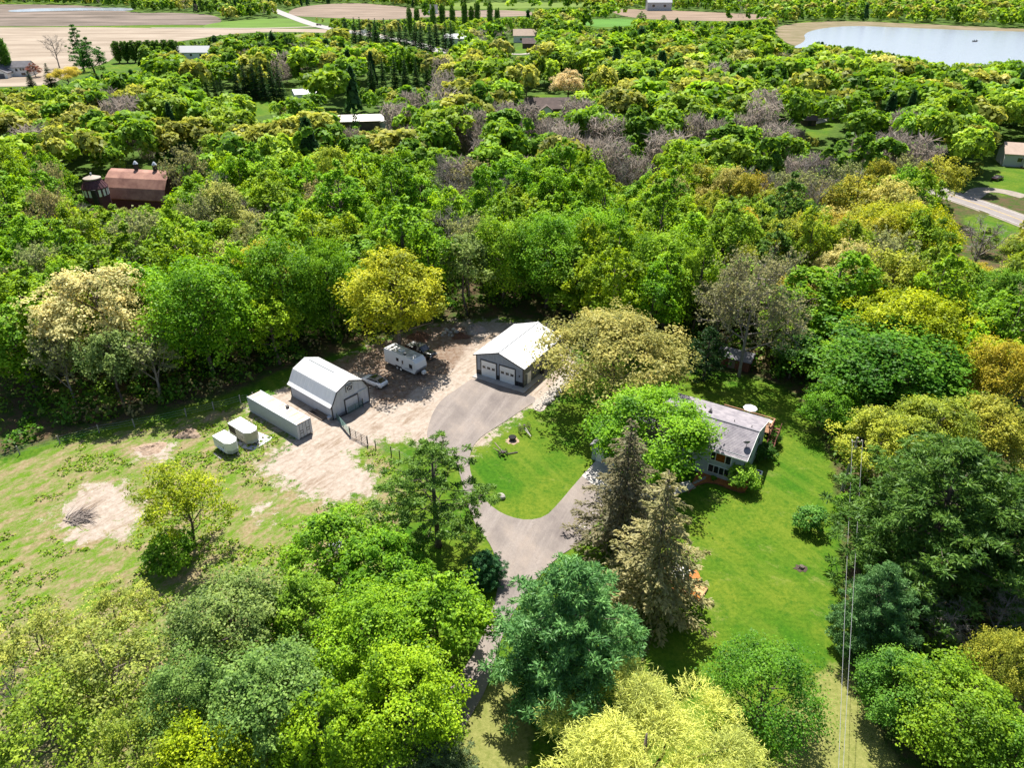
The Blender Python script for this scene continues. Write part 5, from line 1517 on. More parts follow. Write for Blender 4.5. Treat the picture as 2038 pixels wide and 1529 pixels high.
# ------------------------------------------------------------------ container, trailers, vehicles
LONG_A = math.radians(-38.97)
M['box_paint'] = mat('container_paint', (.50, .54, .58), .5, noise=.12, scale=2.0)
M['box_roof'] = mat('container_roof_rust', (.66, .61, .55), .7, scale=.8, col2=(.48, .33, .20), stretch=(3.2, .25, 1), detail=4)
con = thing('shipping_container', 'long grey shipping container with rust streaked roof beside the barn', 'shipping container', (-40.269, 93.195, .12), LONG_A)
L_, W_, H_ = 12.19, 2.44, 2.59
body = MB().box(.08, L_ - .08, .07, W_ - .07, .1, H_ - .09).build('body', M['box_paint'], con)
cor = MB()
n_c = 44
for k in range(n_c):
    x0 = .12 + (L_ - .24) * k / n_c
    for y in (.045, W_ - .045): cor.box(x0, x0 + (L_ - .24) / n_c * .52, y - .03, y + .03, .16, H_ - .13)
cor.build('corrugation', M['box_paint'], body)['kind'] = 'stuff'
rp = MB().box(.05, L_ - .05, .05, W_ - .05, H_ - .09, H_ - .03).build('roof', M['box_roof'], con)
for k in range(28):
    x0 = .2 + (L_ - .4) * k / 28
    MB().box(x0, x0 + .22, .1, W_ - .1, H_ - .03, H_ - .005).build('roof_rib', M['box_roof'], rp)
for y in (.05, W_ - .05):
    MB().box(0, L_, y - .05, y + .05, H_ - .12, H_).build('top_rail', M['box_paint'], con); MB().box(0, L_, y - .05, y + .05, 0, .14).build('bottom_rail', M['box_paint'], con)
for x in (.05, L_ - .05):
    for y in (.05, W_ - .05): MB().box(x - .07, x + .07, y - .07, y + .07, .0, H_ + .01).build('corner_post', M['box_paint'], con)
for k in range(2):
    y0 = .12 + k * 1.11
    dr = MB().box(L_ - .06, L_ - .005, y0, y0 + 1.08, .15, H_ - .14).build('door', M['box_paint'], con)
    for q in range(4): MB().box(L_ - .006, L_ + .012, y0 + .06, y0 + 1.02, .25 + q * .57, .25 + q * .57 + .42).build('door_panel', M['box_paint'], dr)
    for q in (.26, .82): MB().tube([(L_ + .04, y0 + q, .12), (L_ + .04, y0 + q, H_ - .1)], .024, 6).build('lock_rod', M['black_trim'], dr)
    for z in (.9, 1.3): MB().box(L_ + .03, L_ + .07, y0 + .3, y0 + .76, z, z + .05).build('handle', M['black_trim'], dr)
bx = thing('black_box', 'small black vent box on the container roof', 'vent box', Vector((-40.269, 93.195, .12)) + Vector((math.cos(LONG_A) * 7.4 - math.sin(LONG_A) * 2.0, math.sin(LONG_A) * 7.4 + math.cos(LONG_A) * 2.0, 2.59)), LONG_A)
MB().box(-.2, .2, -.18, .18, 0, .3).build('body', M['black_trim'], bx); MB().box(-.25, .25, -.22, .22, .3, .36).build('lid', M['black_trim'], bx)

def wheel(parent, x, y, r=.36, wd=.24, white=False, rim=True):
    n = 20
    t = MB().tube([(x, y - wd / 2, r), (x, y + wd / 2, r)], r, n).build('tyre', M['rubber'], parent)
    if rim:
        MB().tube([(x, y - wd / 2 - .012, r), (x, y + wd / 2 + .012, r)], r * .62, 14).build('rim', M['white_paint'] if white else M['alloy'], t)
        MB().tube([(x, y - wd / 2 - .03, r), (x, y + wd / 2 + .03, r)], r * .2, 8).build('hub', M['black_trim'], t)
    return t

def horse_trailer(label, loc, Ln, Wd, Hh, nose, bodym, panelm=None, panel_dark=False):
    h = thing('horse_trailer', label, 'horse trailer', loc, LONG_A)
    out = [(0, -Wd / 2), (Ln, -Wd / 2), (Ln + nose, -Wd * .22), (Ln + nose, Wd * .22), (Ln, Wd / 2), (0, Wd / 2)]
    MB().prism(out, 'z', .45, Hh - .12).build('body', bodym, h)
    inn = [(x * .99 + .02, y * 1.02) for x, y in out]
    MB().prism(inn, 'z', Hh - .13, Hh - .05).build('roof', M['white_steel'], h)
    for k in range(4): MB().box(Ln * (.12 + .24 * k), Ln * (.12 + .24 * k) + .05, -Wd / 2 + .05, Wd / 2 - .05, Hh - .05, Hh - .025).build('roof_bow', M['white_steel'], h)
    # lower nose band and side stripe
    MB().prism([(Ln - .02, -Wd / 2 - .01), (Ln + nose + .015, -Wd * .225), (Ln + nose + .015, Wd * .225), (Ln - .02, Wd / 2 + .01)], 'z', .5, .95).build('stone_guard', mat('guard_grey', (.42, .43, .42), .5, noise=.1), h)
    if panelm:
        MB().box(.1, Ln * .42, -Wd / 2 - .015, -Wd / 2 + .01, .95, Hh - .3).build('open_side', panelm, h)
    MB().box(Ln * .80, Ln * .80 + .55, -Wd / 2 - .02, -Wd / 2, .55, Hh - .35).build('door', bodym, h)
    MB().box(Ln * .80 + .12, Ln * .80 + .18, -Wd / 2 - .05, -Wd / 2 - .015, 1.05, 1.5).build('handle', M['black_trim'], h)
    for z in (1.25, 1.7): MB().box(0, Ln, -Wd / 2 - .012, -Wd / 2, z, z + .03).build('trim_strip', M['black_trim'], h)
    for k in range(2):
        for s in (-1, 1): wheel(h, Ln * .42 + k * .78, s * (Wd / 2 - .12), .33, .2)
    for s in (-1, 1): MB().box(Ln * .42 - .45, Ln * .42 + 1.25, s * (Wd / 2 + .05) - .08, s * (Wd / 2 + .05) + .08, .66, .76).build('fender', bodym, h)
    MB().bar((Ln + nose * .3, -.4, .45), (Ln + nose + 1.0, 0, .45), .08).bar((Ln + nose * .3, .4, .45), (Ln + nose + 1.0, 0, .45), .08).build('tow_bar', M['black_trim'], h)
    MB().tube([(Ln + nose + .7, 0, 0), (Ln + nose + .7, 0, .75)], .04, 6).build('jack', M['black_trim'], h)
    return h
M['trailer_white'] = mat('trailer_white', (.70, .72, .72), .4, noise=.08, scale=2)
M['trailer_cream'] = mat('trailer_cream', (.52, .47, .36), .5, noise=.2, scale=2)
def along(p, d, s): return Vector((p.x + math.cos(LONG_A) * d - math.sin(LONG_A) * s, p.y + math.sin(LONG_A) * d + math.cos(LONG_A) * s, 0))
a0 = spot(421.8, 867.2, 2.2); horse_trailer('white rounded horse trailer standing in the grass, left of the two trailers', along(Vector((a0.x, a0.y, 0)), .05, .95), 3.0, 1.9, 2.25, .75, M['trailer_white'])
a1 = spot(452.4, 841.8, 2.3); horse_trailer('cream horse trailer with open dark side on a pale slab, beside the container', along(Vector((a1.x, a1.y, 0)), .05, 1.05), 4.1, 2.1, 2.35, .7, M['trailer_cream'], M['rust_iron'])

# --- the travel trailer
M['rv_white'] = mat('travel_trailer_skin', (.70, .72, .74), .38, noise=.05, scale=1.5)
M['rv_roof'] = mat('dirty_rubber_roof', (.62, .61, .60), .7, scale=1.1, col2=(.33, .32, .31), detail=8)
tp = spot(766.0, 719.4, .5); RVW, RVL, RVH = 2.45, 7.7, 3.15
rv = thing('travel_trailer', 'white travel trailer parked beside the black pickup at the wood edge', 'travel trailer', (tp.x, tp.y, 0), LONG_A)
side = [(0, .55), (0, RVH - .15), (.15, RVH), (RVL - .75, RVH), (RVL - .15, RVH - .55), (RVL + .05, 1.55), (RVL - .55, .55)]
MB().prism(side, 'y', 0, RVW).build('body', M['rv_white'], rv, bevel=.04)
rr = MB().box(.25, RVL - .85, .12, RVW - .12, RVH + .005, RVH + .03).build('roof', M['rv_roof'], rv)
MB().box(2.7, 3.6, .8, 1.6, RVH + .03, RVH + .3).build('roof_air_conditioner', M['white_paint'], rr, bevel=.06)
for x, y in ((1.1, 1.0), (4.6, .55), (6.2, 1.3)): MB().box(x - .2, x + .2, y - .2, y + .2, RVH + .03, RVH + .13).build('roof_vent', M['black_trim'] if y < 1.2 else M['white_paint'], rr)
for x0, x1, z0, z1 in ((3.0, 3.5, 1.75, 2.25), (6.1, 6.75, 1.45, 2.1)):
    wv = MB().box(x0 - .05, x1 + .05, -.03, -.003, z0 - .05, z1 + .05).build('window', M['black_trim'], rv); MB().box(x0, x1, -.04, -.028, z0, z1).build('pane', M['glass'], wv)
dv_ = MB().box(4.2, 4.85, -.035, -.003, .62, 2.55).build('door', M['rv_white'], rv); MB().box(4.35, 4.68, -.05, -.03, 1.6, 2.25).build('pane', M['glass'], dv_); MB().box(4.24, 4.3, -.07, -.03, 1.3, 1.4).build('handle', M['black_trim'], dv_)
MB().box(.55, 2.6, -.02, -.003, .75, 2.85).build('slide_out_panel', M['rv_white'], rv)
M['rv_grey'] = mat('decal_grey', (.20, .22, .26), .5)
MB().prism([(5.0, 1.0), (6.9, 1.25), (6.9, 1.12), (5.0, .94)], 'y', -.008, -.002).prism([(5.2, 1.12), (6.6, 1.36), (6.6, 1.30), (5.2, 1.09)], 'y', -.008, -.002).build('decal', M['rv_grey'], rv)
MB().prism([(.7, 1.15), (1.1, 1.22), (1.1, 1.16), (.7, 1.1)], 'y', -.028, -.022).build('decal', M['rv_grey'], rv)
for y in (.7, 1.25, 1.8): MB().box(RVL - .28, RVL - .2, y - .14, y + .14, 2.35, 2.42).build('marker', M['black_trim'], rv)
MB().prism([(RVL - .58, .53), (RVL + .06, 1.5), (RVL + .075, 1.3), (RVL - .48, .5)], 'y', .05, RVW - .05).build('stone_guard', M['rv_grey'], rv)
for k in range(2):
    for y in (.08, RVW - .08): wheel(rv, 3.1 + .85 * k, y, .36, .22, True)
MB().box(2.65, 4.4, -.01, .03, .5, .85).build('wheel_arch', M['black_trim'], rv)
MB().box(.05, RVL - .6, .1, RVW - .1, .42, .56).build('chassis', M['black_trim'], rv)
MB().bar((RVL - .6, .5, .5), (RVL + 1.1, RVW / 2, .5), .1).bar((RVL - .6, RVW - .5, .5), (RVL + 1.1, RVW / 2, .5), .1).build('tow_bar', M['black_trim'], rv)
MB().box(RVL + .25, RVL + .75, RVW / 2 - .35, RVW / 2 + .35, .55, 1.05).build('propane_cover', M['white_paint'], rv, bevel=.05)
MB().tube([(RVL + .95, RVW / 2, 0), (RVL + .95, RVW / 2, .8)], .04, 6).build('jack', M['alloy'], rv)

# --- cars
def car_sections(st):
    """Body rings from (x, half-width, bottom, sill, shoulder, top half-width, top)."""
    secs = []
    for x, hw_, zb, zs, zt, tw_, tz in st:
        secs.append([(x, -hw_ * .92, zb), (x, -hw_, zs), (x, -hw_ * .97, zt), (x, -tw_, tz), (x, tw_, tz), (x, hw_ * .97, zt), (x, hw_, zs), (x, hw_ * .92, zb)])
    return secs
M['car_white'] = mat('white_car_paint', (.74, .75, .77), .25, coat=.6)
M['car_black'] = mat('black_car_paint', (.016, .017, .018), .22, coat=.8)
M['car_glass'] = mat('car_glass', (.012, .014, .017), .08, spec=.8)
M['tail_red'] = mat('tail_lamp', (.35, .015, .015), .25)
M['lamp_clear'] = mat('head_lamp', (.7, .72, .75), .1)
M['chrome'] = mat('chrome', (.75, .76, .78), .15, metal=1.0)
cp = (spot(745, 757, .75)); cp = Vector((cp.x, cp.y, 0))
suv = thing('electric_crossover', 'white crossover car with black glass roof parked behind the barn', 'car', cp, LONG_A + math.radians(4))
# +x is the tail
MB().loft(car_sections([(-2.32, .62, .42, .55, .66, .5, .70), (-2.15, .82, .28, .5, .80, .7, .86), (-1.5, .93, .22, .55, .95, .78, 1.02), (-.9, .94, .22, .6, 1.0, .82, 1.06), (0, .94, .22, .6, 1.0, .84, 1.06),
                        (1.0, .95, .22, .6, 1.03, .84, 1.10), (1.75, .95, .25, .62, 1.06, .82, 1.14), (2.15, .90, .32, .6, 1.02, .78, 1.12), (2.34, .78, .40, .6, .92, .66, .98)])).build('body', M['car_white'], suv, True)
gh = [(-1.15, .80, 1.03), (-.35, .70, 1.47), (.5, .70, 1.55), (1.25, .66, 1.45), (2.05, .70, 1.13)]
MB().loft([[(x, -.84 if i not in (0, 4) else -.78, 1.02 + .02 * i), (x, -hw_, z), (x, hw_, z), (x, .84 if i not in (0, 4) else .78, 1.02 + .02 * i)] for i, (x, hw_, z) in enumerate(gh)]).build('greenhouse', M['car_glass'], suv)
MB().loft([[(x, -hw_ - .015, z - .05), (x, -hw_ + .02, z + .012), (x, hw_ - .02, z + .012), (x, hw_ + .015, z - .05)] for x, hw_, z in gh[1:4] + [(1.75, .66, 1.27)]]).build('roof', M['car_black'], suv)
for s in (-1, 1):
    MB().tube([(-1.15, s * .80, 1.04), (-.35, s * .71, 1.47), (.5, s * .71, 1.56), (1.25, s * .67, 1.46), (2.0, s * .72, 1.16)], .014, 5).build('roof_pillar', M['car_white'], suv)
    MB().box(-.75, -.55, s * .98 - .09, s * .98 + .09, 1.02, 1.17).build('mirror', M['car_white'], suv, bevel=.03)
    MB().box(-2.2, -1.95, s * .72 - .14, s * .72 + .14, .68, .8).build('headlight', M['lamp_clear'], suv)
    for k in range(2): MB().box(-.6 + k * .95, .2 + k * .95, s * .945 - .006, s * .945 + .012, .55, .98).build('door', M['car_white'], suv)
    for x in (-1.42, 1.42): wheel(suv, x, s * .84, .36, .23)
MB().box(2.22, 2.33, -.74, .74, .90, .98).build('tail_lamp_bar', M['tail_red'], suv)
MB().box(2.22, 2.36, -.66, .66, .38, .56).build('rear_bumper', M['black_trim'], suv)

pp = spot(838, 697, .9); pk = thing('pickup_truck', 'black pickup truck with sunlit hood parked behind the travel trailer', 'pickup truck', (pp.x, pp.y, 0), LONG_A + math.radians(2))
# +x is the nose
MB().loft(car_sections([(-2.9, .92, .5, .7, 1.1, .90, 1.28), (-2.8, .99, .42, .7, 1.12, .93, 1.32), (-1.1, .99, .42, .7, 1.12, .93, 1.32)])).build('bed', M['car_black'], pk)
MB().loft(car_sections([(-1.08, .99, .4, .7, 1.1, .92, 1.2), (.9, .99, .4, .7, 1.1, .92, 1.2), (1.25, .99, .4, .7, 1.1, .90, 1.22), (2.5, .97, .42, .75, 1.05, .84, 1.14), (2.82, .93, .45, .75, 1.0, .78, 1.04), (2.95, .86, .5, .7, .92, .7, .96)])).build('body', M['car_black'], pk, True)
MB().box(-2.75, -1.2, -.9, .9, 1.32, 1.42).build('bed_cover', mat('tonneau', (.03, .032, .034), .5), pk)
for k in range(3): MB().box(-2.6 + k * .48, -2.25 + k * .48, -.85, .85, 1.42, 1.47).build('cargo_bar', M['alloy'], pk)
MB().loft([[(-1.05, -.9, 1.2), (-1.05, -.76, 1.78), (-1.05, .76, 1.78), (-1.05, .9, 1.2)], [(-.8, -.9, 1.2), (-.8, -.74, 1.9), (-.8, .74, 1.9), (-.8, .9, 1.2)], [(.45, -.9, 1.2), (.45, -.74, 1.9), (.45, .74, 1.9), (.45, .9, 1.2)], [(1.2, -.86, 1.2), (1.2, -.84, 1.24), (1.2, .84, 1.24), (1.2, .86, 1.2)]]).build('cab_glass', M['car_glass'], pk)
MB().box(-.9, .5, -.74, .74, 1.9, 1.95).build('roof', M['car_black'], pk, bevel=.02)
for s in (-1, 1):
    MB().tube([(-1.05, s * .9, 1.2), (-1.0, s * .77, 1.84), (.45, s * .76, 1.91), (1.22, s * .88, 1.22)], .04, 5).build('cab_pillar', M['car_black'], pk)
    MB().box(.75, .95, s * 1.12 - .12, s * 1.12 + .12, 1.2, 1.42).build('mirror', M['black_trim'], pk)
    MB().box(2.75, 2.96, s * .7 - .16, s * .7 + .16, .8, .98).build('headlight', M['lamp_clear'], pk)
    MB().box(-2.95, -2.86, s * .86 - .08, s * .86 + .08, .85, 1.2).build('tail_lamp', M['tail_red'], pk)
    for x in (-1.9, 1.85): wheel(pk, x, s * .88, .42, .28)
MB().box(1.45, 2.35, -.35, .35, 1.17, 1.25).build('hood_scoop', M['car_black'], pk, bevel=.04)
MB().box(2.92, 3.0, -.52, .52, .7, .98).build('grille', M['black_trim'], pk)
MB().box(2.9, 3.08, -.95, .95, .45, .66).build('bumper', M['chrome'], pk)
MB().box(-3.05, -2.9, -.95, .95, .5, .66).build('bumper', M['chrome'], pk)

# ------------------------------------------------------------------ fences, implements, stones, heaps
fence = thing('wire_fence', 'wire fence on pale wooden posts along the wood edge at left', 'fence', spot(479, 802))
fp = [spot(x, y) for x, y in [(505, 797), (479, 802), (426, 816), (371, 829), (268, 850), (198, 862), (120, 884), (40, 905), (-60, 925)]]
f0 = fence.location.copy()
for k, p in enumerate(fp):
    q = p - f0
    MB().tube([(q.x, q.y, -.3), (q.x + .1 * (RNG.random() - .5), q.y, 1.45)], .085, 7).build('post', M['grey_wood'], fence)
for z in (.45, .85, 1.25):
    pts = []
    for a, b in zip(fp[:-1], fp[1:]):
        for t in (0, .5): pts.append(a.lerp(b, t) - f0 + Vector((0, 0, z - (.06 if t else 0))))
    pts.append(fp[-1] - f0 + Vector((0, 0, z)))
    MB().tube(pts, .009, 4).build('strand', M['wire'], fence)
f2 = thing('wire_fence', 'short wire fence on dark posts right of the yard gate', 'fence', spot(748, 894))
fq = [spot(x, y) for x, y in [(734, 887), (748, 894), (779, 906), (796, 914), (824, 930)]]
for k, p in enumerate(fq[1:]):
    q = p - f2.location
    MB().tube([(q.x, q.y, -.3), (q.x, q.y, 1.5)], .075, 7).build('post', M['black_trim'], f2)
for z in (.4, .75, 1.1, 1.4): MB().tube([p - f2.location + Vector((0, 0, z)) for p in fq], .012, 4).build('strand', M['wire'], f2)

def spoked(parent, c, r, n=10, axis_rot=0.0):
    """Iron wheel standing on the ground, hub at c."""
    pts = [(c[0] + math.cos(2 * math.pi * k / 20) * r, c[1], c[2] + math.sin(2 * math.pi * k / 20) * r) for k in range(21)]
    wv = MB().tube(pts, .03, 5, caps=False).build('wheel', M['rust_iron'], parent)
    sp = MB()
    for k in range(n): sp.bar(c, (c[0] + math.cos(2 * math.pi * k / n) * r, c[1], c[2] + math.sin(2 * math.pi * k / n) * r), .025)
    sp.build('spokes', M['rust_iron'], wv); MB().tube([(c[0], c[1] - .1, c[2]), (c[0], c[1] + .1, c[2])], .07, 8).build('hub', M['rust_iron'], wv)
rake = thing('hay_rake', 'old iron hay rake with two wheels and curved tines on the lawn, nearer the garage', 'hay rake', spot(1044, 860), math.radians(-62))
for y in (-.75, .75): spoked(rake, (0, y, .68), .68, 12)
MB().tube([(0, -.8, .68), (0, .8, .68)], .04, 6).build('axle', M['rust_iron'], rake)
for k in range(13):
    y = -.66 + .11 * k
    MB().tube([(.05, y, .72), (-.35, y, .9), (-.7, y, .62), (-.75, y, .25), (-.5, y, .05)], .014, 4).build('tine', M['rust_iron'], rake)
MB().bar((0, -.15, .7), (1.9, 0, .35), .1).bar((0, .15, .7), (1.9, 0, .35), .1).build('tongue', M['grey_wood'], rake)
MB().tube([(.1, 0, .7), (-.1, 0, 1.15)], .03, 5).build('seat_post', M['rust_iron'], rake); MB().cyl((-.1, 0), .2, 1.15, 1.2, 10).build('seat', M['rust_iron'], rake)
mow = thing('sickle_mower', 'old horse drawn mower with long wooden pole on the lawn, nearer the house drive', 'mower', spot(1001, 906), math.radians(118))
for y in (-.55, .55): spoked(mow, (0, y, .42), .42, 8)
MB().tube([(0, -.6, .42), (0, .6, .42)], .05, 6).build('axle', M['rust_iron'], mow)
MB().bar((-.3, .0, .5), (2.3, .15, .75), .11).build('pole', M['old_wood'], mow)
MB().bar((-.3, .1, .5), (1.5, .75, .5), .07).build('side_pole', M['old_wood'], mow)
MB().box(-.3, .35, -.2, .2, .38, .62).build('gear_case', M['rust_iron'], mow)
MB().bar((-.2, -.6, .15), (-.5, -2.1, .1), .16, .05).build('cutter_bar', M['rust_iron'], mow)
for k in range(10): MB().bar((-.22 - .03 * k, -.7 - .14 * k, .12), (0.02 - .03 * k, -.66 - .14 * k, .1), .04, .02).build('knife_guard', M['rust_iron'], mow)
MB().tube([(-.2, 0, .6), (-.55, 0, .95)], .03, 5).build('seat_spring', M['rust_iron'], mow); MB().cyl((-.58, 0), .2, .95, 1.0, 10).build('seat', M['rust_iron'], mow)
MB().tube([(.2, .2, .5), (.1, .35, 1.2)], .025, 5).build('lever', M['rust_iron'], mow)

pit = thing('fire_pit', 'black iron fire bowl on a bare earth ring in the lawn', 'fire pit', spot(1020, 876))
MB().tube([(0, 0, .02), (0, 0, .22), (0, 0, .5), (0, 0, .55)], [.25, .46, .56, .58], 16).build('bowl', M['black_trim'], pit, True)
MB().cyl((0, 0), .5, .552, .57, 14).build('ash', mat('ash', (.01, .01, .01), .95), pit)
for k in range(3): MB().bar((math.cos(k * 2.1) * .3, math.sin(k * 2.1) * .3, .2), (math.cos(k * 2.1) * .45, math.sin(k * 2.1) * .45, 0), .05).build('leg', M['black_trim'], pit)
n_e = 20
er = [(spot(1020, 878).x + math.cos(2 * math.pi * k / n_e) * (.95 + .2 * math.sin(3 * k)), spot(1020, 878).y + math.sin(2 * math.pi * k / n_e) * (.9 + .2 * math.cos(2 * k))) for k in range(n_e)]
sheet('bare_earth', er, .03, mat('bare_earth', (.42, .31, .20), .95, noise=.5, scale=3))

def rock_mesh(seed, name='stone'):
    bm = bmesh.new(); bmesh.ops.create_icosphere(bm, subdivisions=2, radius=1.0)
    r = random.Random(seed)
    off = Vector((r.random() * 9, r.random() * 9, r.random() * 9))
    from mathutils import noise as mn
    for v in bm.verts: v.co *= 1 + .35 * mn.noise(v.co * 1.3 + off)
    me = bpy.data.meshes.new(name); bm.to_mesh(me); bm.free(); me.materials.append(M['stone']); return me
ROCKS = [rock_mesh(k) for k in range(4)]
def rock(label, px, py, s, group=None, name='rock', flat=.7, material=None):
    o = link(bpy.data.objects.new(name, ROCKS[int(RNG.integers(4))])); p = spot(px, py)
    o.location = (p.x, p.y, s * flat * .45); o.scale = (s, s * (.75 + .3 * RNG.random()), s * flat); o.rotation_euler = (0, 0, RNG.random() * 6)
    tag(o, label, 'rock', group); return o
rock('single pale boulder on the lawn tip above the driveway fork', 998, 991, .62, name='boulder')
for k, (x, y) in enumerate([(1086, 804), (1090, 800), (1094, 797), (1098, 794), (1101, 791), (1104, 787), (1107, 783), (1111, 780), (1114, 777), (1117, 773), (1121, 769), (1124, 766), (1092, 803), (1100, 797), (1108, 788), (1116, 779)]):
    rock('rough field stone in the low rock edging between gravel and lawn', x, y, .34 + .2 * RNG.random(), 'stones edging the gravel beside the garage')
for k, (x, y) in enumerate([(884, 664), (890, 659), (896, 663), (902, 657), (880, 668), (908, 662), (893, 668), (900, 669), (912, 668), (887, 656)]):
    rock('pale broken stone scattered at the wood edge behind the pickup', x, y, .3 + .25 * RNG.random(), 'broken stones at the wood edge')

def heap(name, label, cat, px, py, r, h, material, seed):
    p = spot(px, py); g = np.random.default_rng(seed)
    n, m = 22, 9; v = []
    for i in range(m):
        for k in range(n):
            a = 2 * math.pi * k / n; t = i / (m - 1)
            rr = r * (1 - t) * (1 + .22 * math.sin(3 * a + seed) + .12 * g.random()); z = h * (1 - (1 - t) ** 1.8) * (1 + .18 * g.normal() * (t > .1)) if t < 1 else h
            v.append((math.cos(a) * rr, math.sin(a) * rr * .75, z - .05))
    f = [(i * n + k, i * n + (k + 1) % n, (i + 1) * n + (k + 1) % n, (i + 1) * n + k) for i in range(m - 1) for k in range(n)]
    o = MB().add(v, f).build(name, material); o.location = (p.x, p.y, 0); tag(o, label, cat); return o
M['heap_dirt'] = mat('heap_soil', (.36, .27, .20), .95, scale=3, col2=(.22, .15, .10), bump=.6)
M['heap_gravel'] = mat('heap_gravel', (.34, .31, .28), .95, scale=9, col2=(.22, .19, .17), bump=.6)
M['heap_bark'] = mat('heap_bark', (.15, .075, .045), .95, scale=7, col2=(.07, .035, .02), bump=.8)
heap('dirt_mound', 'low brown dirt mound in the grass left of the horse trailers', 'dirt mound', 376, 866, 1.7, .8, M['heap_dirt'], 3)
heap('dirt_mound', 'flat pale dirt spill in the grass nearer the lone field tree', 'dirt mound', 300, 893, 2.2, .35, M['heap_dirt'], 5)
heap('gravel_pile', 'grey gravel pile at the wood edge behind the garage', 'gravel pile', 945, 659, 1.9, 1.3, M['heap_gravel'], 7)
heap('bark_pile', 'red brown bark pile beside the gravel pile', 'bark pile', 917, 671, 1.5, .85, M['heap_bark'], 9)
heap('leaf_pile', 'brown brush and leaf heap behind the black pickup', 'brush heap', 835, 672, 2.0, 1.0, M['heap_bark'], 11)

M['dead_branch'] = mat('dead_branch', (.36, .30, .26), .9, noise=.4, scale=4)
bpile = thing('brush_pile', 'grey pile of dead branches lying on bare ground in the weedy field', 'brush pile', spot(160, 1035))
stick = [MB().tube([(0, 0, 0), (L1 * .5, .12, .04), (L1, -.05, 0)], [.05, .04, .015], 5).mesh('branch', M['dead_branch']) for L1 in (1.6, 2.2, 2.8)]
for k in range(80):
    o = link(bpy.data.objects.new('branch', stick[k % 3]), bpile)
    a = RNG.random() * 6.283; r_ = 1.5 * RNG.random()
    o.location = (math.cos(a) * r_ - .8, math.sin(a) * r_ * .8, .04 + .42 * (1 - r_ / 1.7) * RNG.random()); o.rotation_euler = ((RNG.random() - .5) * .3, (RNG.random() - .5) * .35, .6 + (RNG.random() - .5) * 2.2)
board = thing('plank', 'pale plank lying in the grass beside the white horse trailer', 'plank', spot(424, 903), math.radians(-42)); MB().box(0, 2.1, 0, .25, 0, .06).build('board', M['grey_wood'], board)

# stump hole on the right lawn
st_ = thing('tree_stump', 'small dark stump with dug earth on the right lawn', 'tree stump', spot(1595, 1131))
MB().tube([(0, 0, -.1), (0, 0, .2), (.02, 0, .3)], [.42, .32, .28], 10).build('trunk', M['bark'], st_)
for k in range(4): MB().bar((math.cos(k * 1.7) * .2, math.sin(k * 1.7) * .2, .1), (math.cos(k * 1.7) * .5, math.sin(k * 1.7) * .45, .02), .1).build('root', M['bark'], st_)
q_ = spot(1594, 1132); sheet('bare_earth', [(q_.x + math.cos(k * .5236) * (.75 + .2 * math.sin(2.3 * k)), q_.y + math.sin(k * .5236) * (.6 + .15 * math.cos(3.1 * k))) for k in range(12)], .03, mat('dark_earth', (.07, .05, .035), .95, noise=.4, scale=4))

# play set under the olive spruce
ps = thing('play_set', 'orange brown wooden play set with a white canopy under the olive spruce', 'play set', spot(1330, 1178), math.radians(-35))
pw = M['cedar']
for x in (0, 1.5):
    for y in (0, 1.5): MB().box(x - .06, x + .06, y - .06, y + .06, 0, 2.9).build('post', pw, ps)
for k in range(8): MB().box(-.1, 1.6, -.1 + k * .215, .1 + k * .215, 1.4, 1.45).build('floor_board', pw, ps)
MB().add([(-.2, -.25, 2.75), (1.7, -.25, 2.75), (1.7, .75, 3.45), (-.2, .75, 3.45), (1.7, 1.75, 2.75), (-.2, 1.75, 2.75)], [(0, 1, 2, 3), (3, 2, 4, 5)]).build('canopy', mat('white_tarp', (.78, .77, .76), .7), ps)
MB().bar((-3.6, .75, 2.3), (.0, .75, 2.3), .12).build('swing_beam', pw, ps)
for s in (-.9, .9): MB().bar((-3.4, .75, 2.3), (-3.6, .75 + s, 0), .09).build('swing_leg', pw, ps)
for x in (-2.6, -1.3):
    for d in (-.2, .2): MB().tube([(x + d, .75, 2.25), (x + d, .75, .5)], .012, 4).build('chain', M['alloy'], ps)
    MB().box(x - .25, x + .25, .62, .88, .46, .5).build('seat', M['black_trim'], ps)
MB().add([(1.55, .4, 1.42), (1.55, 1.1, 1.42), (3.4, 1.1, .15), (3.4, .4, .15), (1.55, .4, 1.52), (3.4, .4, .27), (1.55, 1.1, 1.52), (3.4, 1.1, .27)], [(0, 1, 2, 3), (0, 3, 5, 4), (1, 6, 7, 2)]).build('slide', mat('slide_orange', (.62, .25, .06), .4), ps)
for k in range(5): MB().box(-.1, 1.6, -.16, -.08, .25 + .27 * k, .31 + .27 * k).build('ladder_rung', pw, ps)
sb = thing('sand_box', 'square wooden sand box with orange sand beside the play set', 'sand box', spot(1372, 1178), math.radians(-35))
for a, b in (((0, 0), (1.5, 0)), ((0, 1.5), (1.5, 1.5)), ((0, 0), (0, 1.5)), ((1.5, 0), (1.5, 1.5))): MB().bar((*a, .12), (*b, .12), .1, .24).build('board', pw, sb)
MB().box(.05, 1.45, .05, 1.45, 0, .14).build('sand', mat('orange_sand', (.55, .33, .15), .95, noise=.2, scale=6), sb)
sheet('mulch_bed', smooth_poly(W2([(1310, 1150), (1340, 1122), (1385, 1128), (1400, 1165), (1360, 1195), (1320, 1185)]), 2), .035, M['mulch'])

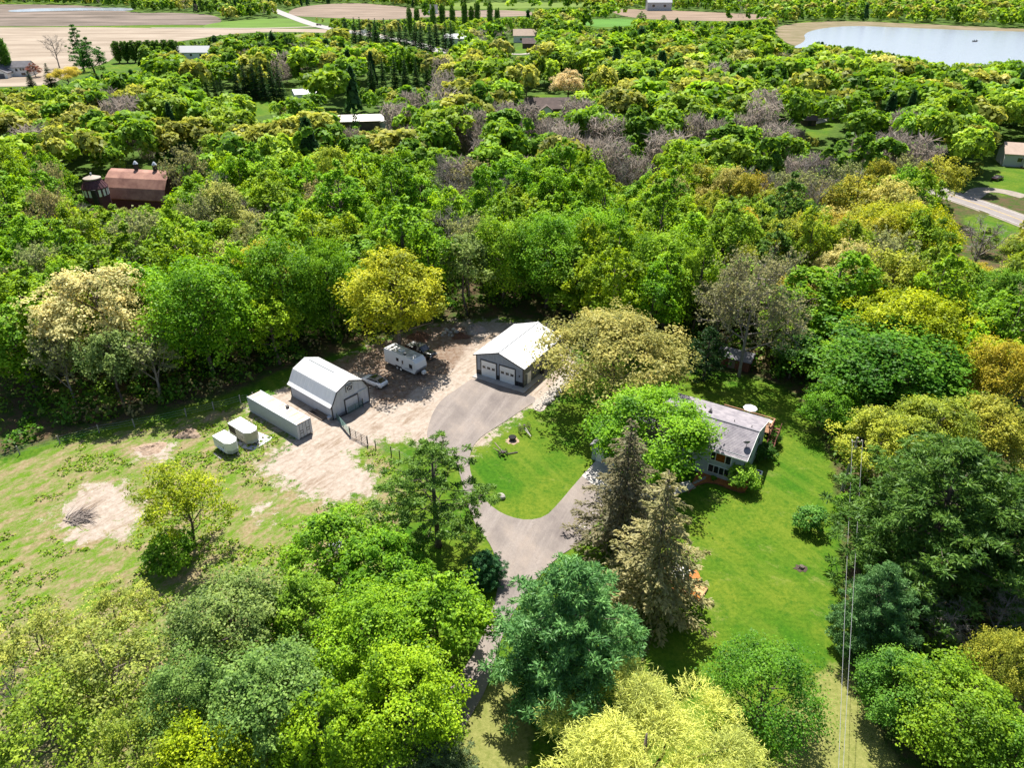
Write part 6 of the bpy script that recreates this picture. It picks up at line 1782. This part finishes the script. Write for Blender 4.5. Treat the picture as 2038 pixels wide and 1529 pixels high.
# utility pole and the two cables that run towards the camera
pb = spot(1675, 978)
pole = thing('utility_pole', 'grey wooden utility pole at the lawn edge carrying two cables', 'utility pole', pb)
zt = 8.6
MB().tube([(0, 0, -.5), (0, 0, zt)], [.19, .13], 10).build('shaft', M['grey_wood'], pole)
MB().box(-.6, .6, -.06, .06, zt - .75, zt - .62).build('cross_arm', M['old_wood'], pole)
for x in (-.6, .6): MB().cyl((x, 0), .06, zt - .62, zt - .4, 8).build('insulator', M['white_paint'], pole)
MB().cyl((.0, -.3), .18, zt - 2.0, zt - 1.1, 12).build('transformer', M['alloy'], pole)
MB().tube([(.2, -.1, 0), (.2, -.1, 3)], .05, 6).build('conduit', M['white_paint'], pole)
for off, lab, dx in ((-.35, 'left one of the two pale overhead cables along the right lawn', 0), (.45, 'right one of the two pale overhead cables along the right lawn', 1)):
    a = pb + Vector((off * 1.6, 0, zt - .4)); b = spot(1672 + dx * 9, 1529, 9.0)
    d = (b - a); pts = []
    for k in range(15):
        t = k / 14 * 1.7
        q = a + d * t; q.z -= .55 * math.sin(min(1, t / 1.7) * math.pi); pts.append(q)
    tag(MB().tube(pts, .017, 5).build('power_cable', M['wire']), lab, 'power cable')
for lab, px, py, h in (('thin wooden pole between the trees beyond the road', 1738, 300, 9), ('tall wooden pole standing beside the far highway', 853, 88, 13), ('thin pole in front of the windbreak right of the highway', 1047 - 375, 92, 10)):
    p = spot(px, py); o = thing('utility_pole', lab, 'utility pole', p)
    MB().tube([(0, 0, -.3), (0, 0, h)], [.2, .14], 8).build('shaft', M['grey_wood'], o); MB().box(-.9, .9, -.06, .06, h - .6, h - .48).build('cross_arm', M['grey_wood'], o)

# ------------------------------------------------------------------ houses and barns farther away
def gable_house(name, label, cat, loc, ang, L, Wd, wall_h, ridge_h, wall_m, roof_m, windows=(), doors=(), over=.4, chimney=False, panels=0):
    h = thing(name, label, cat, loc, ang)
    b = MB().prism([(0, 0), (Wd, 0), (Wd, wall_h), (Wd / 2, ridge_h - .15), (0, wall_h)], 'x', 0, L).build('wall', wall_m, h)
    pr = [(-over, wall_h - over * (ridge_h - wall_h) / (Wd / 2)), (Wd / 2, ridge_h), (Wd + over, wall_h - over * (ridge_h - wall_h) / (Wd / 2))]
    r = MB().prism(pr + [(y, z - .2) for y, z in pr[::-1]], 'x', -over, L + over).build('roof', roof_m, h)
    for x, z, w_, hh, side_ in windows:
        if side_ == 'front':
            f = MB().box(x - w_ / 2 - .1, x + w_ / 2 + .1, -.08, .0, z - .1, z + hh + .1).build('window', M['white_paint'], h); MB().box(x - w_ / 2, x + w_ / 2, -.11, -.075, z, z + hh).build('pane', M['glass'], f)
        else:
            f = MB().box(L, L + .08, x - w_ / 2 - .1, x + w_ / 2 + .1, z - .1, z + hh + .1).build('window', M['white_paint'], h); MB().box(L + .075, L + .11, x - w_ / 2, x + w_ / 2, z, z + hh).build('pane', M['glass'], f)
    for x, w_, hh, m_ in doors: MB().box(x - w_ / 2, x + w_ / 2, -.09, 0, 0, hh).build('door', m_, h)
    if chimney: MB().box(L * .3, L * .3 + .7, Wd * .55, Wd * .55 + .6, ridge_h - 1.2, ridge_h + .9).build('chimney', M['stone'], r)
    return h
M['rusty_roof'] = mat('rusty_roof', (.40, .205, .145), .75, scale=.35, col2=(.22, .095, .068), detail=8)
M['dark_red'] = mat('dark_red_boards', (.11, .035, .045), .7, noise=.4, scale=2)
M['roof_brown'] = mat('brown_shingles', (.135, .095, .085), .9, noise=.35, scale=.6)
M['roof_charcoal'] = mat('charcoal_shingles', (.13, .125, .14), .9, noise=.25, scale=.6)
M['roof_tan'] = mat('tan_shingles', (.50, .38, .30), .9, noise=.15, scale=.6)
M['far_white'] = mat('white_siding', (.74, .73, .72), .7)
M['far_grey'] = mat('grey_siding', (.45, .46, .47), .7)

ra, rb = spot(205, 372, 7.5), spot(318, 374, 7.5)
rang = math.atan2(rb.y - ra.y, rb.x - ra.x)
RL = 17.0
rbarn = thing('old_barn', 'old barn with a rusty red curved roof and two dark ventilators deep in the wood', 'barn', (ra.x - .3, ra.y + .5, 0), rang - .10)
arc = [(-.7, 4.6), (.5, 7.2), (2.2, 9.3), (4.2, 10.5), (5.5, 10.9), (6.8, 10.5), (8.8, 9.3), (10.5, 7.2), (11.7, 4.6)]
MB().prism([(0, 0), (11, 0), (11, 5.4), (5.5, 10.3), (0, 5.4)], 'x', .2, RL - .2).build('wall', M['dark_red'], rbarn)
MB().prism(arc + [(5.5 + (y - 5.5) * .97, z - .25) for y, z in arc[::-1]], 'x', -.3, RL + .3).build('roof', M['rusty_roof'], rbarn)
for x in (RL * .42, RL * .74):
    v = MB().box(x - .42, x + .42, 5.05, 5.95, 10.6, 12.3).build('ventilator', M['black_trim'], rbarn); MB().tube([(x, 5.5, 12.3), (x, 5.5, 12.8), (x, 5.5, 13.1)], [.65, .35, .08], 10).build('cap', M['grey_steel'], v)
sp_ = spot(185, 384, 8)
silo = thing('silo', 'round silo with dark ribbed cone roof and white banded wall beside the rusty barn', 'silo', (sp_.x, sp_.y + 1.5, 0))
MB().cyl((0, 0), 2.9, 0, 9.0, 24).build('wall', M['dark_red'], silo)
for k in range(16):
    a = 2 * math.pi * k / 16
    MB().bar((math.cos(a) * 2.95, math.sin(a) * 2.95, 7.2), (math.cos(a) * 2.95, math.sin(a) * 2.95, 9.0), .62, .1, (math.cos(a), math.sin(a), 0)).build('white_stave', M['white_paint'], silo)
MB().tube([(0, 0, 8.95), (0, 0, 9.2), (0, 0, 11.2)], [3.1, 3.1, 1.9], 24).build('roof', M['dark_red'], silo)
for k in range(20):
    a = 2 * math.pi * k / 20; MB().bar((math.cos(a) * 3.1, math.sin(a) * 3.1, 9.22), (math.cos(a) * 1.9, math.sin(a) * 1.9, 11.22), .09, .1).build('roof_rib', M['dark_red'], silo)
MB().tube([(0, 0, 11.2), (0, 0, 11.5), (0, 0, 12.2)], [2.1, 2.1, .12], 24).build('cap', mat('silo_cap', (.30, .25, .20), .7), silo)
MB().cyl((0, 0), .2, 12.1, 12.7, 8).build('finial', M['grey_steel'], silo)
MB().box(.6, 1.7, -3.35, -2.7, 5.5, 9.2).build('chute', M['black_trim'], silo)

p = spot(6, 156); wh = gable_house('white_house', 'white house with charcoal roof and attached garage at the left edge', 'house', (p.x - 6, p.y + 6, 0), math.radians(8), 17, 9, 5.0, 7.6, M['far_white'], M['roof_charcoal'], windows=[(12.6, 3.1, 1.0, 1.2, 'front'), (14.0, 3.1, 1.0, 1.2, 'front'), (10.3, 2.8, 1.2, 1.3, 'front'), (13.4, .6, 2.2, 1.3, 'front')])
MB().prism([(0, 0), (8, 0), (8, 3), (4, 5.3), (0, 3)], 'y', -7, 0).build('garage_wing', M['far_white'], wh)
MB().prism([(-.5, 2.75), (4, 5.5), (8.5, 2.75), (8.5, 2.5), (4, 5.25), (-.5, 2.5)], 'y', -7.5, 1).build('garage_roof', M['roof_charcoal'], wh)
MB().box(1.5, 6.5, -7.1, -7.0, .1, 2.5).build('garage_door', M['roof_charcoal'], wh)
p = spot(362, 114, 2); gable_house('grey_roofed_house', 'pale house half hidden by trees right of the stubble field hedge', 'house', (p.x - 3, p.y, 0), math.radians(2), 20, 9, 5.2, 8.4, M['far_white'], M['far_grey'], windows=[(4, 2.8, 1.4, 1.3, 'front'), (9, 2.8, 1.4, 1.3, 'front'), (15, 2.8, 1.4, 1.3, 'front')])
p = spot(592, 186, 4.5); gable_house('metal_shed', 'shed with a bright white metal roof in a clearing of the far wood', 'shed', (p.x - 1, p.y, 0), math.radians(25), 12, 10, 4.2, 5.6, M['far_white'], M['white_steel'])
p = spot(672, 240, 4); gable_house('metal_shed', 'long low shed with pale pink white roof in the wood', 'shed', (p.x, p.y, 0), math.radians(8), 16, 8, 3.8, 5.4, M['roof_brown'], mat('pale_pink_roof', (.70, .62, .58), .6, noise=.1, scale=.5))
p = spot(735, 236, 4); gable_house('metal_shed', 'small white roofed shed at the right end of the long pale roof', 'shed', (p.x, p.y, 0), math.radians(4), 7, 7, 3.4, 4.8, M['far_grey'], M['white_steel'])
p = spot(1046, 214, 4); bh = gable_house('brown_house', 'house with a long dark brown roof in a gap of the wood', 'house', (p.x, p.y - 2, 0), math.radians(1), 20, 10, 4.2, 7.6, M['roof_brown'], M['roof_brown'], windows=[(5, 1.4, 1.6, 1.4, 'front'), (15, 1.4, 1.6, 1.4, 'front')])
MB().prism([(6.5, 0), (11, 0), (11, 3.8), (8.75, 5.3), (6.5, 3.8)], 'y', -2.0, 0.05).build('porch', M['far_white'], bh)
MB().prism([(6.1, 3.7), (8.75, 5.55), (11.4, 3.7), (11.4, 3.5), (8.75, 5.3), (6.1, 3.5)], 'y', -2.4, 3).build('porch_roof', M['roof_brown'], bh)
p = spot(885, 92); gable_house('white_house', 'small white house with grey roof beyond the wood, below the windbreak', 'house', (p.x, p.y, 0), 0, 22, 9, 5.5, 8.2, M['far_white'], M['far_grey'], windows=[(4, 3, 2, 1.5, 'front'), (11, 3, 2, 1.5, 'front'), (18, 3, 2, 1.5, 'front')])
p = spot(1022, 84); gable_house('tan_roofed_house', 'house with a pinkish tan roof right of the far white house', 'house', (p.x, p.y, 0), 0, 22, 10, 5, 9, M['far_white'], M['roof_tan'], windows=[(6, 1.5, 2, 1.5, 'front'), (16, 1.5, 2, 1.5, 'front')])
p = spot(1040, 96); gable_house('brown_shed', 'brown roofed outbuilding in front of the tan roofed house', 'shed', (p.x, p.y, 0), 0, 16, 9, 3.5, 6.5, M['roof_brown'], M['roof_brown'])
p = spot(1288, 21); gable_house('grey_farmhouse', 'grey farmhouse among trees above the ploughed field at the top', 'house', (p.x, p.y, 0), 0, 28, 14, 9, 15, M['far_grey'], M['far_grey'], windows=[(7, 4, 3, 2.5, 'front'), (20, 4, 3, 2.5, 'front')], chimney=True)
p = spot(845, 27); gable_house('white_house', 'tiny white house with dark roof in the windbreak by the ploughed field', 'house', (p.x, p.y, 0), 0, 14, 9, 5, 9, M['far_white'], M['roof_charcoal'], windows=[(7, 2, 2, 2, 'front')])
p = spot(2000, 330); rh = gable_house('tan_roofed_house', 'grey house with tan roof and small porch cut by the right edge', 'house', (p.x - 1, p.y, 0), math.radians(-18), 16, 9, 4.2, 6.8, M['far_grey'], M['roof_tan'], windows=[(4.5, 1.6, 1.4, 1.3, 'front'), (12, 1.6, 1.4, 1.3, 'front')], doors=[(7.2, 1.0, 2.1, M['white_paint'])])
for x in (5.6, 8.8): MB().box(x - .08, x + .08, -1.9, -1.75, 0, 2.6).build('porch_post', M['white_paint'], rh)
MB().box(5.3, 9.1, -2.0, 0, 2.6, 2.75).build('porch_roof', M['roof_tan'], rh); MB().box(5.3, 9.1, -2.0, 0, .02, .35).build('porch_floor', M['red_brown_wood'], rh)
p = spot(1598, 250); gable_house('brown_shed', 'small brown shed beside the pale driveway in the wood at upper right', 'shed', (p.x, p.y, 0), math.radians(-5), 5, 4, 2.4, 3.6, M['roof_brown'], M['roof_brown'], doors=[(2.5, 1.4, 1.9, M['black_trim'])])
sheet('gravel_drive', smooth_poly(W2([(1598, 240), (1650, 230), (1665, 236), (1630, 246), (1605, 248)]), 2), .06, mat('pale_drive', (.55, .50, .46), .95, noise=.1, scale=.5))

mp = spot(1984, 358); mc = thing('parked_car', 'dark maroon car parked in the clearing by the house at the right edge', 'car', (mp.x, mp.y, 0), math.radians(35))
M['maroon'] = mat('maroon_paint', (.07, .02, .03), .3, coat=.6)
MB().loft(car_sections([(-2.3, .8, .4, .6, .9, .7, .95), (-2.0, .9, .3, .6, .95, .8, 1.0), (1.0, .92, .3, .6, .95, .8, 1.0), (2.0, .9, .3, .6, .9, .75, .95), (2.3, .75, .4, .6, .8, .6, .85)])).build('body', M['maroon'], mc)
MB().loft([[(-1.5, -.8, .95), (-1.5, -.7, 1.1), (-1.5, .7, 1.1), (-1.5, .8, .95)], [(-.9, -.8, .95), (-.9, -.62, 1.45), (-.9, .62, 1.45), (-.9, .8, .95)], [(.3, -.8, .95), (.3, -.62, 1.45), (.3, .62, 1.45), (.3, .8, .95)], [(1.1, -.8, .95), (1.1, -.75, 1.0), (1.1, .75, 1.0), (1.1, .8, .95)]]).build('cab_glass', M['car_glass'], mc)
MB().box(-.9, .3, -.6, .6, 1.45, 1.5).build('roof', M['maroon'], mc)
for x in (-1.4, 1.4):
    for y in (-.8, .8): wheel(mc, x, y, .34, .22)
for lab, px, py, a, ln, hgt, m_ in (('white delivery truck driving on the far highway', 721, 66, .0, 8, 3.2, 'far_white'), ('dark car on the far highway near the fields', 630, 50.5, .6, 4.6, 1.5, 'maroon')):
    p = spot(px, py); o = thing('highway_truck' if ln > 5 else 'highway_car', lab, 'truck' if ln > 5 else 'car', (p.x, p.y, .3), math.radians(-38) + a)
    MB().box(0, ln * .72, -1.1, 1.1, .5, hgt).build('body', M[m_], o); MB().box(ln * .74, ln, -1.0, 1.0, .5, hgt * .72).build('cab', M[m_], o)
    for x in (.2 * ln, .85 * ln):
        for y in (-.95, .95): wheel(o, x, y, .4, .25, rim=False)

# the boat on the lake with two anglers
bp_ = spot(1941, 82, .35); boat = thing('fishing_boat', 'tiny dark fishing boat out on the lake', 'boat', bp_, .3)
MB().loft([[(-2.4, -.7, .55), (-2.4, -.5, .0), (-2.4, .5, .0), (-2.4, .7, .55)], [(1.0, -.8, .6), (1.0, -.5, 0), (1.0, .5, 0), (1.0, .8, .6)], [(2.6, -.08, .75), (2.6, -.05, .4), (2.6, .05, .4), (2.6, .08, .75)]]).build('hull', M['black_trim'], boat)
MB().box(-1.4, -1.0, -.6, .6, .45, .55).build('seat', M['old_wood'], boat)
MB().box(-2.75, -2.4, -.18, .18, .2, 1.0).build('outboard_motor', M['black_trim'], boat)
for x, lab in ((-1.2, 'person in dark clothes sitting at the back of the lake boat'), (.8, 'person in dark clothes sitting at the front of the lake boat')):
    o = thing('person', lab, 'person', bp_ + Vector((math.cos(.3) * x, math.sin(.3) * x, .55)), .3)
    MB().tube([(0, 0, 0), (0, 0, .25), (0, 0, .55), (0, 0, .64), (0, 0, .70), (0, 0, .82), (0, 0, .95)], [.2, .19, .24, .10, .08, .13, .06], 10).tube([(.05, .12, .05), (.45, .13, .1), (.5, .13, -.35)], [.1, .08, .06], 6).tube([(.05, -.12, .05), (.45, -.13, .1), (.5, -.13, -.35)], [.1, .08, .06], 6).tube([(0, .24, .52), (.15, .3, .28), (.35, .15, .2)], [.07, .06, .05], 6).tube([(0, -.24, .52), (.15, -.3, .28), (.35, -.15, .2)], [.07, .06, .05], 6).build('body', mat('dark_jacket', (.03, .035, .05), .8), o, True)
B('shrub', 'blossom_bush', 'white flowering bush half hidden among the bright green thicket', 'bush', 678, 1092, 22, 3.0, (.66, .64, .66))

# weeds standing in the rough field
def tufts():
    n = 26000
    x = RNG.random(n) * 75 - 62; y = 42 + RNG.random(n) * 58
    s = sdf(MEADOW, x, y); from mathutils import noise as mn
    nz = np.array([mn.noise(Vector((a * .14, b * .2, 3.3))) + .6 * mn.noise(Vector((a * .6, b * .6, 1.3))) for a, b in zip(x, y)])
    keep = (s > .3) & (nz > -.02) & (sdf(DIRT, x, y) < -1)
    for pl, _a in PATCH[:2]: keep &= sdf(pl, x, y) < -.5
    x, y, nz = x[keep], y[keep], nz[keep]; n = len(x)
    V, A, Tn = [], [], []
    for k in range(3):
        h = (.10 + .22 * RNG.random(n)) * (1 + nz)
        c = np.stack([x + RNG.normal(size=n) * .12, y + RNG.normal(size=n) * .12, h * .5], 1)
        V.append(leaf_quads(RNG, c, unit(rand_dir(RNG, n) + np.array([0, 0, 1.4])), .16 + .26 * RNG.random(n), .12 + .14 * RNG.random(n)).reshape(n, 4, 3)); A.append(np.clip(.5 + .3 * RNG.normal(size=n), 0, 1))
        t = np.where((RNG.random(n) < .12)[:, None], np.array([.26, .24, .10, 1]), np.where((RNG.random(n) < .5)[:, None], np.array([.085, .18, .012, 1]), np.array([.15, .225, .02, 1])))
        Tn.append(t)
    V = np.concatenate(V).reshape(-1, 3); A = np.repeat(np.concatenate(A), 4); Tn = np.repeat(np.concatenate(Tn), 4, 0)
    me = raw_mesh('weeds', V, quad_index(len(V) // 4), M['leaf_far'], {'leaf_var': ('FLOAT', A), 'tint': ('FLOAT_COLOR', Tn)})
    tag(link(bpy.data.objects.new('weeds', me)), 'green weeds and dry tufts growing in the rough field', None, kind='stuff')
tufts()

# chalk marks on the driveway fork
for k, (x, y) in enumerate([(1208, 1052), (1216, 1048), (1228, 1044), (1236, 1049), (1267, 1022)]):
    p = spot(x * .5 + 1090 * .5, y, .075); a = RNG.random() * 3
    o = sheet('paint_mark', [(p.x + math.cos(a + q) * .16, p.y + math.sin(a + q) * .09) for q in (0, 1.5, 3.1, 4.6)], .075, M['white_line'])
